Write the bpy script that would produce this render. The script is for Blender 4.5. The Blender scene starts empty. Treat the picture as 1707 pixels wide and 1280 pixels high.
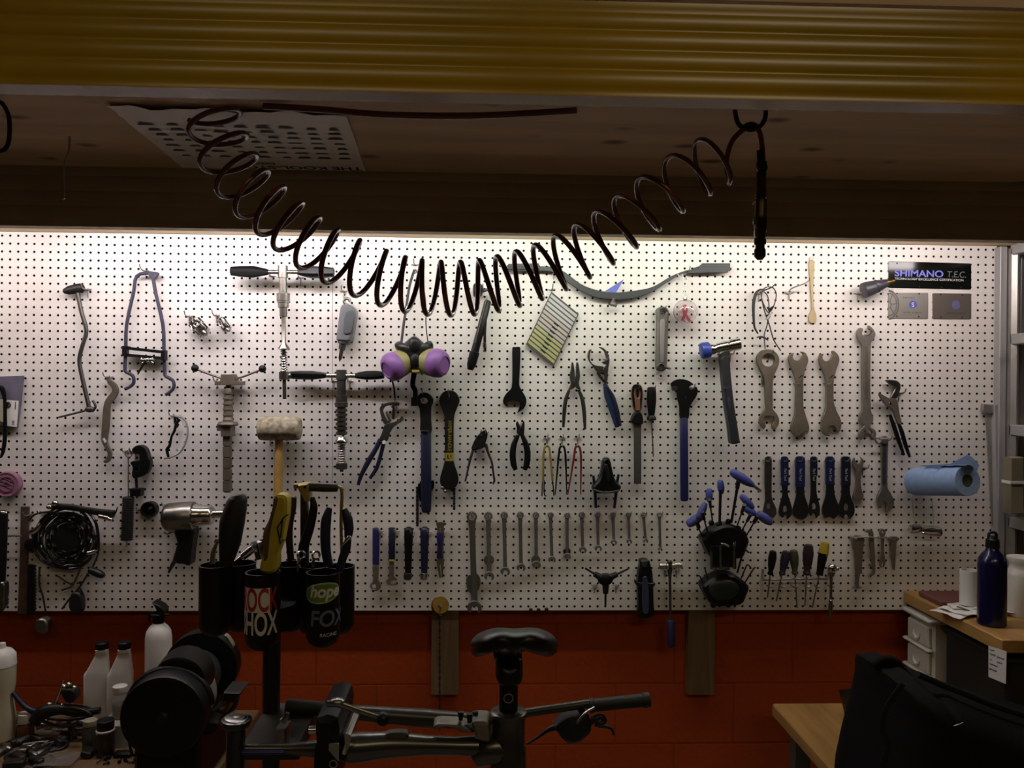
import bpy, bmesh, math, random
from mathutils import Vector, Matrix
from mathutils.geometry import tessellate_polygon
random.seed(7)
SC = bpy.context.scene
COL = SC.collection
PI = math.pi
# ------------------------------------------------------------------ camera
CAM_H = 1.85                       # eye height
F = 1350.0
YAW, PITCH, ROLL = .0349, -.0026, .0084
BX, BD, BZ = 1.549, 2.657, .456      # camera x (from the first hole column), distance to board, z below the top hole row
CAM = Vector((BX, -BD, CAM_H))
ROW0 = CAM_H + BZ                  # height of the top row of holes
_cy, _sy, _cp, _sp = math.cos(YAW), math.sin(YAW), math.cos(PITCH), math.sin(PITCH)
FWD = Vector((_sy*_cp, _cy*_cp, _sp)); _rt = Vector((_cy, -_sy, 0)); _up = _rt.cross(FWD)
RT = _rt*math.cos(ROLL) + _up*math.sin(ROLL); UP = -_rt*math.sin(ROLL) + _up*math.cos(ROLL)
cd = bpy.data.cameras.new('camera'); cam = bpy.data.objects.new('camera', cd); COL.objects.link(cam)
cd.sensor_fit = 'HORIZONTAL'; cd.sensor_width = 36; cd.lens = 36*F/1707; cd.clip_start = .02
cam.matrix_world = Matrix(((RT.x, UP.x, -FWD.x, CAM.x), (RT.y, UP.y, -FWD.y, CAM.y), (RT.z, UP.z, -FWD.z, CAM.z), (0, 0, 0, 1)))
SC.camera = cam

def ray(px, py):
    return FWD + RT*((px-853.5)/F) + UP*(-(py-640)/F)
def wp(px, py, d=0.0):             # point of the vertical plane d metres in front of the board
    r = ray(px, py); return CAM + r*((-d-CAM.y)/r.y)
def zp(px, py, z):                 # point of the horizontal plane at height z
    r = ray(px, py); return CAM + r*((z-CAM.z)/r.z)
def xp(px, py, x):
    r = ray(px, py); return CAM + r*((x-CAM.x)/r.x)
def mpp(d): return (BD-d)/F        # metres per photo pixel at offset d

RG = dict(A=(0,380,3.9698), B=(0,680,3.9698), C=(0,960,3.9698), D=(300,380,3.9698), E=(300,680,3.9698), F=(300,960,3.9698),
 G=(640,400,3.9698), H=(580,640,4.9235), I=(600,840,4.7417), J=(860,560,4.7417), K=(860,720,4.7417), L=(940,840,4.7417),
 M=(640,1010,3.9698), N=(1060,400,4.7417), O=(1380,380,4.9235), Q=(1220,560,5.334), R=(1100,740,4.7417), S=(1380,640,4.9235),
 T=(1240,840,4.7417), U=(1280,960,3.998), V=(860,1010,3.880), W=(0,0,1.985), X=(850,0,1.992), Y=(160,160,3.414), ZZ=(1040,160,4.414),
 ZA=(320,960,5.69), ZB=(0,600,4.269), ZC=(380,1130,4.064), ZD=(0,800,4.4167), ZE=(440,790,8.0), ZF=(0,1080,6.4), ZG=(1600,680,4.0),
 ZH=(1560,860,6.4), ZI=(1600,380,4.0), P=(0,0,1.0))

# ------------------------------------------------------------------ materials
def lin(c):
    def f(v):
        v /= 255.0
        return v/12.92 if v <= .04045 else ((v+.055)/1.055)**2.4
    return (f(c[0]), f(c[1]), f(c[2]), 1)
MATS = {}
def mat(name, rgb, rough=.5, metal=0.0, var=.0, vscale=30, bump=0.0, bscale=80, spec=.5, alpha=None, coat=0, trans=0, rgb2=None):
    if name in MATS: return MATS[name]
    m = bpy.data.materials.new(name); m.use_nodes = True; nt = m.node_tree; N = nt.nodes; Lk = nt.links
    b = N['Principled BSDF']; c = lin(rgb)
    b.inputs['Base Color'].default_value = c; b.inputs['Roughness'].default_value = rough; b.inputs['Metallic'].default_value = metal
    b.inputs['Specular IOR Level'].default_value = spec; b.inputs['Coat Weight'].default_value = coat
    b.inputs['Transmission Weight'].default_value = trans
    if alpha is not None: b.inputs['Alpha'].default_value = alpha
    if var or bump or rgb2:
        tc = N.new('ShaderNodeTexCoord')
    if var or rgb2:
        n = N.new('ShaderNodeTexNoise'); n.inputs['Scale'].default_value = vscale; n.inputs['Detail'].default_value = 4
        Lk.new(tc.outputs['Object'], n.inputs['Vector'])
        r = N.new('ShaderNodeValToRGB'); r.color_ramp.elements[0].position = .35; r.color_ramp.elements[1].position = .65
        c2 = lin(rgb2) if rgb2 else tuple(min(1, x*(1+var)) for x in c[:3])+(1,)
        c1 = c if rgb2 else tuple(x*(1-var) for x in c[:3])+(1,)
        r.color_ramp.elements[0].color = c1; r.color_ramp.elements[1].color = c2
        Lk.new(n.outputs['Fac'], r.inputs['Fac']); Lk.new(r.outputs['Color'], b.inputs['Base Color'])
    if bump:
        n2 = N.new('ShaderNodeTexNoise'); n2.inputs['Scale'].default_value = bscale; n2.inputs['Detail'].default_value = 3
        Lk.new(tc.outputs['Object'], n2.inputs['Vector'])
        bp = N.new('ShaderNodeBump'); bp.inputs['Strength'].default_value = bump; bp.inputs['Distance'].default_value = .002
        Lk.new(n2.outputs['Fac'], bp.inputs['Height']); Lk.new(bp.outputs['Normal'], b.inputs['Normal'])
    MATS[name] = m; return m
steel = mat('satin steel', (142,138,132), .32, 1.0, .12, 60)
satin = mat('matte chrome steel', (112,108,102), .40, .5, .1, 50)
chrome = mat('chrome', (205,203,198), .16, 1.0)
dsteel = mat('dark steel', (92,88,84), .42, .85, .15, 50)
brown_steel = mat('oxidised grey steel', (118,108,96), .5, .6, .12, 40)
alu = mat('brushed aluminium', (176,172,168), .4, .8, .06, 30)
zinc = mat('zinc wire', (165,160,155), .35, .9)
black = mat('black plastic', (13,13,14), .42, spec=.3)
rubber = mat('black rubber', (14,14,14), .62, bump=.15)
blackmetal = mat('black oxide steel', (28,27,26), .42, .3, .2, 60)
blue = mat('blue vinyl grip', (30,32,78), .42)
navy = mat('navy vinyl grip', (22,25,52), .45)
purpleblue = mat('worn violet paint', (58,55,74), .5, .2, .2, 40)
wood_y = mat('pale wood handle', (172,136,74), .55, 0, .18, 25)
brass = mat('brass', (128,98,44), .38, .9, .1, 40)
yellow = mat('yellow plastic', (166,144,34), .45, 0, .08, 30)
ygreen = mat('yellow green plastic', (150,150,40), .4)
red = mat('red vinyl', (120,28,26), .5)
white = mat('white plastic', (205,200,194), .45, 0, .05, 20)
paper = mat('white paper', (215,212,208), .8)
greyp = mat('grey plastic', (112,112,114), .5)
ink = mat('black ink', (18,18,20), .6)

# ------------------------------------------------------------------ mesh builder
def cr(pts, closed=True, n=4):     # smooth a 2-D/3-D control polygon; a trailing 's' in a tuple marks a sharp corner
    P_ = []; sh = []
    for p in pts:
        if isinstance(p, Vector): P_.append(p); sh.append(False)
        elif p[-1] == 's': P_.append(Vector(p[:-1])); sh.append(True)
        else: P_.append(Vector(p)); sh.append(False)
    if n <= 1: return P_
    L = len(P_); out = []
    for i in range(L if closed else L-1):
        a, b = P_[i], P_[(i+1) % L]
        pa = P_[i-1] if (closed or i > 0) else a
        pb = P_[(i+2) % L] if (closed or i+2 < L) else b
        m0 = (b-pa)*.5; m1 = (pb-a)*.5; ln = (b-a).length
        if m0.length > ln: m0 = m0*(ln/m0.length)
        if m1.length > ln: m1 = m1*(ln/m1.length)
        if sh[i]: m0 = (b-a)*.6
        if sh[(i+1) % L]: m1 = (b-a)*.6
        for k in range(n):
            t = k/n; t2 = t*t; t3 = t2*t
            out.append(a*(2*t3-3*t2+1) + m0*(t3-2*t2+t) + b*(-2*t3+3*t2) + m1*(t3-t2))
    if not closed: out.append(P_[-1])
    return out

class MB:
    def __init__(s, region='P'):
        s.v = []; s.f = []; s.set(region)
    def set(s, region):
        s.ox, s.oy, s.k = RG[region]; return s
    def px(s, p): return (s.ox+p[0]/s.k, s.oy+p[1]/s.k)
    def w(s, p, d): q = s.px(p); return wp(q[0], q[1], d)
    def m(s, r, d): return r/s.k*mpp(d)
    def add(s, vs, fs):
        o = len(s.v); s.v += [Vector(x) for x in vs]; s.f += [tuple(i+o for i in f) for f in fs]
    # flat plate cut to an outline, between offsets d0 < d1 from the board
    def flat(s, pts, d0, d1, bev=.0008, holes=(), n=3, nh=3):
        dm = (d0+d1)/2
        loops = [cr([p if p[-1] != 's' else p for p in pts], True, n)] + [cr(h, True, nh) for h in holes]
        s.plate([[s.w(p, dm) for p in l] for l in loops], d0, d1, bev)
    def plate(s, loops, d0, d1, bev=.0008):
        L2 = []
        for li, l in enumerate(loops):
            q = [Vector((p.x, p.z)) for p in l]
            ar = sum(q[i].x*q[(i+1) % len(q)].y - q[(i+1) % len(q)].x*q[i].y for i in range(len(q)))
            if (ar < 0) == (li == 0): q.reverse()
            L2.append(q)
        ins = []
        for q in L2:
            r = []
            for i in range(len(q)):
                e0 = (q[i]-q[i-1]); e1 = (q[(i+1) % len(q)]-q[i])
                nn = Vector((-e0.y, e0.x)).normalized() + Vector((-e1.y, e1.x)).normalized()
                if nn.length > 1e-6: nn.normalize()
                r.append(q[i]+nn*bev)
            ins.append(r)
        flat3 = [[Vector((p.x, p.y, 0)) for p in r] for r in ins]
        tri = tessellate_polygon(flat3)
        nv = sum(len(q) for q in L2)
        vs = []
        for dd, src in ((-d1, ins), (-d1+bev, L2), (-d0, L2)):
            for q in src:
                for p in q: vs.append((p.x, dd, p.y))
        fs = [tuple(t) for t in tri] + [tuple(2*nv+i for i in reversed(t)) for t in tri]
        o = 0
        for q in L2:
            k = len(q)
            for i in range(k):
                a, b = o+i, o+(i+1) % k
                fs.append((a, b, nv+b, nv+a)); fs.append((nv+a, nv+b, 2*nv+b, 2*nv+a))
            o += k
        s.add(vs, fs)
    def box(s, a, b, d0, d1, bev=.001):
        x0, x1 = sorted((a[0], b[0])); y0, y1 = sorted((a[1], b[1]))
        s.flat([(x0,y0),(x1,y0),(x1,y1),(x0,y1)], d0, d1, bev, n=1)
    # tube through world points with radii
    def tubew(s, P_, rad, seg=10, closed=False, cap=True, flut=None, flat=1.0, upv=None):
        n = len(P_); R_ = rad if isinstance(rad, (list, tuple)) else [rad]*n
        T_ = []
        for i in range(n):
            if closed: t = P_[(i+1) % n]-P_[i-1]
            else:
                t = P_[min(i+1, n-1)]-P_[max(i-1, 0)]
            if t.length < 1e-9: t = P_[-1]-P_[0]
            T_.append(t.normalized())
        u = upv or Vector((0, 1, 0))
        if abs(u.dot(T_[0])) > .95: u = Vector((1, 0, 0))
        u = (u - T_[0]*u.dot(T_[0])).normalized()
        vs = []; fs = []
        for i in range(n):
            u = u - T_[i]*u.dot(T_[i])
            if u.length < 1e-6: u = T_[i].orthogonal()
            u.normalize(); w = T_[i].cross(u)
            for k in range(seg):
                a = 2*PI*k/seg; rr = R_[i]
                if flut: rr *= 1+flut[1]*(1 if (k*flut[0]*2//seg) % 2 else -1)
                vs.append(P_[i] + u*(math.cos(a)*rr*flat) + w*(math.sin(a)*rr))
        for i in range(n if closed else n-1):
            j = (i+1) % n
            for k in range(seg):
                k2 = (k+1) % seg
                fs.append((i*seg+k, i*seg+k2, j*seg+k2, j*seg+k))
        if cap and not closed:
            fs.append(tuple(reversed(range(seg)))); fs.append(tuple((n-1)*seg+k for k in range(seg)))
        s.add(vs, fs)
    def rod(s, pts, d, r, seg=10, n=4, closed=False, flat=1.0, flut=None):
        ds = d if isinstance(d, (list, tuple)) else [d]*len(pts)
        rs = r if isinstance(r, (list, tuple)) else [r]*len(pts)
        W_ = [s.w(p, dd) for p, dd in zip(pts, ds)]
        RR = [s.m(a, dd) for a, dd in zip(rs, ds)]
        if n > 1 and len(pts) > 2:
            q = cr(W_, closed, n); L = len(W_); r2 = []
            for i in range(len(q)):
                t = i/n; a = int(t) % L; b = (a+1) % L if closed else min(a+1, L-1)
                r2.append(RR[a]+(RR[b]-RR[a])*(t-int(t)))
            W_, RR = q, r2
        s.tubew(W_, RR, seg, closed, flat=flat, flut=flut)
    # lathe: axis from p toward q; prof = [(distance along the axis in picture units, radius)]
    def ax(s, p, q, d, prof, seg=20, flut=None, dq=None, flat=1.0):
        dq = d if dq is None else dq
        a = s.w(p, d); b = s.w(q, dq); L = math.hypot(q[0]-p[0], q[1]-p[1])
        pts = [a+(b-a)*(t/L) for t, r in prof]; rr = [s.m(max(r, .05), d) for t, r in prof]
        s.axw(pts, rr, (b-a).normalized(), seg, flut, flat)
    def axw(s, pts, rr, t, seg=20, flut=None, flat=1.0):
        u = Vector((0, 1, 0))
        if abs(u.dot(t)) > .9: u = Vector((1, 0, 0))
        u = (u-t*u.dot(t)).normalized(); w = t.cross(u); vs = []; fs = []
        for p, r in zip(pts, rr):
            for k in range(seg):
                a = 2*PI*k/seg; r2 = r
                if flut: r2 = r*(1+flut[1]*(1 if (k*flut[0]*2//seg) % 2 else -1))
                vs.append(p+u*(math.cos(a)*r2*flat)+w*(math.sin(a)*r2))
        n = len(pts)
        for i in range(n-1):
            for k in range(seg):
                k2 = (k+1) % seg; fs.append((i*seg+k, i*seg+k2, (i+1)*seg+k2, (i+1)*seg+k))
        fs.append(tuple(reversed(range(seg)))); fs.append(tuple((n-1)*seg+k for k in range(seg)))
        s.add(vs, fs)
    def ylathe(s, c, prof, seg=28, flut=None):      # axis square to the board; prof = [(offset d, radius)]
        p = s.w(c, prof[-1][0]); pts = [Vector((p.x, -dd, p.z)) for dd, r in prof]
        s.axw(pts, [s.m(max(r, .05), prof[-1][0]) for dd, r in prof], Vector((0, -1, 0)), seg, flut)
    def vlathe(s, base, prof, seg=28):              # world: vertical axis; prof = [(height, radius)] metres
        s.axw([base+Vector((0, 0, h)) for h, r in prof], [max(r, 1e-4) for h, r in prof], Vector((0, 0, 1)), seg)
    def spring(s, p, q, d, R_, r, turns, seg=6):
        a = s.w(p, d); b = s.w(q, d); t = (b-a).normalized(); u = Vector((0, 1, 0)); w = t.cross(u)
        R2 = s.m(R_, d); n = int(turns*12)
        s.tubew([a+(b-a)*(i/n)+(u*math.cos(2*PI*i/12)+w*math.sin(2*PI*i/12))*R2 for i in range(n+1)], s.m(r, d), seg)
    def ball(s, c, d, r, sx=1, sy=1, sz=1, seg=16):
        s.ballw(s.w(c, d), s.m(r, d), sx, sy, sz, seg)
    def ballw(s, c, r, sx=1, sy=1, sz=1, seg=16, rot=None):
        vs = []; fs = []; rg = seg//2
        for i in range(rg+1):
            th = PI*i/rg
            for k in range(seg):
                a = 2*PI*k/seg
                v = Vector((math.sin(th)*math.cos(a)*r*sx, math.sin(th)*math.sin(a)*r*sy, math.cos(th)*r*sz))
                if rot: v = rot @ v
                vs.append(c+v)
        for i in range(rg):
            for k in range(seg):
                k2 = (k+1) % seg
                fs.append((i*seg+k, (i+1)*seg+k, (i+1)*seg+k2, i*seg+k2))
        s.add(vs, fs)
    def ring(s, c, d, R_, r, seg=24, tilt=0, sx=1.0):   # torus parallel to the board, optionally turned about z
        p = s.w(c, d); R2 = s.m(R_, d)
        pts = [p+Vector((math.cos(2*PI*i/seg)*R2*math.cos(tilt)*sx, math.cos(2*PI*i/seg)*R2*math.sin(tilt), math.sin(2*PI*i/seg)*R2)) for i in range(seg)]
        s.tubew(pts, s.m(r, d), 8, closed=True)
    def boxw(s, c, size, rot=None, bev=0.0):         # world box, bevelled by cutting corners in each profile
        hx, hy, hz = size[0]/2, size[1]/2, size[2]/2; b = min(bev, hx*.9, hy*.9, hz*.9)
        vs = []
        if b <= 0:
            vs = [Vector((x, y, z)) for z in (-hz, hz) for x, y in ((-hx,-hy),(hx,-hy),(hx,hy),(-hx,hy))]
            fs = [(3,2,1,0),(4,5,6,7),(0,1,5,4),(1,2,6,5),(2,3,7,6),(3,0,4,7)]
        else:
            for z, o in ((-hz, b), (-hz+b, 0), (hz-b, 0), (hz, b)):
                X, Y = hx-o, hy-o; c2 = b if o == 0 else b*.3
                for x, y in ((-X+c2,-Y),(X-c2,-Y),(X,-Y+c2),(X,Y-c2),(X-c2,Y),(-X+c2,Y),(-X,Y-c2),(-X,-Y+c2)): vs.append(Vector((x, y, z)))
            fs = [tuple(reversed(range(8))), tuple(24+i for i in range(8))]
            for i in range(3):
                for k in range(8): fs.append((i*8+k, i*8+(k+1) % 8, i*8+8+(k+1) % 8, i*8+8+k))
        s.add([(rot @ v if rot else v)+c for v in vs], fs)
    def loft(s, secs, seg=28, pw=4.0, rot=0.0):      # stacked rounded rectangles: (centre, half width x, half depth y)
        vs = []; fs = []; n = len(secs); cr_, sr_ = math.cos(rot), math.sin(rot)
        for c, hx, hy in secs:
            for k in range(seg):
                a = 2*PI*k/seg; ca, sa = math.cos(a), math.sin(a)
                x = math.copysign(abs(ca)**(2/pw), ca)*hx; y = math.copysign(abs(sa)**(2/pw), sa)*hy
                vs.append(c+Vector((x*cr_-y*sr_, x*sr_+y*cr_, 0)))
        for i in range(n-1):
            for k in range(seg):
                k2 = (k+1) % seg; fs.append((i*seg+k, i*seg+k2, (i+1)*seg+k2, (i+1)*seg+k))
        fs.append(tuple(reversed(range(seg)))); fs.append(tuple((n-1)*seg+k for k in range(seg)))
        s.add(vs, fs)
    def pillow(s, pts, d, th, n=3, rings=6, pw=1.0):    # puffed shape inside an outline
        l = [s.w(p, d) for p in cr(pts, True, n)]
        c = sum(l, Vector())/len(l); k = len(l); vs = []; fs = []
        R_ = []
        for sg in (1, -1):
            for i in range(rings):
                a = (PI/2)*i/rings
                if sg == -1 and i == 0: continue
                R_.append((sg*math.sin(a)**pw*th/2, math.cos(a)**.6))
        R_.sort(key=lambda x: x[0])
        for off, sc in R_:
            for p in l: vs.append(Vector((c.x+(p.x-c.x)*sc, -d+off, c.z+(p.z-c.z)*sc)))
        for i in range(len(R_)-1):
            for q in range(k):
                q2 = (q+1) % k; fs.append((i*k+q, i*k+q2, (i+1)*k+q2, (i+1)*k+q))
        vs.append(Vector((c.x, -d-th/2, c.z))); vs.append(Vector((c.x, -d+th/2, c.z)))
        a0 = len(R_)*k
        for q in range(k):
            q2 = (q+1) % k
            fs.append((a0, q2, q)); fs.append((a0+1, (len(R_)-1)*k+q, (len(R_)-1)*k+q2))
        s.add(vs, fs)
    def text(s, body, origin, xdir, zdir, size, depth=.0006, align='LEFT', shear=0, sx=1.0, wrap=None, bold=0):
        cu = bpy.data.curves.new('lettering', 'FONT'); cu.body = body; cu.size = size; cu.align_x = align; cu.shear = shear; cu.offset = bold*size
        cu.extrude = depth/2
        o = bpy.data.objects.new('lettering', cu); COL.objects.link(o)
        me = o.evaluated_get(bpy.context.evaluated_depsgraph_get()).to_mesh()
        if wrap:                                  # cut into narrow strips so it can follow the curve
            bm = bmesh.new(); bm.from_mesh(me); xs = [v.co.x for v in bm.verts]; st = wrap[1]*.10/sx; x = min(xs)+st
            while x < max(xs):
                bmesh.ops.bisect_plane(bm, geom=bm.verts[:]+bm.edges[:]+bm.faces[:], plane_co=(x, 0, 0), plane_no=(1, 0, 0)); x += st
            bm.to_mesh(me); bm.free()
        nrm = xdir.cross(zdir)
        vs = []
        for v in me.vertices:
            x, y, zz = v.co.x*sx, v.co.y, v.co.z
            if wrap:                              # (centre, radius, angle of x=0): around a vertical cylinder
                c, R_, a0 = wrap; a = a0+x/R_
                vs.append(c+Vector((math.sin(a)*(R_+zz), -math.cos(a)*(R_+zz), y)))
            else: vs.append(origin+xdir*x+zdir*y+nrm*zz)
        s.add(vs, [tuple(p.vertices) for p in me.polygons])
        o.to_mesh_clear(); bpy.data.objects.remove(o); bpy.data.curves.remove(cu)
    def mesh(s, name, origin, ang=40, smooth=True):
        me = bpy.data.meshes.new(name)
        me.from_pydata([v-origin for v in s.v], [], [f for f in s.f])
        me.validate()
        bm = bmesh.new(); bm.from_mesh(me); bmesh.ops.recalc_face_normals(bm, faces=bm.faces); bm.to_mesh(me); bm.free()
        if smooth:
            me.shade_smooth(); me.set_sharp_from_angle(angle=math.radians(ang))
        return me

def mkobj(name, mb, m, origin, parent=None, ang=40):
    me = mb.mesh(name, origin, ang); me.materials.append(m)
    o = bpy.data.objects.new(name, me); COL.objects.link(o)
    o.location = origin if parent is None else (0, 0, 0)
    if parent: o.parent = parent
    return o
ALL = []
class Thing:
    def __init__(s, name, label, cat, group=None):
        s.name, s.label, s.cat, s.group = name, label, cat, group; s.parts = []; ALL.append(s)
    def part(s, name, mb, m, label=None, of=None, ang=40, flip=False):
        e = dict(name=name, mb=mb, m=m, label=label, of=of, ang=ang, flip=flip); s.parts.append(e); return e
    def done(s):
        vs = [v for e in s.parts for v in e['mb'].v]
        lo = [min(v[i] for v in vs) for i in range(3)]; hi = [max(v[i] for v in vs) for i in range(3)]
        org = Vector(((lo[0]+hi[0])/2, (lo[1]+hi[1])/2, lo[2]))
        if len(s.parts) == 1:
            e = s.parts[0]; root = mkobj(s.name, e['mb'], e['m'], org, None, e['ang'])
        else:
            root = bpy.data.objects.new(s.name, None); COL.objects.link(root); root.location = org; root.empty_display_size = .02
            for e in s.parts:
                par = e['of']['o'] if e['of'] else root
                e['o'] = mkobj(e['name'], e['mb'], e['m'], org, par, e['ang'])
                if e['flip']: e['o'].data.flip_normals()
                if e['label']: e['o']['label'] = e['label']
        root['label'] = s.label; root['category'] = s.cat
        if s.group: root['group'] = s.group
        s.root = root; return root
def struct(name, mb, m, ang=40):
    o = mkobj(name, mb, m, Vector((0, 0, 0)), None, ang); o['kind'] = 'structure'; return o
TUBES = [(-.28, 28, (1,.9,.88), 1.0), (.78, 45, (1,.93,.98), 1.0), (1.84, 30, (.95,1,.90), 1.0), (2.78, 34, (1,.9,.88), .80)]
ROOMLAMPS = [(.9, -3.6, 7, 1.2), (2.7, -3.6, 14, 1.2)]
AMB = .008
# ------------------------------------------------------------------ setting
WALL_D = -.047                     # painted block wall, this far behind the board face
def node_wall():
    m = bpy.data.materials.new('orange painted block'); m.use_nodes = True; N = m.node_tree.nodes; Lk = m.node_tree.links
    b = N['Principled BSDF']; b.inputs['Roughness'].default_value = .75; b.inputs['Specular IOR Level'].default_value = .15
    tc = N.new('ShaderNodeTexCoord'); mp = N.new('ShaderNodeMapping'); mp.inputs['Rotation'].default_value = (PI/2, 0, 0); mp.inputs['Location'].default_value = (0, -.582, 0)
    Lk.new(tc.outputs['Object'], mp.inputs['Vector'])
    br = N.new('ShaderNodeTexBrick'); br.inputs['Scale'].default_value = 1; br.inputs['Brick Width'].default_value = .4; br.inputs['Row Height'].default_value = .203
    br.inputs['Mortar Size'].default_value = .005; br.inputs['Mortar Smooth'].default_value = .9
    br.inputs['Color1'].default_value = lin((166,68,24)); br.inputs['Color2'].default_value = lin((161,66,24)); br.inputs['Mortar'].default_value = lin((148,58,22))
    Lk.new(mp.outputs['Vector'], br.inputs['Vector'])
    nz = N.new('ShaderNodeTexNoise'); nz.inputs['Scale'].default_value = 60; nz.inputs['Detail'].default_value = 6; Lk.new(tc.outputs['Object'], nz.inputs['Vector'])
    mx = N.new('ShaderNodeMixRGB'); mx.blend_type = 'MULTIPLY'; mx.inputs['Fac'].default_value = .25
    Lk.new(br.outputs['Color'], mx.inputs['Color1']); Lk.new(nz.outputs['Fac'], mx.inputs['Color2']); Lk.new(mx.outputs['Color'], b.inputs['Base Color'])
    ad = N.new('ShaderNodeMath'); ad.operation = 'MULTIPLY_ADD'; ad.inputs[1].default_value = -.7
    Lk.new(br.outputs['Fac'], ad.inputs[0]); Lk.new(nz.outputs['Fac'], ad.inputs[2])
    bp = N.new('ShaderNodeBump'); bp.inputs['Strength'].default_value = .4; bp.inputs['Distance'].default_value = .003
    Lk.new(ad.outputs[0], bp.inputs['Height']); Lk.new(bp.outputs['Normal'], b.inputs['Normal'])
    return m
def wood_mat(name, c1, c2, axis, scale, stretch=12, rough=.5, knots=None):
    m = bpy.data.materials.new(name); m.use_nodes = True; N = m.node_tree.nodes; Lk = m.node_tree.links
    b = N['Principled BSDF']; b.inputs['Roughness'].default_value = rough
    tc = N.new('ShaderNodeTexCoord'); mp = N.new('ShaderNodeMapping'); sc = [scale]*3; sc[axis] = scale/stretch; mp.inputs['Scale'].default_value = sc
    Lk.new(tc.outputs['Object'], mp.inputs['Vector'])
    n = N.new('ShaderNodeTexNoise'); n.inputs['Scale'].default_value = 1; n.inputs['Detail'].default_value = 5; n.inputs['Distortion'].default_value = .6; Lk.new(mp.outputs['Vector'], n.inputs['Vector'])
    r = N.new('ShaderNodeValToRGB'); r.color_ramp.elements[0].position = .3; r.color_ramp.elements[1].position = .7
    r.color_ramp.elements[0].color = lin(c1); r.color_ramp.elements[1].color = lin(c2); Lk.new(n.outputs['Fac'], r.inputs['Fac']); out = r.outputs['Color']
    if knots:
        mp2 = N.new('ShaderNodeMapping'); mp2.inputs['Scale'].default_value = (5.5, 9, 1); Lk.new(tc.outputs['Object'], mp2.inputs['Vector'])
        v = N.new('ShaderNodeTexVoronoi'); v.inputs['Scale'].default_value = 1; Lk.new(mp2.outputs['Vector'], v.inputs['Vector'])
        kr = N.new('ShaderNodeValToRGB'); kr.color_ramp.elements[0].position = .09; kr.color_ramp.elements[1].position = .2
        kr.color_ramp.elements[0].color = lin(knots); kr.color_ramp.elements[1].color = (1,1,1,1); Lk.new(v.outputs['Distance'], kr.inputs['Fac'])
        mx = N.new('ShaderNodeMixRGB'); mx.blend_type = 'MULTIPLY'; mx.inputs['Fac'].default_value = .8
        Lk.new(out, mx.inputs['Color1']); Lk.new(kr.outputs['Color'], mx.inputs['Color2']); out = mx.outputs['Color']
    Lk.new(out, b.inputs['Base Color']); return m
plywood = wood_mat('plywood', (186,156,122), (214,184,148), 0, 14, 10, .7, (120,90,70))
benchwood = wood_mat('bench wood', (84,66,46), (124,98,66), 1, 30, 14, .5)
tablewood = wood_mat('butcher block', (146,108,58), (180,140,82), 1, 26, 14, .45)
lumber = wood_mat('rough lumber', (84,62,38), (116,88,56), 2, 40, 14, .75)
orange = node_wall()
b = MB(); b.boxw(Vector((1.5, -WALL_D+.1, 1.6)), (12, .2, 3.4)); struct('wall_back', b, orange)
b = MB(); b.boxw(Vector((1.5, -2.5, -.05)), (12, 7, .1)); struct('floor', b, mat('concrete', (140,134,126), .7, 0, .15, 8))
b = MB(); b.boxw(Vector((1.5, -2.5, 3.35)), (12, 7, .1)); struct('ceiling', b, mat('ceiling board', (120,116,110), .9))

# pegboard: a real drilled sheet, 1 inch grid
I_ = .0254
def pegboard():
    b = MB(); c0, c1 = -10, 128; rows = 48; seam = 41.5; hr = .0041
    oct_ = [(math.cos(2*PI*(k+.5)/8)*hr, math.sin(2*PI*(k+.5)/8)*hr) for k in range(8)]
    vs = []; fs = []; T_ = .0055
    def V(x, y, z): vs.append(Vector((x, y, z))); return len(vs)-1
    grid = {}
    nx = c1-c0+1
    def gx(i): return (c0+i-.5)*I_ if i else (c0-.5)*I_
    def G(i, j):
        if (i, j) not in grid: grid[(i, j)] = V((c0-.5+i)*I_ + (.001 if 0 else 0), 0, ROW0+(.5-j)*I_)
        return grid[(i, j)]
    for i in range(nx):
        for j in range(rows):
            cx, cz = (c0+i)*I_, ROW0-j*I_
            bl, br_, tr, tl = G(i, j+1), G(i+1, j+1), G(i+1, j), G(i, j)
            f = [V(cx+x, 0, cz+z) for x, z in oct_]; k = [V(cx+x, T_, cz+z) for x, z in oct_]
            # oct_ 0..7 from +x, going up and round
            fs += [(tr, tl, f[2], f[1], f[0]), (tl, bl, f[4], f[3], f[2]), (bl, br_, f[6], f[5], f[4]), (br_, tr, f[0], f[7], f[6])]
            for q in range(8): fs.append((f[q], f[(q+1) % 8], k[(q+1) % 8], k[q]))
    b.add(vs, fs)
    x0, x1, z0, z1 = (c0-.5)*I_, (c1+.5)*I_, ROW0-47.5*I_, ROW0+.5*I_
    b.add([(x0,0,z0),(x1,0,z0),(x1,0,z1),(x0,0,z1),(x0,T_,z0),(x1,T_,z0),(x1,T_,z1),(x0,T_,z1)], [(0,1,5,4),(1,2,6,5),(2,3,7,6),(3,0,4,7)])
    return b, x0, x1, z0, z1
pb, PX0, PX1, PZ0, PZ1 = pegboard()
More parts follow.
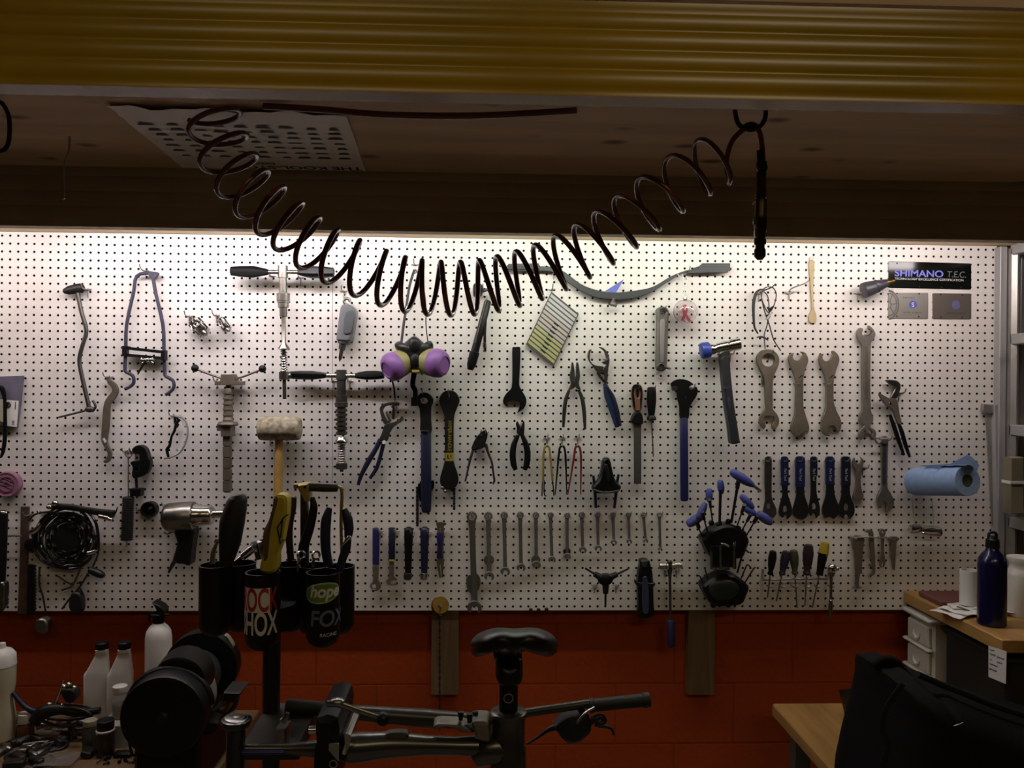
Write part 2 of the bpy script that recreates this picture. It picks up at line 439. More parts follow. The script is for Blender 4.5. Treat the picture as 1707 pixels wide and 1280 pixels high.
def peg_mat():
    m = bpy.data.materials.new('white hardboard'); m.use_nodes = True; N = m.node_tree.nodes; Lk = m.node_tree.links
    b = N['Principled BSDF']; b.inputs['Roughness'].default_value = .42
    tc = N.new('ShaderNodeTexCoord'); n = N.new('ShaderNodeTexNoise'); n.inputs['Scale'].default_value = 3.2; n.inputs['Detail'].default_value = 4
    Lk.new(tc.outputs['Object'], n.inputs['Vector'])
    r = N.new('ShaderNodeValToRGB'); r.color_ramp.elements[0].position = .3; r.color_ramp.elements[1].position = .6
    r.color_ramp.elements[0].color = lin((212,204,198)); r.color_ramp.elements[1].color = lin((222,217,212))
    Lk.new(n.outputs['Fac'], r.inputs['Fac']); Lk.new(r.outputs['Color'], b.inputs['Base Color']); return m
me = pb.mesh('wall_pegboard', Vector((0,0,0)), smooth=False); me.materials.append(peg_mat())
me.materials.append(mat('brown hardboard core', (58,44,34), .9))
for k, p in enumerate(me.polygons):
    if len(p.vertices) == 4 and abs(p.normal.y) < .5 and k < 80000 and p.area < 1e-4: p.material_index = 1

pegb = bpy.data.objects.new('wall_pegboard', me); COL.objects.link(pegb); pegb['kind'] = 'structure'
# unseen black sheet added behind the board to shade the drilled holes
b = MB(); b.boxw(Vector(((PX0+PX1)/2, .0085, (PZ0+PZ1)/2)), (PX1-PX0-.01, .003, PZ1-PZ0-.01)); struct('wall_hole_shade', b, mat('black hole shade', (10,9,9), .9))
# sheet joint, a thin grey strip
b = MB('D'); b.add([b.w((1007,45),.0004), b.w((1011,45),.0004), b.w((1011,1700),.0004), b.w((1007,1700),.0004)], [(0,1,2,3)])
struct('trim_1', b, mat('joint grey', (150,145,140), .8))
# battens between board and wall; two of them run on below the board
def batten(x, w, zb, name):
    b = MB(); b.boxw(Vector((x, (.0105-WALL_D)/2, (PZ1+zb)/2)), (w, -WALL_D-.0115, PZ1-zb)); struct(name, b, lumber)
p = wp(741,1160,.0); batten(p.x, .089, p.z, 'trim_2')
p = wp(1170,1160,.0); batten(p.x, .089, p.z, 'trim_3')
batten(-.2, .089, PZ0+.02, 'trim_4'); batten(2.9, .089, PZ0+.02, 'trim_5')
# raw board above the pegboard
b = MB(); b.boxw(Vector(((PX0+PX1)/2, .02, PZ1+.075)), (PX1-PX0+.2, .03, .145)); struct('trim_6', b, wood_mat('fascia', (138,118,92), (160,138,108), 0, 16, 14, .7))

# ------------------------------------------------------------------ shelf rack overhead: two ribbed steel beams and a plywood deck
dR = .615                          # room-side face of the rear beam
zR = wp(853, 388, dR).z            # its lower edge
zDeck = wp(853, 290, dR).z
dF = 1.60                          # front beam
zF0 = wp(853, 157, dF).z; zF1 = wp(853, 172, dF-.04).z
def ribbed(face_y, z0, z1, thick, sgn, ribs=4):
    # closed profile (y, z): face towards -y, shallow V grooves
    pr = []; H = z1-z0
    pr.append((face_y+.001, z0)); 
    n = ribs
    for i in range(n):
        a = z0+H*(.08+.84*i/n); c = z0+H*(.08+.84*(i+1)/n)
        for q in range(9): pr.append((face_y+.0026*(1-abs(math.sin(PI*q/9))**.6), a+(c-a)*q/9))
    pr += [(face_y, z1-.008), (face_y, z1), (face_y+thick, z1), (face_y+thick, z0)]
    return pr
def extr(b, pr, x0, x1):
    k = len(pr); vs = [(x0, y, z) for y, z in pr]+[(x1, y, z) for y, z in pr]
    b.add(vs, [(i, (i+1) % k, k+(i+1) % k, k+i) for i in range(k)]+[tuple(range(k)), tuple(reversed(range(k, 2*k)))])
yellow_paint = mat('yellow enamel', (160,126,10), .27, 0, .12, 5, spec=.5)
dark_paint = mat('grey green enamel', (168,150,118), .5, .2, .1, 5)
t = Thing('storage_rack', 'overhead steel rack with a ribbed yellow front beam and plywood deck', 'shelf rack')
b = MB(); extr(b, ribbed(-dF, zF0, wp(1500,14,dF).z, .04, -1), -2.2, 5.2); t.part('front_beam', b, yellow_paint, 'yellow ribbed front beam', ang=62)
b = MB(); extr(b, ribbed(-dR, zR, zDeck+.03, .04, -1), -2.2, 5.2); t.part('rear_beam', b, dark_paint, 'dark ribbed rear beam', ang=25)
b = MB(); b.boxw(Vector((1.5, -(dF-.04+dR)/2, zDeck+.009)), (7.4, dF-.04-dR-.002, .018)); t.part('deck', b, plywood, 'plywood deck')
for x in (-2.1, 5.1):
    for y in (-dF+.02, -dR+.02):
        b = MB(); b.boxw(Vector((x, y, 1.45)), (.08, .07, 2.9)); t.part('upright', b, dark_paint)
t.done()

# ------------------------------------------------------------------ lamps
def arealight(name, loc, rot, sx, sy, power, col):
    l = bpy.data.lights.new(name, 'AREA'); l.shape = 'RECTANGLE'; l.size = sx; l.size_y = sy; l.energy = power; l.color = col
    o = bpy.data.objects.new(name, l); COL.objects.link(o); o.location = loc; o.rotation_euler = rot; return o
yL = -.375; zL = CAM_H+.456
wm = mat('white lamp housing', (150,150,148), .5)
for i, (x, pw, c, ln) in enumerate(TUBES):
    t = Thing('shop_light', 'white strip light hung behind the rear beam, %s of four' % ('leftmost','second from left','third from left','rightmost')[i], 'lamp', 'strip lights over the pegboard')
    b = MB(); b.boxw(Vector((x, yL, zL+.06)), (ln+.02, .075, .05)); t.part('housing', b, wm)
    em = bpy.data.materials.new('lit fluorescent tube'); em.use_nodes = True; p_ = em.node_tree.nodes['Principled BSDF']
    p_.inputs['Base Color'].default_value = (.8,.8,.8,1); p_.inputs['Emission Color'].default_value = c+(1,); p_.inputs['Emission Strength'].default_value = pw
    b = MB(); b.axw([Vector((x-ln*.49, yL, zL)), Vector((x+ln*.49, yL, zL))], [.0165]*2, Vector((1,0,0)), 12); t.part('tube', b, em, 'glowing white tube')
    for q in (-ln/2, ln/2):
        b = MB(); b.boxw(Vector((x+q, yL, zL+.015)), (.018, .045, .075)); t.part('end_bracket', b, wm)
    for q in (-ln*.4, ln*.4):
        b = MB(); b.axw([Vector((x+q, yL, zL+.08)), Vector((x+q, yL, zDeck+.3))], [.0025]*2, Vector((0,0,1)), 6); t.part('hanger', b, zinc)
    t.done()
# dim lamps of the room behind the photographer
for x, y, pw, sx in ROOMLAMPS:
    arealight('ceiling_lamp', (x, y, 3.2), (0, 0, 0), sx, .1, pw, (1, .80, .48))
w = bpy.data.worlds.new('world'); SC.world = w; w.use_nodes = True
w.node_tree.nodes['Background'].inputs[0].default_value = (1, .75, .5, 1); w.node_tree.nodes['Background'].inputs[1].default_value = AMB
SC.view_settings.view_transform = 'Standard'; SC.view_settings.look = 'None'; SC.view_settings.gamma = 1; SC.view_settings.use_curve_mapping = False
SC.view_settings.exposure = 0
# ------------------------------------------------------------------ pegboard hooks
_hook = None
def hook(px, py, label, ln=.045, d=.0):
    global _hook
    if _hook is None:
        b = MB(); r = .0018
        b.tubew([Vector((0, .012, .012)), Vector((0, .010, 0)), Vector((0, 0, 0)), Vector((0, -.03, -.001)), Vector((0, -.042, .003)), Vector((0, -.049, .014))], r, 8)
        b.tubew([Vector((0, -.0025, .004)), Vector((0, -.0025, -.026))], r, 8)
        b.tubew([Vector((-.011, -.003, .001)), Vector((0, -.0045, -.002)), Vector((.011, -.003, .001))], r, 8)
        me = b.mesh('peg_hook', Vector((0, 0, 0))); me.materials.append(zinc); _hook = me
    o = bpy.data.objects.new('peg_hook', _hook); COL.objects.link(o); q = wp(px, py, 0); o.location = (q.x, -.0003, q.z)
    o['label'] = label; o['category'] = 'hook'; o['group'] = 'wire hooks on the pegboard'
    return o
def hk(rg, x, y, label): q = MB(rg).px((x, y)); return hook(q[0], q[1], label)

# bent gauge bar, far left
t = Thing('alignment_gauge', 'bent dark steel gauge bar with a flat oval head, hanging at upper left', 'gauge')
b = MB('A'); b.rod([(513,430),(540,560),(572,680),(545,780),(525,870),(540,970),(592,1200)], .025, 13, n=3); t.part('bar', b, dsteel)
b = MB('A'); b.ax((415,420),(560,392), .025, [(0,4),(8,16),(40,29),(95,32),(125,30),(140,24),(148,6)], 20, flat=.6); t.part('head', b, blackmetal, 'dark oval head')
b = MB('A'); b.ball((595,1200), .025, 28, 1.2, .7, .75); b.rod([(560,1210),(480,1230),(390,1252)], .028, 7, n=1); b.rod([(612,1215),(632,1185),(625,1160),(612,1142)], .03, 8); t.part('foot_pin', b, dsteel)
t.done(); hk('A', 585, 408, 'wire hook beside the head of the bent gauge bar')

# A-shaped frame gauge
t = Thing('frame_gauge', 'violet-grey bent tube gauge frame shaped like a tall letter A', 'gauge')
b = MB('A'); b.rod([(1020,300),(985,298),(905,318,),(885,420),(838,640),(832,820),(828,945),(860,965),(882,985),(884,1025),(860,1050),(826,1066)], .028, 11, n=3); t.part('tube', b, purpleblue)
b = MB('A'); b.rod([(1012,320),(1030,430),(1078,640),(1086,800),(1092,975),(1125,995),(1148,1015),(1150,1055),(1125,1085),(1096,1104)], .028, 11, n=3); t.part('tube', b, purpleblue)
b = MB('A'); b.flat([(985,305),(1015,290),(1052,300),(1020,340)], .022, .034); t.part('apex_bracket', b, purpleblue)
b = MB('A'); b.flat([(830,784),(1090,812),(1090,832),(830,804)], .024, .036, n=1); b.flat([(832,830),(1090,853),(1090,873),(832,850)], .024, .036, n=1); t.part('crossbar', b, black)
for q in ((830,815),(1086,843)):
    b = MB('A'); b.flat([(q[0]-14,q[1]-34),(q[0]+14,q[1]-34),(q[0]+14,q[1]+34),(q[0]-14,q[1]+34)], .018, .042, .002, n=1); t.part('clamp', b, black)
b = MB('A')
for q in (940,960,978,996,1010): b.ball((q,872), .042, 12+(q % 5)); 
b.rod([(935,858),(960,880),(1015,858)], .042, 5); b.rod([(940,893),(985,880),(1015,895)], .042, 5); t.part('wing_nut', b, chrome, 'silver wing nut')
b = MB('A'); b.rod([(960,885),(935,925),(912,970)], .045, [9,7,4]); t.part('lever', b, black)
t.done(); hk('A', 965, 283, 'wire hook at the top of the A-shaped frame gauge')

# two cutter heads
for (x0,y0,x1,y1,r,lab) in ((1290,625,1350,690,42,'larger chrome cutter head on the pegboard, left of two'), (1462,610,1505,668,28,'smaller chrome cutter head, right of two, near the long T-handle reamer')):
    t = Thing('reamer_cutter', lab, 'cutter', 'cutter heads on hooks')
    b = MB('A'); L = math.hypot(x1-x0, y1-y0)
    b.ax((x0,y0),(x1,y1), .018, [(0,r*.5),(2,r),(L*.45,r),(L*.5,r*.8),(L*.6,r*.8),(L*.62,r*.95),(L,r*.95),(L+3,r*.6)], 40, flut=(10,.10), dq=.05); t.part('cutter', b, chrome)
    b = MB('A'); b.ax((x0-r*.7,y0-r*.5),(x0+2,y0+2), .008, [(0,r*.35),(20,r*.5),(30,r*.45)], 16, dq=.018); t.part('shank', b, dsteel)
    b = MB('A'); b.ax((x1,y1),(x1+12,y1+13), .051, [(0,r*.5),(10,r*.45),(17,r*.3)], 16, dq=.056); t.part('pilot', b, steel)
    t.done()
hk('A', 1255, 585, 'wire hook carrying the larger cutter head'); hk('A', 1435, 578, 'wire hook carrying the smaller cutter head')

# T-handled reamers
t = Thing('head_tube_reamer', 'long chrome reaming tool with black T-handle grips and spring, below the strip light', 'reamer', 'T-handle frame tools')
b = MB('D'); b.ax((560,292),(800,292), .08, [(0,15),(240,15)], 14); t.part('handle_bar', b, chrome)
b = MB('D'); b.ax((335,285),(588,292), .08, [(0,20),(4,30),(60,37),(150,41),(190,33),(240,22),(253,16)], 20, flut=(8,.04)); t.part('grip', b, black, 'black grip')
b = MB('D'); b.ax((1022,294),(778,292), .08, [(0,20),(4,30),(60,37),(150,40),(190,33),(232,22),(244,16)], 20, flut=(8,.04)); t.part('grip', b, black, 'black grip')
b = MB('D'); b.ax((681,246),(686,660), .08, [(0,24),(4,33),(84,33),(86,25),(182,25),(184,34),(188,43),(238,43),(240,39),(250,39),(252,35),(280,35),(282,26),(340,25),(342,14),(515,14),(545,36),(555,38),(562,18)], 22); t.part('shaft', b, steel)
b = MB('D'); b.ax((686,640),(692,1132), .08, [(0,12),(492,12)], 14); t.part('guide_rod', b, dsteel)
b = MB('D'); b.spring((688,805),(690,950), .08, 20, 4.5, 9); t.part('spring', b, chrome)
b = MB('D'); b.ax((690,950),(692,1005), .08, [(0,30),(3,36),(50,36),(55,28)], 12); b.ax((690,978),(735,978), .08, [(0,20),(45,20)], 12); t.part('nut', b, steel)
t.done(); hk('D', 612, 320, 'wire hook under the left side of the upper T-handle'); hk('D', 800, 330, 'wire hook under the right side of the upper T-handle')

t = Thing('steerer_facing_tool', 'T-handle facing tool with black grips and ringed grey shaft, left of the respirator', 'facing tool', 'T-handle frame tools')
b = MB('D'); b.ax((950,977),(1180,978), .045, [(0,16),(230,16)], 14); t.part('handle_bar', b, chrome)
b = MB('D'); b.ax((727,972),(975,976), .045, [(0,16),(4,24),(60,29),(150,30),(190,24),(240,17),(248,14)], 20, flut=(8,.04)); t.part('grip', b, black, 'black grip')
b = MB('D'); b.ax((1352,972),(1155,978), .045, [(0,16),(4,24),(50,29),(120,30),(155,24),(190,17),(197,14)], 20, flut=(8,.04)); t.part('grip', b, black, 'black grip')
prof = [(0,30),(4,35),(66,35),(68,30),(168,28),(170,38),(212,38),(216,42),(245,42),(248,36)]
s_ = 250
for k in range(6): prof += [(s_,28),(s_+8,28),(s_+9,38),(s_+27,38)]; s_ += 30
prof += [(s_+2,26)]
b = MB('D'); b.ax((1068,938),(1069,1380), .045, prof, 22); t.part('shaft', b, dsteel)
b = MB('D'); b.ax((1069,1383),(1069,1440), .045, [(0,28),(12,34),(22,42),(38,42),(50,26)], 18); t.part('cone_nut', b, chrome, 'bright cone nut')
b = MB('D'); b.spring((1069,1434),(1070,1560), .045, 22, 4.5, 8); b.ax((1069,1434),(1070,1575), .045, [(0,10),(141,10)], 10); t.part('spring', b, steel)
b = MB('D'); b.ax((1070,1556),(1070,1612), .045, [(0,30),(3,38),(36,38),(40,30),(42,12),(56,12)], 12); t.part('nut', b, dsteel)
t.done(); hk('D', 1020, 1010, 'wire hook left of the lower T-handle shaft'); hk('D', 1125, 1012, 'wire hook right of the lower T-handle shaft')

t = Thing('headset_press', 'grey stepped press tool with two ball-ended lever arms', 'press tool')
b = MB('D'); b.rod([(112,934),(200,968),(290,1000)], .045, 8, n=1); t.part('lever_arm', b, steel); e = b
b = MB('D'); b.ball((100,928), .045, 25); t.part('ball_end', b, black, 'black ball end')
b = MB('D'); b.rod([(532,938),(440,975),(350,1005)], .045, 8, n=1); t.part('lever_arm', b, steel)
b = MB('D'); b.ball((546,932), .045, 25); t.part('ball_end', b, black, 'black ball end')
b = MB('D'); b.flat([(283,968),(365,968),(372,1012),(415,1016),(422,1040),(240,1040),(246,1016),(277,1012)], .02, .06, .002, n=1); t.part('head', b, brown_steel)
prof = [(0,18),(28,18),(30,26)]
s_ = 32
for k in range(6): prof += [(s_,27+k*.6),(s_+22,29+k*.6),(s_+24,34),(s_+34,34)]; s_ += 36
prof += [(248,36),(252,60),(266,66),(276,60),(278,34)]
b = MB('D'); b.ax((322,1032),(318,1320), .042, prof, 22); t.part('body', b, brown_steel)
b = MB('E'); b.box((255,105),(300,150), .02, .055); b.box((282,92),(352,186), .018, .062, .002); t.part('pawl_block', b, brown_steel)
b = MB('E')
for k in range(5): b.box((290,180+k*75),(338,180+k*75+70), .03, .054, .0015)
b.box((297,180),(331,558), .033, .051); t.part('notched_bar', b, brown_steel)
t.done(); hk('D', 250, 1010, 'wire hook under the left of the press tool head'); hk('D', 412, 1012, 'wire hook under the right of the press tool head')

t = Thing('hook_spanner', 'grey steel spanner with a curled hook at each end, upper left of the board', 'spanner')
b = MB('A'); b.flat([(705,998,'s'),(740,1008),(775,1040),(784,1085),(762,1130),(732,1165),(728,1250),(722,1320),(712,1395),(714,1425),(735,1470),(742,1500),(728,1540),(700,1557),(685,1545,'s'),(708,1520),(714,1490),(690,1445),(672,1400),(678,1300),(685,1200),(695,1150),(720,1110),(743,1080),(738,1052),(715,1028)], .012, .020, .001); t.part('body', b, brown_steel)
b = MB('A'); b.flat([(678,1396),(690,1388),(706,1412),(694,1424)], .0195, .0215, n=1); t.part('pale_patch', b, paper, 'pale patch')  # small pale plate on the spanner body
t.done(); hk('A', 727, 985, 'wire hook above the double hook spanner')

# safety glasses
lensm = mat('clear lens', (225,225,225), .08, alpha=.28)
t = Thing('safety_glasses', 'clear safety glasses hung on end, right of the double hook spanner', 'glasses')
b = MB('B'); b.flat([(1180,42),(1225,75),(1243,140),(1232,215),(1195,285),(1120,325),(1150,290),(1200,225),(1212,150),(1200,90)], .03, .0315, .0004); t.part('lens', b, lensm, 'clear lens', ang=60)
b = MB('B'); b.rod([(1148,40),(1160,55),(1205,62),(1232,95),(1243,150),(1230,225),(1190,295),(1130,325),(1085,335)], .032, 6, n=3); t.part('rim', b, mat('smoke clear plastic', (150,148,146), .2))
b = MB('B'); b.rod([(1190,75),(1168,100),(1155,150),(1135,190),(1122,250),(1105,275),(1115,325)], .034, [11,10,9,8,10,11,8], n=3, flat=.5); t.part('temple', b, black, 'black temple')
b = MB('B'); b.rod([(1160,55),(1162,105),(1185,110)], .02, 8, n=3, flat=.5); t.part('temple', b, black, 'black temple')
t.done(); hk('B', 1155, 50, 'wire hook holding the safety glasses')

# small C clamp, wire brush, bearing cup
t = Thing('c_clamp', 'small black C-clamp hanging beside the long wire-handled brush', 'clamp')
b = MB('B'); b.flat([(880,275),(905,250),(942,245),(975,268),(990,320),(1004,362),(986,420),(950,448),(916,460),(892,462),(880,440),(886,392),(870,360),(892,348,'s'),(930,346,'s'),(930,305,'s'),(895,300,'s')], .012, .034, .002, holes=[[(908,388),(928,388),(928,412),(908,412)]], nh=1); t.part('frame', b, black)
b = MB('B'); b.ax((900,450),(905,535), .023, [(0,9),(85,9)], 10); t.part('screw', b, blackmetal)
b = MB('B'); b.flat([(870,530),(940,530),(944,540),(940,582),(870,582),(866,540)], .010, .036, .002, n=1); t.part('thumb_knob', b, black)
t.done(); hk('B', 900, 285, 'wire hook through the small C-clamp')
t = Thing('tube_brush', 'black bristle tube brush on a long wire handle', 'brush')
b = MB('B'); b.ring((850,302), .03, 22, 4); b.rod([(850,322),(849,600)], .03, 4, n=1); b.rod([(838,880),(838,915)], .03, 5, n=1); t.part('wire_handle', b, zinc, 'twisted wire handle')
b = MB('B'); b.ax((849,588),(838,886), .03, [(i*6+(i % 2)*2, 38 if i % 2 else 28) for i in range(49)], 22, flut=(11,.08)); t.part('bristles', b, mat('black bristle', (24,23,22), .9))
t.done(); hk('B', 850, 285, 'wire hook through the loop of the tube brush')
t = Thing('bearing_cup', 'small dark round cup on a peg, right of the tube brush', 'cup')
b = MB('B'); b.ylathe((995,668), [(.003,50),(.028,52),(.03,50),(.03,42),(.012,40),(.012,5)]); t.part('cup', b, blackmetal)
b = MB('B'); b.ylathe((990,666), [(.012,10),(.04,9),(.041,5)]); t.part('pin', b, dsteel)
t.done(); hk('B', 942, 668, 'wire hook left of the small round cup')

# air impact wrench
t = Thing('impact_wrench', 'silver air impact wrench with a dark grip, muzzle pointing right', 'impact wrench')
b = MB('B'); b.ax((1083,725),(1500,705), .06, [(0,50),(6,70),(22,88),(40,94),(198,96),(204,92),(206,80)], 28); t.part('motor_housing', b, steel)
b = MB('B'); b.ax((1285,712),(1500,705), .06, [(0,70),(6,76),(24,70),(60,66),(112,64),(126,52),(130,30)], 28); t.part('nose', b, chrome, 'polished nose')
b = MB('B'); b.ax((1410,702),(1480,700), .06, [(0,28),(70,28)], 20); t.part('anvil', b, chrome)
b = MB('B'); b.flat([(1172,795),(1292,790),(1288,880),(1278,960),(1270,1030),(1225,1022),(1190,1020),(1160,995),(1172,950),(1188,880)], .035, .085, .006); t.part('grip', b, black, 'dark grip')
b = MB('B'); b.rod([(1175,985),(1140,1040),(1115,1090)], .06, [18,13,7]); t.part('air_fitting', b, dsteel)
b = MB('B'); b.rod([(1085,822),(1105,832),(1138,820),(1172,812)], .06, 7); t.part('trigger', b, steel)
b = MB('B'); b.ylathe((1253,772), [(.11,9),(.116,8)]); t.part('screw', b, chrome)
t.done()
for k,q in enumerate(((1110,640),(1310,640))): hk('B', q[0], q[1], ('wire hook under the rear of the impact wrench','wire hook under the nose of the impact wrench')[k])

# coiled brake hoses with levers
t = Thing('brake_hose_bundle', 'tangled bundle of coiled black brake hoses with levers, left side', 'brake hoses')
hose = mat('black hose', (22,22,21), .3, spec=.6)
rnd = random.Random(3)
for k in range(13):
    R_ = 95+k*9+rnd.uniform(-8,8); cx, cy = 440+rnd.uniform(-25,25), 870+rnd.uniform(-22,22); sx = rnd.uniform(.9,1.08); ph = rnd.uniform(0,6)
    b = MB('B'); pts = []
    for i in range(26):
        a = ph+2*PI*i/26; rr = R_*(1+.05*math.sin(3*a+k)); pts.append((cx+rr*sx*math.cos(a), cy+rr*math.sin(a)))
    b.rod(pts, [.02+.03*rnd.random() if i % 3 == 0 else .03 for i in range(26)], rnd.choice((7,8,9)), 8, 2, closed=True); t.part('hose', b, hose)
for pts in ([(190,745),(230,705),(290,690),(345,685)], [(262,1050),(262,1170),(285,1250),(305,1370)], [(380,1110),(470,1165),(540,1150)], [(585,1090),(530,1180),(470,1250),(410,1330)], [(640,760),(655,860),(650,960),(610,1060)], [(520,1180),(545,1230),(490,1260)]):
    b = MB('B'); b.rod(pts, .04, 6, 8, 4); t.part('hose', b, hose)
b = MB('B'); b.rod([(335,650),(450,655),(560,672),(660,690),(755,700)], .05, [20,22,20,24,26], flat=.6); t.part('lever_body', b, blackmetal)
b = MB('B'); b.ball((365,630), .055, 22); b.ball((328,655), .055, 20, 1.1, .8, .8); t.part('pivot_bolt', b, chrome)
b = MB('B'); b.rod([(655,715),(700,725),(740,740)], .055, [14,16,12]); t.part('banjo_fitting', b, chrome, 'bright hose fitting')
b = MB('B'); b.rod([(745,705),(765,690),(778,655)], .05, [10,6,3]); t.part('hose_tip', b, black)
b = MB('B'); b.rod([(200,825),(235,810),(270,775)], .05, [18,20,10]); t.part('banjo_fitting', b, chrome, 'bright hose fitting')
b = MB('B'); b.rod([(580,960),(610,955),(635,940)], .055, [14,16,8]); t.part('banjo_fitting', b, chrome)
b = MB('B'); b.rod([(540,1060),(510,1130),(475,1185),(410,1210)], .05, [14,13,11,12], flat=.4); t.part('lever_blade', b, chrome, 'silver lever blade')
b = MB('B'); b.ax((590,1068),(690,1112), .045, [(0,16),(10,24),(70,26),(100,20),(109,12)], 16); t.part('reservoir', b, blackmetal)
b = MB('C'); b.flat([(245,290),(300,275),(330,310),(325,360),(290,375),(250,350)], .03, .06, .004); t.part('caliper', b, steel)
b = MB('C'); b.flat([(480,115),(530,105),(550,150),(548,230),(500,245),(465,200)], .03, .055, .004); t.part('caliper', b, blackmetal)
b = MB('B'); b.ylathe((425,885), [(.012,95),(.02,105),(.034,92),(.036,30)]); t.part('hub_disc', b, blackmetal)
t.done(); hk('B', 300, 690, 'wire hook at the top left of the brake hose bundle'); hk('B', 745, 690, 'wire hook at the right of the brake hose bundle')

# left edge
t = Thing('parts_packet', 'grey hanging packet with a white printed label at the left edge', 'packet')
b = MB('ZB'); b.flat([(-60,120),(165,112),(145,300),(122,482),(28,470),(-60,470)], .006, .02, .0015, n=1); t.part('packet', b, mat('grey blue card', (98,94,110), .6, 0, .15, 20))
b = MB('ZB'); b.flat([(46,284),(133,291),(118,478),(30,466)], .0195, .0215, .0003, n=1); t.part('label', b, paper, 'white label')
b = MB('ZB'); b.ring((55,320), .0225, 17, 4.5, 20); t.part('emblem', b, ink)
b = MB('ZB'); b.box((50,308),(60,332), .021, .0225, .0002); t.part('emblem', b, ink)
b = MB('ZB')
for q in range(6): b.box((106-q*.4,300+q*9),(113-q*.5,307+q*9), .021, .0222, .0002)
for q in range(3): b.box((84,432+q*11),(104,437+q*11), .021, .0222, .0002)
t.part('print', b, ink); t.done()
t = Thing('tool_strap', 'black strap with a pale buckle in front of the grey packet', 'strap')
b = MB('ZB'); b.rod([(-20,195),(12,200),(30,260),(36,400),(34,560),(22,650),(8,690)], .03, [18,18,14,13,15,14,9], flat=.35, n=4); t.part('webbing', b, black)
b = MB('ZB'); b.box((-10,280),(22,440), .026, .036, .002); t.part('buckle', b, mat('pale buckle', (150,146,130), .5))
t.done()
t = Thing('tape_tin', 'round pink lid tin hanging on the left edge', 'tin')
b = MB('ZB'); b.ylathe((45,886), [(.002,86),(.02,90),(.026,88),(.027,80),(.025,78),(.025,3)], 32); t.part('lid', b, mat('faded pink tin', (150,104,126), .5, 0, .1, 30))
b = MB('ZB'); b.ring((45,886), .027, 52, 2.5); b.ring((45,882), .027, 14, 2.5)
for q in (-28,0,26): b.rod([(5,860+q),(88,896+q)], .026, 2, 6, 1)
t.part('embossing', b, mat('dark pink', (104,62,84), .5)); t.done()
t = Thing('shock_pump', 'dark tube tool with a shiny cap at the far left edge', 'pump')
b = MB('ZD'); b.ax((5,225),(-10,960), .04, [(0,30),(10,46),(60,48),(400,44),(520,40),(735,34)], 18); t.part('barrel', b, black)
b = MB('ZD'); b.ball((22,240), .05, 20, 1.6, .8, .7); t.part('cap', b, chrome, 'shiny cap')
b = MB('ZD'); b.flat([(0,760),(45,752),(50,840),(42,880),(48,915),(20,955),(0,940)], .03, .055, .003); t.part('fitting', b, steel)
t.done()
t = Thing('steel_straightedge', 'brown flat steel bar hanging upright near the left edge', 'bar')
b = MB('ZD'); b.flat([(156,196),(216,196),(206,600),(196,985),(132,985),(148,600)], .002, .008, .001, n=1); t.part('bar', b, mat('rusty brown steel', (84,64,58), .6, .3, .2, 30))
b = MB('ZD'); b.ylathe((222,480), [(.008,46),(.016,48),(.018,40),(.019,10)]); t.part('clamp_knob', b, blackmetal)
t.done(); hk('ZD', 232, 250, 'wire hook right of the brown steel bar')
t = Thing('toothed_rack', 'black toothed plastic strip beside the brown steel bar', 'strip')
b = MB('ZD'); b.flat([(214,620,'s')]+[(262+(3 if k % 2 else -8), 625+k*12) for k in range(31)]+[(205,1000,'s')], .016, .026, .0006, n=1); t.part('strip', b, black); t.done()
b = MB('ZD'); t = Thing('wire_peg', 'bent brown wire peg left of the brown steel bar', 'peg'); b.rod([(45,395),(55,412),(100,410),(158,412)], .03, 7); t.part('wire', b, brown_steel); t.done()
# ------------------------------------------------------------------ mallet, rotary tool, respirator, pump ...
malletrub = mat('weathered white rubber', (176,166,142), .75, 0, .3, 60, .3, 120, rgb2=(120,108,88))
t = Thing('rubber_mallet', 'pale worn rubber mallet with a yellow wooden handle', 'mallet')
b = MB('E'); b.ax((522,135),(798,135), .07, [(0,60),(5,72),(14,77),(60,79),(218,79),(262,77),(271,72),(276,60)], 30); t.part('head', b, malletrub)
b = MB('E'); b.rod([(655,200),(655,350),(648,600),(640,900),(636,980)], .07, [27,27,32,32,26], 16, flat=1); t.part('handle', b, wood_y)
t.done()
hk('E', 600, 196, 'wire hook under the left of the rubber mallet head'); hk('E', 710, 196, 'wire hook under the right of the rubber mallet head')

t = Thing('rotary_tool', 'grey plastic rotary tool hanging nose down on the pegboard', 'rotary tool')
b = MB('D'); b.flat([(1068,530),(1090,508),(1135,512),(1165,540),(1168,580),(1150,700),(1138,745),(1110,758),(1050,752),(1040,735),(1050,650)], .008, .05, .008); t.part('body', b, mat('grey translucent plastic', (108,110,112), .35))
b = MB('D'); b.flat([(1098,560),(1155,555),(1140,690),(1095,705),(1083,690)], .045, .056, .003); t.part('side_panel', b, mat('darker grey plastic', (84,86,90), .3))
b = MB('D'); b.ax((1080,752),(1056,885), .03, [(0,36),(14,36),(16,24),(50,22),(52,14),(110,12),(134,2)], 16); t.part('collet_nose', b, dsteel)
b = MB('D'); b.rod([(1110,515),(1088,492),(1092,468),(1118,470),(1125,490)], .03, 10); t.part('hanging_loop', b, steel)
t.done(); hk('D', 1085, 420, 'wire hook above the grey rotary tool')

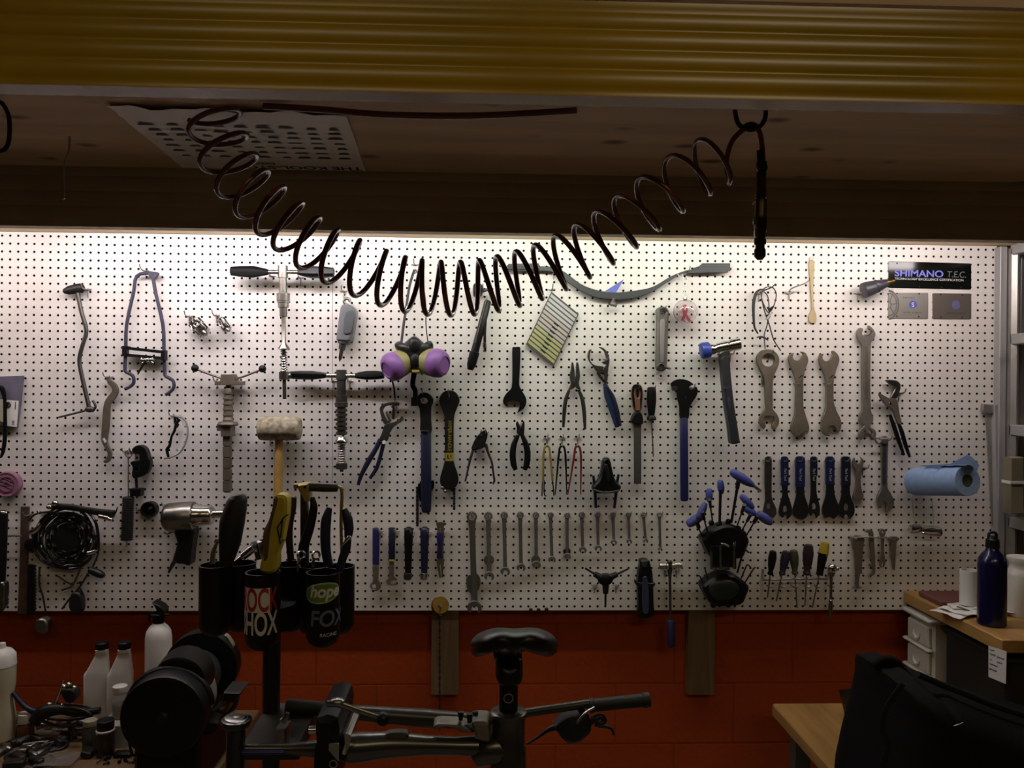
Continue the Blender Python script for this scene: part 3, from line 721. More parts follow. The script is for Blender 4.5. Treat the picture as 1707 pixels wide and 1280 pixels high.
t = Thing('respirator', 'black half-mask respirator with two purple filter cartridges', 'respirator')
b = MB('D'); b.pillow([(1420,770),(1450,748),(1485,760),(1520,730),(1550,715),(1580,730),(1622,765),(1650,745),(1672,760),(1676,800),(1650,830),(1630,870),(1622,920),(1590,960),(1540,962),(1510,940),(1498,900),(1480,840),(1435,810)], .055, .10, n=3, rings=7); t.part('facepiece', b, mat('black silicone', (17,18,19), .42))
b = MB('D'); b.ball((1552,780), .10, 40, 1.0, .5, 1.4); b.ball((1556,880), .10, 42, .8, .45, 1.3); t.part('exhale_housing', b, black)
b = MB('D'); b.box((1535,938),(1585,956), .098, .108); t.part('yellow_tab', b, mat('straw plastic', (150,136,60), .5))
cart = mat('magenta purple plastic', (128,84,148), .45); oliv = mat('olive filter body', (136,130,78), .5)
for sgn, c0, c1 in ((-1,(1490,880),(1340,950)), (1,(1615,880),(1765,905))):
    e1 = MB('D'); L = math.hypot(c1[0]-c0[0], c1[1]-c0[1])
    e1.ax(c0, c1, .065, [(0,60),(6,84),(58,92),(66,88)], 26, dq=.115)
    q = t.part('filter_cartridge', e1, oliv, 'olive and purple filter cartridge')
    e2 = MB('D'); e2.ax(c0, c1, .065, [(62,90),(80,96),(112,92),(130,76),(138,62),(140,52),(134,50),(134,2)], 26, dq=.115); t.part('filter_cover', e2, cart, of=q)
    for w_ in (1430,1660):
        pass
for q in ((1445,775),(1652,775)):
    b = MB('D'); b.ylathe(q, [(.05,20),(.075,22),(.08,14)]); t.part('strap_buckle', b, black)
b = MB('D'); b.rod([(1465,760),(1480,640),(1497,530),(1520,380),(1552,275)], .04, 9, flat=.4); t.part('head_strap', b, mat('grey elastic', (60,60,60), .8))
b = MB('D'); b.rod([(1640,750),(1628,640),(1628,530),(1612,400),(1560,275)], .04, 4); t.part('head_strap', b, mat('grey elastic', (60,60,60), .8))
b = MB('D'); b.rod([(1550,960),(1540,1040),(1558,1080),(1552,1170)], .04, [18,17,17,14], flat=.4); b.box((1530,1120),(1572,1178), .034, .044); t.part('neck_strap', b, black, 'black neck strap')
b = MB('D'); b.rod([(1405,1010),(1418,1070),(1422,1140)], .04, 6); t.part('neck_strap', b, black)
t.done(); hk('D', 1555, 245, 'wire hook from which the respirator straps hang')

t = Thing('bike_pump', 'slim black hand pump with hose, hanging right of the respirator', 'pump')
b = MB('G'); b.ax((690,400),(570,860), .03, [(0,16),(10,24),(270,26),(350,27),(354,33),(440,31),(475,18)], 20); t.part('barrel', b, black)
b = MB('G'); b.ax((680,390),(600,700), .045, [(0,5),(300,5)], 8); t.part('rail', b, dsteel)
b = MB('G'); b.pillow([(590,300),(610,283),(640,288),(660,325),(648,365),(620,385),(592,370)], .045, .05); t.part('head', b, black)
b = MB('G'); b.rod([(640,345),(690,330),(712,375)], .04, 11); t.part('clip', b, dsteel)
b = MB('G'); b.rod([(690,420),(675,500),(668,600),(668,690)], .035, 10); t.part('hose', b, hose)
b = MB('G'); b.ax((667,680),(670,740), .035, [(0,10),(4,14),(30,15),(32,11),(60,10)], 12); t.part('hose_fitting', b, chrome, 'silver hose fitting')
t.done(); hk('G', 655, 330, 'wire hook behind the head of the black hand pump')

# pliers built from two jaws and two grips
def pl(name, label, cat, group, parts):
    t = Thing(name, label, cat, group)
    for nm, mb, m, lb in parts: t.part(nm, mb, m, lb)
    t.done(); return t
def fl(rg, pts, d0, d1, bev=.001, **k): b = MB(rg); b.flat(pts, d0, d1, bev, **k); return b
def rd(rg, pts, d, r, **k): b = MB(rg); b.rod(pts, d, r, **k); return b
pl('slip_joint_pliers', 'large tongue and groove pliers with blue-black grips, left of the blue ring spanner', 'pliers', None, [
 ('jaw', fl('H', [(300,330),(272,260),(262,200),(285,168),(340,150),(400,148),(425,162),(390,180),(375,200),(355,192),(360,172),(310,185),(290,215),(300,260),(325,300),(345,300),(345,318)], .016, .026), dsteel, None),
 ('jaw', fl('H', [(300,340),(335,320),(380,310),(420,290),(440,262),(458,280),(452,300),(380,350),(345,400),(335,440),(318,470),(255,470),(280,400)], .024, .034), dsteel, None),
 ('slider', fl('H', [(310,230),(325,225),(350,300),(340,308)], .02, .03), steel, None),
 ('adjusting_screw', fl('H', [(368,190),(385,185),(382,285),(365,288)], .02, .032), blackmetal, None),
 ('grip', rd('H', [(268,455),(225,540),(165,640),(105,760),(84,830)], .028, [20,21,22,17,13], flat=.6), navy, 'navy grip'),
 ('grip', rd('H', [(295,470),(270,580),(235,690),(180,775)], .022, [18,17,17,13], flat=.6), navy, 'navy grip'),
 ('reflective_dot', fl('H', [(282,470),(300,462),(315,475),(305,492),(283,490)], .0335, .0355, .0005), paper, 'white sticker dot')])
hk('H', 395, 150, 'wire hook in the jaws of the tongue and groove pliers')

t = Thing('pedal_wrench', 'long ring-ended wrench with a dark blue sleeve, beside the black chain wrench', 'wrench')
b = MB('H'); b.flat([(565,130),(580,90),(620,70),(665,80),(698,115),(700,150),(685,190),(684,300),(682,400),(600,400),(595,300),(588,200),(570,165)], .012, .024, .001, holes=[[(590,125),(618,108),(648,120),(658,142),(636,165),(605,160)]], nh=1); t.part('ring_head', b, blackmetal)
b = MB('H'); b.ax((640,385),(643,1056), .018, [(0,38),(8,43),(500,43),(640,40),(662,36),(671,24)], 22, flat=.5); t.part('sleeve', b, navy, 'dark blue sleeve')
b = MB('H'); b.box((598,378),(660,392), .02, .032); t.part('collar', b, steel)
t.done(); hk('H', 618, 78, 'wire hook through the ring head of the blue sleeved wrench')

ytext = mat('yellow print', (150,136,42), .5)
t = Thing('chain_wrench', 'black bone-shaped wrench with yellow lettering and a dangling chain', 'wrench')
b = MB('H'); b.flat([(830,52),(880,65),(912,110),(915,150),(890,210),(872,270),(868,400),(868,560),(870,640),(895,720),(908,780),(898,825),(860,860),(800,862),(765,830),(755,780),(770,720),(792,640),(795,560),(795,400),(792,270),(775,210),(752,150),(756,105),(785,65)], .010, .024, .002, holes=[[(824,80),(834,80),(836,108),(824,110)]], nh=2); t.part('body', b, blackmetal)
b = MB('H'); o_ = b.w((822,300), .0245); b.text('HYPER-HANDLE', o_, Vector((0,0,-1)), Vector((1,0,0)), b.m(44, .024), sx=.80, bold=.0); t.part('lettering', b, ytext, 'yellow lettering')
b = MB('H'); b.flat([(800,565),(868,565),(868,632),(800,632)], .0238, .0245, .0002, n=1, holes=[[(812,578),(830,590),(822,600),(838,618),(815,615)],[(842,572),(852,590),(846,612),(840,590)]], nh=1); t.part('emblem', b, ytext, 'yellow emblem patch')
b = MB('H'); b.ball((775,852), .02, 16); b.ball((798,880), .02, 15); t.part('pivot_pin', b, steel)
b = MB('H')
for k in range(9): b.flat([(862+(k % 2)*3,855+k*20),(882-(k % 2)*3,855+k*20),(880,872+k*20),(864,872+k*20)], .010, .016, .0008)
t.part('chain', b, blackmetal)
t.done(); hk('H', 829, 75, 'wire hook through the top of the black lettered wrench')
t = Thing('chain_whip', 'chain whip with a hanging roller chain behind the blue sleeved wrench', 'chain whip')
b = MB('H')
for k in range(18): b.flat([(558+(k % 2)*3,845+k*18),(582-(k % 2)*3,845+k*18),(578,861+k*18),(560,861+k*18)], .006, .011, .0006)
t.part('chain', b, blackmetal)
b = MB('H'); b.flat([(575,820),(600,815),(700,790),(705,850),(690,870),(610,950),(590,960),(578,900)], .003, .008, .001); t.part('plate', b, black)
t.done()

pl('spoke_pliers', 'grey compound cutter pliers with thin bare handles, below the black cone wrench', 'pliers', None, [
 ('head', fl('H', [(1050,440),(1068,420),(1105,385),(1140,385),(1145,430),(1130,480),(1125,515),(1040,545),(1015,530),(1020,505)], .010, .026), blackmetal, None),
 ('blade', fl('H', [(1085,400),(1092,372),(1098,375),(1095,410),(1110,425),(1075,425)], .02, .028), dsteel, None),
 ('handle', rd('H', [(1030,530),(1008,600),(985,700),(962,800)], .018, [10,12,9,8]), steel, None),
 ('handle', rd('H', [(1130,490),(1150,560),(1180,640),(1195,740),(1202,795),(1188,820)], .018, [14,12,10,9,10,9]), steel, None),
 ('pivot', fl('H', [(1028,512),(1042,508),(1050,520),(1040,532),(1026,528)], .025, .031), chrome, None)])
hk('H', 1130, 395, 'wire hook behind the thin-handled cutter pliers')
pl('link_pliers', 'black chain link pliers with thick curved grips, nose up', 'pliers', None, [
 ('jaw', fl('H', [(1388,305),(1400,318),(1412,345),(1420,385),(1438,410),(1410,425),(1385,400),(1388,370),(1378,330)], .012, .022), blackmetal, None),
 ('jaw', fl('H', [(1445,305),(1432,318),(1424,345),(1398,390),(1395,415),(1440,420),(1448,380),(1450,330)], .016, .026), blackmetal, None),
 ('grip', rd('H', [(1395,420),(1362,500),(1352,580),(1360,660),(1378,705)], .02, [16,25,27,26,18], flat=.6), black, 'black grip'),
 ('grip', rd('H', [(1430,420),(1462,500),(1474,580),(1466,660),(1448,705)], .02, [16,25,27,26,18], flat=.6), black, 'black grip')])
hk('H', 1415, 345, 'wire hook between the jaws of the chain link pliers')
pl('cone_wrench', 'flat black open-ended wrench hanging jaw down below the colour card', 'wrench', None, [
 ('body', fl('G', [(850,712),(870,708),(902,712),(900,850),(896,960),(915,1000),(938,1040),(942,1075),(925,1115),(880,1145,'s'),(895,1110),(900,1080),(880,1065),(830,1065),(812,1080),(808,1095,'s'),(790,1080),(790,1050),(810,1015),(845,975),(850,850)], .008, .016), black, None)])
# colour card
t = Thing('spoke_ruler_card', 'tilted chart card striped dark grey, pink and yellow-green in a clear sleeve', 'chart')
def crd(u, v): return (1108+(1290-1108)*u+(940-1108)*v, 342+(490-342)*u+(690-342)*v)
b = MB('G'); b.flat([crd(0,0),crd(1,0),crd(1,1),crd(0,1)], .012, .0165, .0005, n=1); t.part('sleeve', b, mat('grey card edge', (70,70,66), .5))
cols = [(172,172,170)]*4+[(172,160,152)]*4+[(164,164,112)]*5
for k in range(13):
    b = MB('G'); v0 = .03+k*.073; b.flat([crd(.03,v0),crd(.97,v0),crd(.97,v0+.05),crd(.03,v0+.05)], .016, .0173, .0002, n=1)
    t.part('stripe', b, mat('card stripe %d' % (k//4 if k < 12 else 2), cols[k], .55))
b = MB('G')
for k in range(8):
    v0 = .38+k*.073; b.flat([crd(.45,v0),crd(.62,v0),crd(.62,v0+.028),crd(.45,v0+.028)], .0172, .0178, .0001, n=1)
t.part('print', b, ink)
t.done(); hk('G', 1110, 330, 'wire hook holding the tilted chart card')

pl('combination_pliers', 'long brown-handled flat nose pliers hanging nose up', 'pliers', None, [
 ('jaw', fl('J', [(440,210),(452,212),(462,270),(466,330),(480,350),(470,400),(415,430),(432,380),(425,320),(435,260)], .012, .024), dsteel, None),
 ('jaw', fl('J', [(478,210),(490,212),(500,260),(506,320),(496,380),(512,425),(480,415),(455,360),(470,330),(474,270)], .018, .030), dsteel, None),
 ('grip', rd('J', [(420,430),(395,500),(382,600),(375,722)], .02, [12,16,16,10], flat=.6), mat('brown black grip', (40,34,30), .5), None),
 ('grip', rd('J', [(495,425),(525,500),(540,610),(546,738)], .022, [12,17,16,10], flat=.6), mat('brown black grip', (40,34,30), .5), None)])
hk('J', 462, 330, 'wire hook in the jaws of the flat nose pliers')
pl('adjustable_pliers', 'self-adjusting pliers with wide curved jaws and a blue-green grip', 'pliers', None, [
 ('jaw', fl('J', [(590,105),(598,110),(582,150),(588,200),(620,230),(680,240),(700,255),(690,290),(660,295),(640,285),(600,230),(572,190),(565,150),(575,115)], .012, .024), steel, None),
 ('jaw', fl('J', [(655,88),(690,95),(725,135),(738,190),(730,250),(722,330),(712,360),(695,300),(690,260),(712,230),(690,220),(680,205),(712,195),(705,150),(690,115)], .016, .028), steel, None),
 ('link', fl('J', [(640,285),(720,300),(718,370),(700,378),(640,305)], .01, .02, holes=[[(665,300),(700,310),(700,350)]], nh=1), steel, None),
 ('grip', rd('J', [(705,375),(730,470),(765,570),(800,722)], .016, [16,34,36,16], flat=.5), mat('teal navy grip', (34,50,76), .4), 'blue-green grip'),
 ('grip', rd('J', [(720,400),(765,480),(800,600),(824,712)], .024, [10,18,20,12], flat=.5), navy, 'blue grip')])
hk('J', 715, 185, 'wire hook by the upper jaw of the self-adjusting pliers')
pl('hand_file', 'flat steel file with a brown and black handle', 'file', None, [
 ('blade', fl('J', [(932,690),(990,690),(990,1168),(934,1168)], .014, .020, n=1), mat('file steel', (98,94,88), .55, .7, .1, 200), None),
 ('handle', fl('J', [(925,395),(955,380),(990,395),(1002,450),(995,530),(985,590),(938,590),(922,530),(912,450)], .006, .03, .004, holes=[[(945,430),(960,422),(970,440),(968,480),(955,490),(946,470)]]), mat('reddish brown handle', (122,82,62), .5), 'brown handle'),
 ('inlay', fl('J', [(925,395),(950,382),(985,392),(998,440),(992,540),(985,580),(982,500),(985,440),(965,410),(940,415),(930,450),(938,500),(942,575),(930,560),(915,450)], .0285, .032, .0005), black, None),
 ('ferrule', fl('J', [(938,605),(985,605),(1002,660),(995,695),(925,690),(910,660)], .004, .03, .003), black, None)])
hk('J', 956, 415, 'wire hook through the handle of the flat file')
pl('thin_screwdriver', 'slim black handled screwdriver next to the flat file', 'screwdriver', None, [
 ('handle', (lambda b: (b.ax((1072,402),(1072,672), .016, [(0,20),(6,32),(30,36),(110,38),(200,28),(225,24),(240,36),(262,36),(268,14)], 18), b)[1])(MB('J')), black, None),
 ('shaft', rd('J', [(1072,670),(1080,820),(1086,955)], .016, 5, n=1), steel, None)])
hk('J', 1080, 425, 'wire hook at the top of the slim black screwdriver')
pl('pedal_wrench_tool', 'long blue-handled pedal wrench with a notched black head', 'wrench', None, [
 ('head', fl('J', [(1222,375,'s'),(1250,352),(1300,340),(1355,350),(1392,372),(1400,385),(1375,395),(1368,412),(1385,425),(1405,418),(1422,400),(1436,430),(1425,475),(1395,520),(1370,570),(1362,650),(1298,650),(1292,560),(1275,490),(1268,440),(1240,425,'s'),(1232,410)], .012, .022, holes=[[(1338,478),(1346,478),(1346,487),(1338,487)]]), black, None),
 ('handle', (lambda b: (b.ax((1327,645),(1332,1305), .017, [(0,28),(6,33),(320,33),(640,33),(654,30),(660,20)], 20, flat=.5), b)[1])(MB('J')), blue, 'blue handle'),
 ('stamp', fl('J', [(1230,410),(1255,395),(1280,405),(1265,430),(1240,432)], .0205, .023, .0006), steel, None)])
hk('J', 1385, 410, 'wire hook in the notch of the pedal wrench head')

# dishing gauge with paper
t = Thing('dishing_tool', 'long curved black wheel dishing gauge with flat ends, behind the air hose', 'gauge')
b = MB('G'); b.flat([(822,158,'s'),(1025,155,'s'),(1030,175,'s'),(1120,180),(1200,215),(1300,290),(1400,330),(1520,348),(1640,338),(1740,322),(1800,300),(1900,240),(1990,205),(2040,195),(2050,185,'s'),(2090,172,'s'),(2105,155,'s'),(2290,155,'s'),(2290,205,'s'),(2010,212),(1900,265),(1800,330),(1740,360),(1640,388),(1520,394),(1400,380),(1290,330),(1180,255),(1100,208),(820,208,'s')], .02, .028, .0012, n=3)
t.part('arm', b, mat('grey anodised steel', (58,60,61), .45, .6))
b = MB('G'); b.ax((1522,385),(1512,440), .035, [(0,10),(15,10),(16,16),(30,16),(32,30),(46,32),(55,14)], 14); t.part('gauge_screw', b, dsteel)
b = MB('G'); b.box((820,168),(1030,196), .02, .034); t.part('end_pad', b, blackmetal)
b = MB('N'); b.flat([(505,200),(730,200),(728,255),(400,262),(420,238),(490,232)], .0275, .034, .0008, n=1); t.part('end_pad', b, mat('grey anodised steel', (58,60,61), .45, .6))
t.done(); hk('G', 1118, 205, 'wire hook under the left bend of the dishing gauge'); hk('N', 400, 255, 'wire hook under the right bend of the dishing gauge')
t = Thing('paper_scrap', 'blue-violet paper triangle tucked behind the dishing gauge', 'paper')
b = MB('G'); b.flat([(1590,258),(1460,340),(1535,350)], .030, .0306, .0001, n=1); t.part('paper', b, mat('blue violet paper', (96,104,176), .7)); t.done()

# glass bauble with ribbon
t = Thing('glass_bauble', 'clear glass ball ornament hung on white string from the dishing gauge', 'ornament')
gl = mat('clear glass', (250,244,246), .0, trans=1.0)
b = MB('N'); b.ball((390,565), .05, 96, seg=32); t.part('glass_ball', b, gl, 'clear glass ball', ang=180)
b = MB('N'); b.ball((390,565), .05, 93, seg=32); t.part('inner_face', b, gl, ang=180, flip=True)
b = MB('N'); b.ax((388,448),(390,475), .05, [(0,10),(3,16),(24,18),(27,20)], 14); t.part('cap', b, chrome)
b = MB('N'); b.rod([(388,450),(382,380),(375,300),(365,270)], [.05,.045,.036,.03], 4); b.rod([(375,310),(345,285),(330,270)], .034, 3); t.part('string', b, paper); t.done()
t = Thing('ribbon', 'folded pink awareness ribbon inside the clear glass ball', 'ribbon')
pk = mat('dusty pink satin', (176,84,92), .5)
b = MB('N'); b.rod([(365,642),(392,580),(402,540),(388,518),(374,540),(386,580),(432,650)], .05, [12,12,9,9,9,12,12], n=4, flat=.25); t.part('ribbon', b, pk); t.done()

t = Thing('bicycle_crank', 'polished silver bicycle crank arm hanging upright', 'crank arm')
b = MB('N'); b.flat([(160,560),(172,538),(205,528),(238,536),(256,565),(254,640),(250,760),(245,900),(240,1000),(225,1030),(195,1038),(165,1022),(158,980),(162,800),(165,640)], .01, .034, .005, holes=[[(195,560),(215,552),(232,566),(226,585),(206,590),(194,578)]]); t.part('arm', b, satin)
b = MB('N'); b.flat([(195,630),(230,630),(226,760),(220,960),(195,965),(192,760)], .033, .0355, .001); t.part('recess', b, alu)
b = MB('N'); b.ylathe((198,1005), [(.03,34),(.05,33),(.052,26),(.048,24),(.048,3)]); t.part('pedal_boss', b, dsteel)
b = MB('N'); b.rod([(225,1000),(250,1012),(275,1018)], .035, [12,9,6]); t.part('stud', b, dsteel)
t.done(); hk('N', 212, 565, 'wire hook in the top eye of the crank arm')

# soft-face hammer
t = Thing('soft_face_hammer', 'chrome hammer with a blue plastic face and a dark grip handle', 'hammer')
b = MB('N'); b.ax((582,868),(825,818), .05, [(0,44),(20,46),(30,42),(52,36),(60,40),(140,46),(152,36),(160,34),(162,48),(240,50),(246,42)], 24); t.part('head', b, chrome)
b = MB('N'); b.ax((512,878),(588,866), .05, [(0,52),(4,62),(20,66),(64,64),(74,56),(77,44)], 24); t.part('blue_face', b, mat('blue nylon', (44,64,150), .4), 'blue plastic face')
b = MB('N'); b.flat([(655,890),(730,870),(728,925),(672,925)], .034, .066, .003); t.part('neck', b, steel)
b = MB('N'); b.flat([(668,920),(732,915),(735,1000),(746,1120),(765,1290),(790,1450),(812,1590),(815,1600),(755,1612),(742,1590),(730,1480),(700,1290),(680,1100),(672,1000)], .03, .068, .006); t.part('handle', b, mat('black grey grip', (38,38,42), .5))
b = MB('N'); b.flat([(688,1165),(750,1155),(750,1172),(690,1180)], .064, .0685, .001); b.flat([(722,1245),(742,1240),(752,1330),(735,1335)], .067, .0692, .001); t.part('grip_band', b, purpleblue)
t.done(); hk('N', 690, 905, 'wire hook left of the hammer neck'); hk('N', 745, 900, 'wire hook right of the hammer neck')
# ------------------------------------------------------------------ cable ties, stick, nozzle, signs
t = Thing('cable_bundle', 'tied loop of thin black cable on a hook at upper right', 'cable')
cab = mat('dark cable', (52,50,50), .5)
b = MB('N'); b.rod([(1105,345),(1075,372),(1020,395),(985,392),(950,420),(930,500),(930,600),(938,690),(965,740)], .03, [4,5,6,8,11,13,11,8,6], n=4); t.part('strap', b, mat('black strap', (34,32,32), .5))
b = MB('N'); b.rod([(1040,370),(1085,378),(1110,430),(1090,520),(1050,575),(1015,520),(992,450),(1000,395),(1035,372)], .034, 4.5, n=4); t.part('cable_loop', b, cab)
b = MB('N'); b.rod([(1000,395),(1040,440),(1052,520),(1050,600),(1035,680),(1015,750),(1022,860)], .03, 4.5, n=4); t.part('cable', b, cab)
b = MB('N'); b.rod([(995,470),(1020,570),(1055,670),(1090,790),(1145,875)], .03, 5, n=4); t.part('cable', b, cab)
b = MB('N'); b.rod([(955,770),(990,765),(1020,775),(1045,795)], .03, [4,8,8,3]); t.part('cable_end', b, cab)
b = MB('N'); b.rod([(1025,630),(1060,590),(1080,572)], .038, 6); b.rod([(1040,625),(1062,600)], .04, 8, n=1); t.part('twist_tie', b, zinc, 'silver twist tie')
b = MB('N'); b.flat([(1045,545),(1060,535),(1092,518),(1080,545),(1055,565)], .034, .042, .001); t.part('tag', b, black)
t.done(); hk('N', 970, 425, 'wire hook holding the tied loop of cable')
t = Thing('wooden_stick', 'thin pale wooden stir stick with a rounded tip, hung upright', 'stick')
b = MB('N'); b.flat([(1370,165),(1408,165),(1405,300),(1402,420),(1408,545),(1424,590),(1424,640),(1410,655),(1380,655),(1366,635),(1368,590),(1388,545),(1382,420),(1374,300)], .004, .008, .0006); t.part('stick', b, mat('bare wood', (178,160,118), .7, 0, .1, 30)); t.done()
t = Thing('steel_washer', 'bright washer holding the top of the wooden stick', 'washer')
b = MB('N'); b.ylathe((1390,148), [(.0,20),(.005,20),(.006,18),(.006,7),(.004,5)]); t.part('washer', b, white); t.done()
t = Thing('long_peg_hook', 'long bent wire hook left of the wooden stick', 'hook')
b = MB('N'); b.rod([(1375,295),(1370,318),(1330,345),(1260,370),(1225,388),(1212,408)], [.06,.055,.05,.035,.02,.002], 6); b.rod([(1178,412),(1195,420),(1230,420),(1248,408)], .004, 7); b.rod([(1212,415),(1212,472)], .004, 6, n=1); t.part('wire', b, zinc); t.done()
t = Thing('tire_chuck', 'black cylindrical fitting with a brass tip, pointing at the black sign', 'fitting')
b = MB('O'); b.ax((290,515),(545,430), .05, [(0,50),(4,64),(30,66),(92,58),(96,50),(100,54),(120,56),(124,48),(150,46),(154,42),(180,38),(200,34)], 24); t.part('body', b, mat('charcoal plastic', (58,56,64), .4))
b = MB('O'); b.ax((474,450),(548,432), .05, [(0,30),(20,28),(24,16),(60,14),(76,11)], 14); t.part('brass_tip', b, brass, 'brass tip')
t.done(); hk('O', 238, 540, 'wire hook at the rear of the black fitting with the brass tip')
b = MB('ZI')
# signs
def sign(name, label, rg, pts, m):
    t = Thing(name, label, 'sign'); b = MB(rg); b.flat(pts, .0012, .0032, .0004, n=4); t.part('plate', b, m); return t
RG['SG'] = (1470, 425, 10.041)
def rrect(a, b_, c, d_, r=12):      # four corners in order -> rounded outline
    o = []
    P4 = [Vector(q) for q in (a, b_, c, d_)]
    for i in range(4):
        p, q, s_ = P4[i-1], P4[i], P4[(i+1) % 4]
        o.append(tuple(q+(p-q).normalized()*r)+('s',)); o.append(tuple(q+((p-q).normalized()+(s_-q).normalized())*r*.3)); o.append(tuple(q+(s_-q).normalized()*r)+('s',))
    return o
blk = mat('black gloss plate', (12,15,13), .10, spec=.25)
t = sign('brand_sign', 'wide black plate with violet blue lettering at the upper right of the board', 'SG', rrect((108,102),(1495,142),(1495,578),(108,545),22), blk)
xd = (wp(1617,440,0)-wp(1482,436.5,0)); xd = Vector((xd.x,0,xd.z)).normalized(); zd = Vector((-xd.z,0,xd.x))
vb = mat('violet blue print', (112,116,214), .5); gp = mat('grey print', (110,112,112), .5); wp_ = mat('white print', (196,196,190), .5)
def txt(t, nm, body, rg, at, size, m, d=.0034, **k):
    b = MB(rg); o_ = b.w(at, d); b.text(body, o_, xd, zd, b.m(size, d), depth=.0004, **k); t.part(nm, b, m)
txt(t, 'brand_lettering', 'SHIMANO', 'SG', (212,352), 158, vb, sx=1.20, bold=.02)
txt(t, 'tec_lettering', 'T.E.C.', 'SG', (1085,372), 150, gp, sx=.92, shear=.12)
txt(t, 'small_lettering', 'TECHNOLOGY EXCELLENCE CERTIFICATION', 'SG', (212,412), 52, wp_, sx=1.13, bold=.006)
def screws(t, rg, pts, m=ink, r=14):
    for q in pts:
        b = MB(rg); b.ylathe(q, [(.003,r),(.0042,r*.8)], 12); t.part('rivet', b, m)
screws(t, 'SG', [(258,138),(632,530),(1000,540),(1330,545)])
t.done()
silv = mat('silver plate', (150,146,140), .35, .55)
t = sign('certificate_plate', 'silver plate with a round blue S emblem and half a chainring print', 'SG', rrect((108,632),(775,632),(775,1066),(108,1060),20), silv)
b = MB('SG'); b.ylathe((522,828), [(.0031,66),(.0036,64)], 28); t.part('emblem', b, mat('emblem blue', (70,80,176), .5))
txt(t, 'emblem_letter', 'S', 'SG', (496,868), 108, wp_, .0039, bold=.02)
pg = mat('faint grey print', (104,100,98), .5, .3)
b = MB('SG')
arc = lambda r, n=14, a0=-88, a1=88: [(112+r*.72*math.cos(math.radians(a0+(a1-a0)*i/n)), 830+r*math.sin(math.radians(a0+(a1-a0)*i/n))) for i in range(n+1)]
b.rod(arc(235), .0033, 15, 6, 1, flat=.1); b.rod(arc(190), .0033, 12, 6, 1, flat=.15); b.rod(arc(60,8), .0033, 10, 6, 1, flat=.15)
for a in (-62,-5,50):
    b.rod([(112+60*.72*math.cos(math.radians(a)),830+60*math.sin(math.radians(a))),(112+235*.72*math.cos(math.radians(a)),830+235*math.sin(math.radians(a)))], .0033, 10, 6, 1, flat=.15)
t.part('chainring_print', b, pg)
txt(t, 'brand_lettering', 'SHIMANO', 'SG', (345,728), 48, pg, sx=1.0)
txt(t, 'certificate_lettering', 'CERTIFIED TECHNICIAN', 'SG', (348,972), 34, pg, sx=.92)
screws(t, 'SG', [(258,642),(628,648),(258,1024),(622,1032)]); t.done()
t = sign('certificate_plate', 'bronze-grey plate with a faint violet emblem, right of the silver plate', 'SG', rrect((848,640),(1496,646),(1496,1074),(848,1068),20), mat('bronze grey plate', (112,104,98), .35, .5))
b = MB('SG'); b.ylathe((1240,835), [(.0031,74),(.0036,72)], 28); t.part('emblem', b, mat('dim violet print', (92,88,132), .5))
txt(t, 'certificate_lettering', 'CERTIFIED TECHNICIAN', 'SG', (1085,982), 34, mat('dark bronze print', (66,60,56), .5), sx=.9)
screws(t, 'SG', [(990,660),(1350,668),(990,1040),(1350,1046)]); t.done()

# ------------------------------------------------------------------ big flat spanners
def hexcut(cx, cy, r, n=6, a0=0): return [(cx+r*math.cos(a0+2*PI*i/n), cy+r*math.sin(a0+2*PI*i/n)) for i in range(n)]
warm = mat('warm grey steel', (128,118,104), .5, .65, .1, 40)
t = Thing('flat_spanner', 'flat grey spanner with a round ring eye on top, leftmost of three', 'spanner', 'large flat headset spanners')
b = MB('Q'); b.flat([(318,118),(375,135),(412,180),(418,235),(400,290),(375,345),(360,420),(360,600),(362,650),(395,690),(417,740),(412,790),(380,828),(360,825,'s'),(352,795),(372,760),(365,715),(290,715),(285,760),(300,800),(282,828,'s'),(250,790),(242,740),(262,690),(298,650),(296,600),(290,420),(270,340),(235,270),(218,220),(225,170),(262,130)], .008, .018, .0012, holes=[hexcut(321,214,58,12)], nh=1); t.part('body', b, warm)
b = MB('Q'); b.flat([(250,270),(285,345),(275,430),(262,425),(265,350),(245,300)], .004, .010, .0008); t.part('rear_ridge', b, brown_steel)
t.done(); hk('Q', 321, 165, 'wire hook in the ring eye of the leftmost flat spanner'); 
for (lab, top, low, gx) in (('flat grey spanner with one open jaw and a slotted foot, middle of three', [(548,152),(538,185),(542,205),(578,222),(602,210),(622,185),(632,165),(608,140,'s'),(640,145),(668,180),(676,220),(660,270),(640,330)], [(632,400),(632,620),(645,680),(680,790),(684,830),(670,866,'s'),(658,848),(635,850),(600,885),(560,885),(530,860),(522,810),(540,745),(560,690),(562,600),(565,400),(540,320),(512,250),(502,200),(515,165),(548,152,'s')], 0),
                             ('flat grey spanner with open jaws at both ends, rightmost of three', [(812,158),(802,190),(810,212),(835,225),(870,210),(892,165),(886,140,'s'),(900,130),(938,165),(952,210),(940,260),(915,330)], [(902,400),(902,580),(925,660),(960,730),(970,790),(960,840),(940,866,'s'),(925,830),(905,800),(870,800),(850,830),(855,870),(880,890,'s'),(845,890),(805,860),(790,800),(800,730),(825,670),(835,600),(832,400),(808,320),(780,250),(770,200),(782,165),(812,158,'s')], 0)):
    t = Thing('flat_spanner', lab, 'spanner', 'large flat headset spanners')
    b = MB('Q'); b.flat(top+low, .008, .018, .0012); t.part('body', b, warm)
    b = MB('Q'); x = 575 if 'middle' in lab else 850
    b.flat([(x+15,372),(x+50,345),(x+58,350),(x+22,376)], .0178, .0186, .0002, n=1); t.part('slit_mark', b, ink)
    t.done()
hk('Q', 570, 425, 'wire hook behind the middle flat spanner'); hk('Q', 835, 425, 'wire hook behind the rightmost flat spanner')
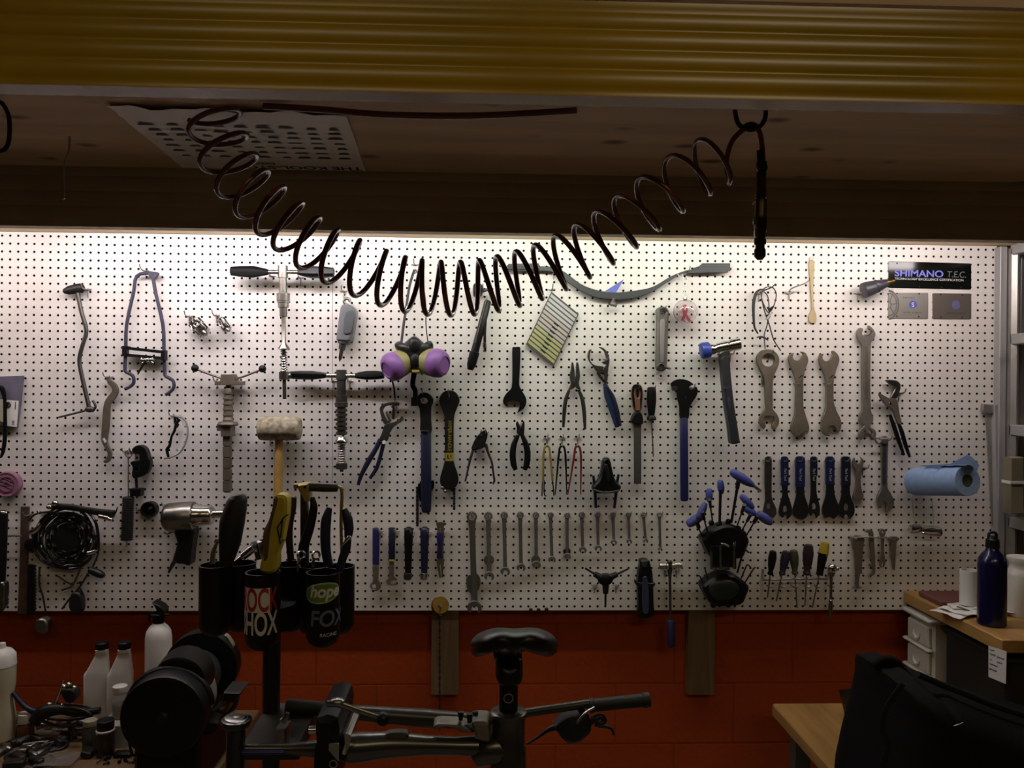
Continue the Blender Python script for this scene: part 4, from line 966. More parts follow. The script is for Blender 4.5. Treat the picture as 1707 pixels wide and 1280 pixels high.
t = Thing('ring_spanner', 'long grey lockring spanner with a toothed claw at each end, far upper right', 'spanner')
b = MB('O'); b.flat([(250,828),(262,820),(285,830),(275,870),(290,885),(320,885),(345,870),(360,850),(330,828,'s'),(330,800),(360,820),(385,860),(384,890),(365,920),(350,945),(345,1100),(345,1300),(350,1500),(365,1540),(368,1580),(345,1630),(385,1660),(392,1700),(375,1740,'s'),(355,1710),(362,1680),(340,1655),(310,1655),(290,1680),(292,1720),(270,1740,'s'),(250,1715),(250,1680),(270,1650),(295,1620),(258,1590),(252,1560),(265,1520),(280,1490),(278,1300),(275,1100),(275,960),(245,920),(236,880),(238,845)], .008, .018, .0012); t.part('body', b, mat('cast grey steel', (132,126,118), .5, .65, .1, 40))
b = MB('O'); b.flat([(303,980),(325,975),(328,1400),(306,1400)], .0175, .019, .0005); t.part('ridge', b, brown_steel)
t.done(); hk('O', 300, 880, 'wire hook in the upper claw of the lockring spanner')
pl('groove_pliers', 'hooked-jaw groove pliers with black grips at the far right, nose up', 'pliers', None, [
 ('jaw', fl('Q', [(1365,395),(1390,390),(1450,395),(1485,415),(1496,450),(1485,500),(1470,540),(1440,560),(1410,550),(1425,510),(1445,470),(1440,450),(1410,435)], .012, .022), steel, None),
 ('jaw', fl('Q', [(1310,508),(1340,525),(1400,555),(1450,560),(1470,600),(1485,690),(1502,770),(1472,780),(1440,690),(1420,650),(1390,630),(1350,595),(1315,540)], .018, .030), brown_steel, None),
 ('grip', rd('Q', [(1405,700),(1440,800),(1480,920),(1530,1060)], .02, [14,20,20,12], flat=.6), black, None),
 ('grip', rd('Q', [(1480,770),(1510,850),(1545,970),(1582,1078)], .026, [14,20,19,11], flat=.6), black, None),
 ('rivet', fl('Q', [(1400,592),(1414,588),(1420,600),(1408,608),(1398,602)], .0295, .033), chrome, None)])
hk('Q', 1480, 505, 'wire hook behind the jaw of the hooked groove pliers')

# row of cone wrenches
rows = [(855,30,'dark grey cone wrench with one hole in its head, first of the row',dsteel,[(830,110,'s'),(850,98),(880,105),(884,200),(882,380),(888,440),(915,500),(920,550),(900,580,'s'),(870,575),(840,570),(815,545),(822,490),(832,440),(828,300)], [(858,488,14)]),
 (988,0,'narrow blue-topped cone wrench with an eyed black head, second of the row',None,[(960,120),(970,104),(1000,104),(1012,120),(1010,300),(1012,400),(1040,490),(1040,560),(1005,595,'s'),(1000,565),(985,560),(970,585,'s'),(942,555),(945,490),(968,400),(962,300)], [(988,510,16)]),
 (1108,0,'widest blue-topped cone wrench of the row, third from the left',None,[(1075,120),(1085,98),(1130,98),(1142,115),(1140,300),(1142,400),(1165,470),(1174,530),(1160,575),(1125,595,'s'),(1090,585),(1055,560),(1050,520),(1062,470),(1078,400),(1074,250)], []),
 (1215,0,'narrow dark-topped cone wrench with a long slot, fourth of the row',None,[(1195,120),(1200,104),(1232,104),(1240,120),(1236,300),(1240,400),(1262,490),(1262,550),(1235,588,'s'),(1222,555),(1200,548),(1190,570,'s'),(1175,540),(1178,490),(1192,400),(1192,250)], [(1215,490,16)]),
 (1345,0,'blue-topped cone wrench with broad square-shouldered head, fifth of the row',None,[(1312,120),(1322,100),(1362,100),(1375,120),(1374,300),(1382,400),(1410,490),(1408,555),(1375,590,'s'),(1350,570),(1330,575),(1310,585,'s'),(1285,545),(1285,490),(1312,400),(1314,250)], []),
 (1470,0,'black-topped cone wrench with an angled eye in its head, last of the row of six',None,[(1440,120),(1450,104),(1490,104),(1502,120),(1500,300),(1504,400),(1535,490),(1535,550),(1500,594,'s'),(1480,560),(1460,560),(1455,590,'s'),(1415,560),(1410,500),(1435,400),(1436,250)], [(1470,495,18)])]
bl2 = mat('navy blue dip', (26,32,72), .4); bk2 = mat('blackened steel', (30,30,31), .45, .3)
for k, (x, _, lab, m, pts, hs) in enumerate(rows):
    t = Thing('cone_wrench', lab, 'wrench', 'row of cone wrenches'); d0 = .006+.004*(k % 2)
    hol = [[(hx-r*.7,hy-r*1.2),(hx+r*.7,hy-r),(hx+r,hy+r*1.2),(hx-r*.8,hy+r*1.5)] for hx,hy,r in hs]
    b = MB('R'); b.flat(pts, d0, d0+.005, .0006, holes=hol); t.part('blade', b, m or bk2)
    if not m:
        xs = [p[0] for p in pts if p[1] < 330]; x0, x1 = min(xs)-3, max(xs)+3
        yb = {988:330,1108:340,1215:250,1345:320,1470:330}[x]
        b = MB('R'); b.flat([(x0,122),(x0+10,100),(x1-10,100),(x1,122),(x1,yb,'s'),(x0+2,yb,'s')], d0-.0012, d0+.0062, .001)
        q = t.part('handle_dip', b, bl2 if x in (988,1108,1345) else mat('black blue dip', (24,26,44), .4), 'blue dipped handle' if x in (988,1108,1345) else 'blue-black dipped handle')
        b = MB('R'); o_ = b.w((x-4,195), d0+.0066); b.text('Park Tool', o_, Vector((0,0,-1)), Vector((1,0,0)), b.m(28, .01), sx=.85, depth=.0003); t.part('lettering', b, wp_, of=q)
    t.done(); q = MB('R').px((x-22, 128)); hook(q[0], q[1], 'wire hook at the %s of the six cone wrenches in the row' % ('first','second','third','fourth','fifth','sixth')[k])
t = Thing('small_spanner', 'small plain open-ended spanner right of the cone wrench row', 'spanner')
b = MB('R'); b.flat([(1528,115),(1538,105),(1545,140),(1562,155),(1582,145),(1590,120),(1578,100,'s'),(1600,115),(1610,145),(1600,175),(1590,200),(1585,300),(1592,360),(1608,400),(1604,430),(1585,445),(1540,445),(1526,425),(1530,390),(1546,350),(1550,220),(1530,180),(1520,145)], .006, .012, .0008); t.part('body', b, warm); t.done(); hk('R', 1600, 185, 'wire hook right of the small open-ended spanner')
t = Thing('open_end_wrench', 'long chrome wrench with an angled open jaw, left of the blue paper roll', 'wrench')
b = MB('S'); b.flat([(435,455),(445,432),(465,426),(485,436),(492,460),(488,600),(484,780),(486,850),(515,900),(538,960),(535,1000),(500,1040,'s'),(478,1045,'s'),(480,1010),(472,970),(455,965),(440,985),(440,1015,'s'),(418,1015),(402,970),(400,930),(425,880),(440,840),(440,700),(435,560)], .008, .018, .0014); t.part('body', b, satin)
b = MB('S'); b.flat([(450,500),(478,500),(474,820),(448,820)], .0174, .019, .0004); t.part('raised_panel', b, dsteel)
t.done(); hk('S', 465, 455, 'wire hook through the top of the long chrome wrench')
t = Thing('double_peg', 'bent clear plastic peg with a wire arm above the long chrome wrench', 'peg')
b = MB('S'); b.rod([(385,440),(400,480),(425,490),(440,460)], .02, 7); b.rod([(380,438),(430,450),(500,445),(535,432)], .03, 6); t.part('wire', b, zinc); t.done()

# ------------------------------------------------------------------ blue paper roll
bp = mat('blue paper towel', (134,158,196), .9, 0, .05, 60, .25, 200)
t = Thing('paper_roll', 'roll of light blue paper towel sticking out from the board', 'paper roll')
b = MB('S')
C0 = b.w((720,800), .03); C1 = b.w((1148,795), .25); ax_ = (C1-C0); Lr = ax_.length; ax_.normalize(); R_ = b.m(124, .20)
b.axw([C0, C0+ax_*.004, C1-ax_*.003, C1, C1, C1-ax_*.05], [R_*.97, R_, R_, R_*.985, R_*.43, R_*.42], ax_, 48); t.part('roll', b, bp)
b = MB('S'); b.axw([C1-ax_*.004, C1-ax_*.06, C1-ax_*.06], [R_*.44, R_*.40, .0001], ax_, 32); t.part('core', b, mat('cardboard core', (74,82,66), .9))
u = Vector((0,0,1)); u = (u-ax_*u.dot(ax_)).normalized(); v = ax_.cross(u)
b = MB('S')
vs = []
for i in range(9):
    for j in range(7):
        a = .25+(.75)*j/6; rr = R_*(1.003+.0*j) if j < 3 else R_*(1.003+.16*((j-2)/4)**1.5)
        an = .15+.18*j; s_ = i/8; ww = Lr*(.30+.70*s_)
        vs.append(C0+ax_*(ww+(.008*j if i == 8 else 0)*.5)+(u*math.cos(an-.75)+v*math.sin(an-.75)*1.0)*rr*(1+.02*math.sin(3*i+j)*(j > 3)))
b.add(vs, [(i*7+j, i*7+j+1, (i+1)*7+j+1, (i+1)*7+j) for i in range(8) for j in range(6)]); t.part('loose_sheet', b, bp)
b = MB('S'); b.flat([(745,668,'s'),(1000,655),(1050,630),(1150,578,'s'),(1195,610),(1245,668,'s'),(1180,740),(900,700)], .17, .1708, .0001); t.part('loose_corner', b, bp)
b = MB('S'); b.axw([Vector((C0.x, 0, C0.z)), C0+ax_*.16], [.006, .006], ax_, 10); t.part('holder_rod', b, steel); t.done()
t = Thing('seat_clamp', 'shiny double metal clamp hung from wire below the paper roll', 'clamp')
b = MB('S'); b.ax((670,1192),(765,1185), .04, [(0,24),(4,36),(50,40),(90,32),(96,20)], 18); b.ax((775,1200),(925,1215), .04, [(0,22),(6,34),(60,42),(130,44),(146,40),(150,28)], 18); t.part('barrel', b, chrome)
b = MB('S'); b.ball((785,1225), .06, 14); t.part('bolt', b, chrome); 
b = MB('S'); b.rod([(690,940),(700,1040),(710,1150)], .02, 2.5, 6, 2); t.part('wire', b, zinc)
b = MB('S'); b.rod([(855,945),(862,1040),(868,1165),(712,1152)], .02, 2.5, 6, 1); t.part('wire', b, zinc); t.done()
t = Thing('steel_square', 'pale metal square with a long blade standing at the right edge of the board', 'square')
b = MB('S'); b.flat([(1268,162,'s'),(1350,168,'s'),(1352,242,'s'),(1285,240),(1264,225)], .006, .022, .002, n=2); t.part('stock', b, alu)
b = MB('S'); b.flat([(1292,238),(1350,240),(1372,1160),(1345,1160)], .006, .010, .0008, n=1); t.part('blade', b, alu)
b = MB('S'); b.flat([(1350,170),(1384,172),(1384,1160),(1368,1160)], .003, .030, .001, n=1); t.part('rail', b, mat('pale aluminium', (168,166,166), .5, .4)); t.done()

# ------------------------------------------------------------------ thirteen combination spanners
top = [(885,100,42,860,58),(1015,95,34,600,40),(1140,90,30,560,38),(1267,88,28,528,36),(1390,88,26,505,34),(1507,88,24,460,30),(1637,90,23,435,28)]
cs = [('I',x,y,r,yb,w) for x,y,r,yb,w in top]+[('K',x,y,r,yb,w) for x,y,r,yb,w in ((520,655,24,955,30),(645,655,23,940,28),(768,655,22,890,24),(890,655,21,882,22),(1010,655,21,875,20),(1135,655,20,940,17))]
names = ['longest and darkest','second','third','fourth','fifth','sixth','seventh','eighth','ninth','tenth','eleventh','twelfth','last and thinnest']
lean = [20,6,8,6,4,10,2,8,6,6,6,14,6]
for k, (rg, x, y, r, yb, w) in enumerate(cs):
    t = Thing('combination_spanner', '%s of the thirteen steel combination spanners in a row, counted from the left' % names[k], 'spanner', 'thirteen combination spanners in a row')
    m = mat('dull dark chrome', (96,92,86), .45, .5) if k == 0 else satin
    x2 = x+lean[k]; y2 = yb-w*.9; hs = max(6, r*.52 if k else 24)
    b = MB(rg); ring_o = [(x+r*math.cos(a), y+r*math.sin(a)) for a in [2*PI*i/18 for i in range(18)]]
    b.flat(ring_o, .014, .022, .0015, holes=[hexcut(x, y, r*.58, 12)], n=1, nh=1); t.part('ring_end', b, m)
    b = MB(rg); b.rod([(x, y+r*.9),(x+(x2-x)*.1, y+r*2),(x+(x2-x)*.5,(y+y2)/2),(x2,y2-w*.6),(x2,y2-w*.2)], .018, [hs*1.3,hs,hs*.95,hs*1.02,hs*1.5], 12, 4, flat=.42); t.part('shank', b, m)
    b = MB(rg); b.flat([(x2-w*.35,y2-w*.75),(x2+w*.35,y2-w*.75),(x2+w*.9,y2-w*.2),(x2+w*.98,y2+w*.45),(x2+w*.62,y2+w*.95,'s'),(x2+w*.42,y2+w*.85,'s'),(x2+w*.5,y2+w*.25),(x2+w*.1,y2-w*.08),(x2-w*.35,y2+w*.1),(x2-w*.42,y2+w*.75,'s'),(x2-w*.62,y2+w*.8,'s'),(x2-w*.98,y2+w*.3),(x2-w*.85,y2-w*.3)], .013, .024, .0015); t.part('open_jaw', b, m)
    if k == 0:
        b = MB(rg); b.flat([(x-45,yb-270),(x-20,yb-300),(x+40,yb-310),(x+68,yb-260),(x+55,yb-190),(x+10,yb-150),(x-35,yb-180)], .008, .014, .001); t.part('middle_collar', b, m)
        b = MB(rg)
    t.done(); q = MB(rg).px((x, y-r*.45)); hook(q[0], q[1], 'wire hook through the ring of the %s combination spanner' % names[k])

# three spanners hung behind the row, their jaws showing
for k,(rg,x,y,w) in enumerate((('I',1020,440,38),('I',1390,440,34),('K',402,945,28),('I',1637,370,26))):
    t = Thing('combination_spanner', ('spare spanner half hidden behind the second spanner of the row','spare spanner half hidden behind the fifth spanner of the row','spare spanner half hidden behind the eighth spanner of the row','spare spanner half hidden behind the seventh spanner of the row')[k] if k != 2 else 'spare spanner with double jaw left of the eighth spanner of the row', 'spanner', 'spare spanners behind the row')
    b = MB(rg); b.flat([(x-w*.35,y-w),(x+w*.35,y-w),(x+w,y-w*.4),(x+w,y+w*.4),(x+w*.5,y+w*.9),(x+w*.4,y+w*.3),(x-w*.4,y+w*.3),(x-w*.5,y+w*.9),(x-w,y+w*.4),(x-w,y-w*.4)], .005, .012, .001)
    y0 = 110 if rg == 'I' else 680
    b.flat([(x-w*.3,y0),(x+w*.3,y0),(x+w*.3,y-w*.8),(x-w*.3,y-w*.8)], .005, .011, .001, n=1); t.part('body', b, satin); t.done()

# ------------------------------------------------------------------ five handled tools at lower left of the row
t = Thing('box_spanner', 'blue-handled ring spanner, leftmost of the five short handled tools', 'spanner', 'five short handled tools')
b = MB('I'); b.ax((128,185),(126,490), .02, [(0,12),(10,24),(25,28),(290,26),(305,24)], 16, flat=.55); t.part('handle', b, mat('bright navy vinyl', (34,34,88), .4), 'blue handle')
b = MB('I'); b.flat([(104,485),(148,485),(144,600),(165,630),(160,670),(130,686),(95,675),(82,640),(104,605)], .014, .026, .0015, holes=[hexcut(112,648,20,12)], nh=1); t.part('ring_head', b, brown_steel); t.done()
t = Thing('tire_lever', 'dark navy lever with a yellow band and hooked tip, second of the five', 'lever', 'five short handled tools')
b = MB('I'); b.ax((253,185),(252,440), .02, [(0,20),(6,26),(250,25),(256,22)], 16, flat=.55); t.part('handle', b, navy, 'dark navy handle')
b = MB('I'); b.box((230,437),(270,450), .012, .028); t.part('yellow_band', b, ygreen, 'yellow band')
b = MB('I'); b.flat([(232,450),(268,450),(268,570),(285,588,'s'),(296,592,'s'),(290,602),(248,602),(240,615),(258,628),(290,622,'s'),(286,634),(235,634),(208,615),(210,598),(230,580)], .014, .024, .001); t.part('hook_tip', b, brown_steel); t.done()
for k,(x,m,lab) in enumerate(((385,black,'all black hex socket driver, third of the five short handled tools'),(512,navy,'blue-capped hex socket driver, fourth of the five short handled tools'))):
    t = Thing('socket_driver', lab, 'driver', 'five short handled tools')
    b = MB('I'); b.ax((x,180),(x-4,545), .03, [(0,14),(10,28),(30,35),(100,34),(200,30),(300,27),(365,24)], 20); t.part('handle', b, m)
    b = MB('I'); b.ax((x-4,540),(x-10,605), .03, [(0,22),(6,32),(40,34),(56,26)], 14); t.part('socket_nut', b, chrome if k else dsteel); t.done()
t = Thing('valve_fork', 'blue-sleeved tool with a flat top and two-pronged fork, rightmost of the five', 'fork tool', 'five short handled tools')
b = MB('I'); b.flat([(600,148),(615,142),(660,142),(682,150),(680,165),(664,172),(664,210),(660,430),(664,460),(655,580,'s'),(645,580,'s'),(640,480),(632,480),(640,582,'s'),(628,582,'s'),(606,460),(612,430),(612,210),(608,172)], .014, .022, .0012, n=2); t.part('blade', b, mat('olive steel', (98,92,78), .5, .6))
b = MB('I'); b.ax((636,225),(634,432), .018, [(0,24),(8,30),(60,28),(120,24),(200,28),(207,22)], 16, flat=.5); t.part('sleeve', b, mat('bright navy vinyl', (34,34,88), .4), 'blue sleeve'); t.done()
for k,(x,y) in enumerate(((165,215),(285,215),(412,225),(540,225),(640,205))): hk('I', x, y, 'wire hook right of short handled tool %s of five' % ('one','two','three','four','five')[k])

# three pin spanners
for k,(x,m,lab,sp) in enumerate(((245,mat('mustard vinyl', (150,124,48), .5),'mustard yellow forked wire spanner, left of three',(215,290)),(365,black,'black forked wire spanner, middle of three',(308,402)),(487,red,'dark red forked wire spanner, right of three',(408,512)))):
    t = Thing('spoke_fork', lab, 'fork spanner', 'three forked wire spanners')
    b = MB('J'); b.rod([(sp[0]+(2 if k else 0),1150 if k == 0 else 1255),(x-28,960),(x-18,885),(x,868),(x+18,885),(x+28,960),(sp[1],1145 if k == 0 else 1255)], .02, [10 if k == 0 else 4,9,9,10,9,9,8 if k == 0 else 4], 10, 4); t.part('fork', b, m)
    b = MB('J'); b.rod([(x,868),(x,840),(x,810)], .02, 5); b.ball((x,865), .02, 12); t.part('hanger_wire', b, zinc)
    if k == 0:
        for q in ([(212,1140),(208,1200),(206,1265)],[(224,1140),(222,1230),(230,1262),(242,1264)],[(288,1140),(296,1200),(300,1262)]):
            b = MB('J'); b.rod(q, .02, 5); t.part('prong', b, blackmetal)
    t.done(); hk('J', x, 805, 'wire hook above the %s forked spanner' % ('yellow','black','red')[k])

t = Thing('crank_puller', 'black hinged press tool with blue side arms, below the file', 'puller')
b = MB('K'); b.flat([(690,215),(712,200),(735,208),(750,260),(765,330),(785,380),(822,420),(825,440),(805,470),(760,480),(720,465),(690,478),(630,480),(605,455),(605,425),(645,380),(665,330),(678,260)], .02, .055, .006, holes=[[(703,232),(714,228),(718,240),(708,247)]], nh=1); t.part('body', b, black)
b = MB('K'); b.flat([(700,260),(720,255),(750,370),(730,395),(715,380)], .053, .060, .002); t.part('hinge_plate', b, blackmetal)
for q in ([(612,345),(618,400),(625,480),(632,600)],[(812,335),(800,400),(790,500),(778,602)]):
    b = MB('K'); b.rod(q, .035, [10,12,13,11], n=4); t.part('arm', b, navy)
b = MB('K'); b.rod([(610,455),(655,470),(690,478),(760,475),(815,462)], .058, 8); t.part('edge_bar', b, dsteel)
t.done(); hk('K', 690, 225, 'wire hook at the top of the black hinged press tool')
t = Thing('three_way_hex', 'black three-legged hex key with pale tips', 'hex key')
b = MB('L'); b.ball((328,595), .05, 70, .9, .35, .72); t.part('hub', b, black)
for k,q in enumerate((((280,575),(168,508)),((375,575),(510,512)),((330,650),(328,812)))):
    b = MB('L'); L_ = math.hypot(q[1][0]-q[0][0], q[1][1]-q[0][1]); b.ax(q[0], q[1], .05, [(-10,28),(L_*.35,22),(L_*.36,9),(L_,8)], 12); t.part('leg', b, blackmetal)
t.done(); hk('L', 240, 640, 'wire hook left of the three-legged hex key'); hk('L', 410, 640, 'wire hook right of the three-legged hex key')
t = Thing('cable_cutter', 'black and dark blue closed cable cutter at the bottom edge of the board', 'cutter')
b = MB('L'); b.flat([(600,440),(635,432),(668,440),(680,480),(695,540),(700,640),(704,780),(700,880),(590,890),(585,780),(580,640),(585,540),(596,480)], .012, .045, .006); t.part('body', b, black)
b = MB('L'); b.flat([(625,580),(655,575),(672,700),(668,860),(625,860),(618,700)], .043, .050, .002); t.part('inlay', b, mat('slate blue grip', (52,54,78), .5), 'slate blue inlay')
b = MB('L'); b.flat([(560,600),(590,615),(705,620),(720,625),(705,650),(585,650),(562,625)], .030, .048, .002); t.part('side_lugs', b, blackmetal)
b = MB('L'); b.ylathe((640,480), [(.044,22),(.05,20)]); t.part('pivot', b, dsteel)
t.done(); hk('L', 640, 450, 'wire hook behind the top of the cable cutter')
t = Thing('tee_wrench', 'chrome T-handle socket wrench with a blue sleeved lower end', 'wrench')
b = MB('L'); b.ax((752,490),(932,482), .04, [(0,20),(4,27),(50,27),(56,20),(120,20),(130,27),(176,27),(180,20)], 18); t.part('crossbar', b, chrome)
b = MB('L'); b.ax((836,448),(842,930), .04, [(0,16),(6,22),(70,22),(90,16),(140,11),(482,10)], 16); t.part('shaft', b, dsteel)
b = MB('L'); b.ax((844,915),(848,1130), .04, [(0,26),(8,32),(190,30),(206,26),(215,18)], 18); t.part('sleeve', b, mat('dark indigo vinyl', (30,28,66), .5), 'dark blue sleeve')
t.done(); hk('L', 795, 515, 'wire hook left of the T-handle socket shaft'); hk('L', 885, 515, 'wire hook right of the T-handle socket shaft')
for k,(x,y) in enumerate(((1352,842),(1413,842),(1476,838))):
    t = Thing('push_pin', ('left of three dark pins in a row at the bottom edge of the board','middle of three dark pins in a row at the bottom edge of the board','right of three dark pins in a row at the bottom edge of the board')[k], 'pin', 'three dark push pins')
    b = MB('I'); b.ylathe((x,y), [(0,8),(.006,8),(.008,16),(.014,15),(.016,4)], 12); t.part('pin', b, mat('dark red plastic', (50,24,26), .4)); t.done()

# ------------------------------------------------------------------ hex key sets in two black holders
t = Thing('hex_key_holder', 'upper black fan-shaped holder full of blue-handled hex keys', 'holder', 'black hex key holders')
b = MB('L'); b.flat([(1078,270),(1110,235),(1150,195),(1210,165),(1280,150),(1345,165),(1395,200),(1425,235),(1442,285),(1420,350),(1395,405),(1340,420),(1180,425),(1140,400),(1110,340)], .02, .085, .008); t.part('body', b, black)
for q in ((1110,240),(1165,150),(1228,160),(1300,140),(1380,195),(1420,235)):
    b = MB('L'); b.ball(q, .06, 24, 1, .8, 1); t.part('socket', b, black)
t.done()
pb_ = mat('cornflower blue plastic', (70,78,148), .42)
keys = [((215,640),(345,560),(300,640),(335,740),'big blue handled hex key fanned out furthest left'),
        ((300,590),(365,465),(345,575),(378,700),'blue handled hex key, second from the left of the fan'),
        ((390,350),(390,460),(398,480),(420,640),'short upright blue handled hex key, third from the left'),
        ((475,285),(488,395),(478,400),(472,640),'upright blue handled hex key at the middle of the fan'),
        ((560,215),(740,330),(615,330),(565,620),'largest blue handled hex key standing highest'),
        ((640,405),(740,510),(655,520),(608,655),'blue handled hex key behind the lower right pair'),
        ((660,500),(765,560),(700,590),(645,690),'blue handled hex key, second from the right of the fan'),
        ((770,545),(885,630),(755,600),(675,740),'blue handled hex key fanned out furthest right')]
for k,(a,c,s0,s1,lab) in enumerate(keys):
    t = Thing('hex_key', lab, 'hex key', 'blue handled hex keys')
    L_ = math.hypot(c[0]-a[0], c[1]-a[1]); w_ = 34 if k in (0,4,7) else 27 if k not in (2,3) else 25
    b = MB('R'); dd = .095+.021*(k % 3); b.ax(a, c, dd, [(0,w_*.5),(L_*.04,w_*.8),(L_*.15,w_),(L_*.5,w_*1.15),(L_*.75,w_),(L_*.92,w_*.72),(L_,w_*.5)], 18); t.part('handle', b, pb_)
    b = MB('R'); b.ax(s0, s1, dd, [(-40,w_*.55),(20,w_*.5),(24,12 if k in (3,4) else 7),(math.hypot(s1[0]-s0[0],s1[1]-s0[1]),11 if k in (3,4) else 6)], 8, dq=.06); t.part('shaft', b, blackmetal)
    if k == 4:
        b = MB('R'); b.ax((738,328),(800,375), dd, [(0,14),(70,13),(77,9)], 6); t.part('short_end', b, steel, 'bare steel short end')
    t.done()
t = Thing('hex_key_holder', 'lower black fan-shaped holder with small bare hex keys', 'holder', 'black hex key holders')
b = MB('L'); b.flat([(1080,640),(1115,600),(1165,565),(1230,540),(1310,540),(1370,570),(1420,610),(1442,650),(1420,710),(1395,765),(1340,785),(1180,790),(1140,765),(1110,710)], .02, .085, .008); t.part('body', b, black)
b = MB('L'); b.pillow([(1150,640),(1200,600),(1320,600),(1380,650),(1370,720),(1300,760),(1210,760),(1150,710)], .085, .02); t.part('badge', b, mat('dark green plastic', (28,36,28), .4))
b = MB('L'); b.ball((1180,800), .05, 22); b.ball((1300,800), .05, 20); t.part('foot', b, black)
t.done()
for k,(pts,lab) in enumerate((([(1460,385),(1430,358),(1420,365),(1370,545)],'longest bare hex key in the lower holder, tallest on the right'),([(1480,505),(1455,480),(1442,490),(1400,590)],'bare hex key, middle one right of the lower holder'),([(1515,500),(1500,510),(1432,620)],'bare hex key leaning furthest right of the lower holder'),([(1108,505),(1115,510),(1135,590)],'bare hex key upright at the left of the lower holder'),([(1055,570),(1068,566),(1080,580),(1098,635)],'bare hex key furthest left of the lower holder'))):
    t = Thing('hex_key', lab, 'hex key', 'small bare hex keys'); b = MB('L'); b.rod(pts, .06, 8 if k == 0 else 6, 6, 2); t.part('key', b, blackmetal); t.done()
t = Thing('long_hex_keys_strap', 'silver-capped clear strip of straight hex bits between the two black holders', 'bit strip')
for k,x in enumerate((1165,1238,1345)):
    b = MB('L'); b.ax((x,330 if k else 380),(x,512), .105, [(0,10),(182 if k else 132,10)], 8); t.part('bit', b, dsteel)
b = MB('L'); b.rod([(1240,315),(1270,318),(1305,335)], .105, 10); b.rod([(1350,295),(1345,330)], .105, 12); t.part('bent_end', b, chrome)
b = MB('L'); b.box((1172,502),(1222,518), .10, .115); b.box((1238,500),(1308,518), .10, .115); t.part('end_cap', b, chrome, 'bright end cap')
b = MB('L'); b.box((1160,330),(1360,500), .09, .10); t.part('strip', b, black)
t.done()

# ------------------------------------------------------------------ screwdriver rail
t = Thing('screwdriver_rail', 'wire rail that holds six screwdrivers', 'rack')
b = MB('T'); b.rod([(150,515),(150,590),(180,600),(400,592),(640,592),(668,585),(668,500)], [.002,.01,.04,.045,.04,.01,.002], 8, n=3); t.part('wire', b, zinc)
b = MB('T')
for q in (205,300,400,495,580,690): b.rod([(q-25,640),(q-5,656),(q+25,652)], .045, 7, n=2)
t.part('loops', b, zinc); t.done()
drv = [((232,368),(208,560),(186,740),32,black,'small black screwdriver, first in the wire rail'),((338,370),(300,560),(256,768),36,mat('dark plum plastic', (44,34,48), .4),'dark plum screwdriver leaning left, second in the wire rail'),((392,362),(404,555),(420,820),36,mat('olive grey plastic', (62,64,44), .45),'olive grey screwdriver, third in the wire rail'),((512,318),(496,560),(482,805),42,mat('aubergine plastic', (48,28,40), .4),'dark aubergine screwdriver, fourth in the wire rail'),((645,300),(596,560),(540,820),38,yellow,'yellow and black screwdriver, fifth in the wire rail')]
for k,(a,m_,e,w_,mt,lab) in enumerate(drv):
    t = Thing('screwdriver', lab, 'screwdriver', 'screwdrivers in the wire rail')
    L_ = math.hypot(m_[0]-a[0], m_[1]-a[1])
    b = MB('T'); b.ax(a, m_, .045, [(0,w_*.45),(8,w_*.8),(L_*.3,w_),(L_*.6,w_*.85),(L_*.85,w_*.55),(L_*.93,w_*.75),(L_,w_*.6)], 18, flut=(8,.04)); q = t.part('handle', b, mt)
    if k == 4:
        b = MB('T'); b.ax((628,380),(597,560), .046, [(0,20),(10,w_*.95),(60,w_*.95),(150,w_*.7),(183,w_*.75)], 18); t.part('grip_sleeve', b, black, 'black lower grip', of=q)
    b = MB('T'); b.rod([m_, e], .045, 6, 8, 1); t.part('shaft', b, steel)
    t.done()
t = Thing('ratchet_driver', 'chrome round-headed ratchet at the right end of the wire rail', 'ratchet')
b = MB('T'); b.ball((698,510), .05, 38, 1, .8, 1.05); b.ball((738,513), .05, 16); t.part('head', b, chrome)
b = MB('T'); b.ax((692,540),(682,920), .045, [(0,30),(20,26),(30,12),(215,11),(220,16),(300,18),(375,10)], 14); t.part('shaft', b, steel); t.done()
t = Thing('spanner_rail', 'thin wire rail that carries four small spanners', 'rack')
b = MB('T'); b.rod([(842,250),(858,266),(960,262),(1060,266),(1150,266)], [.002,.02,.025,.025,.025], 6, n=3); t.part('wire', b, zinc); t.done()
pl('tapered_wrench', 'dark tapered bar wrench with a T-shaped foot, first on the thin wire rail', 'wrench', 'small spanners on the thin wire rail', [('body', fl('T', [(855,262),(945,262),(938,360),(930,540),(948,546),(915,552),(905,650),(928,658),(925,664),(865,664),(862,656),(884,650),(876,420)], .012, .022), brown_steel, None)])
pl('c_spanner', 'small hooked spanner with a claw at both ends, second on the thin wire rail', 'spanner', 'small spanners on the thin wire rail', [('body', fl('T', [(955,222,'s'),(965,205),(985,200),(1015,212),(1022,250),(1028,330),(1035,440),(1035,540),(1015,565),(990,562,'s'),(1012,540),(1015,510),(985,480,'s'),(990,472),(1010,475),(1005,400),(990,290),(992,250),(985,228)], .012, .022), brown_steel, None)])
pl('mini_spanner', 'small double-ended spanner with a ring on top, third on the thin wire rail', 'spanner', 'small spanners on the thin wire rail', [('body', fl('T', [(1070,215),(1080,200),(1098,196),(1114,205),(1118,228),(1108,260),(1106,380),(1116,450),(1114,480),(1100,500,'s'),(1105,470),(1095,460),(1084,475),(1090,505,'s'),(1076,490),(1074,460),(1086,400),(1084,270),(1072,240)], .012, .020, holes=[hexcut(1094,220,9,8)]), brown_steel, None)])
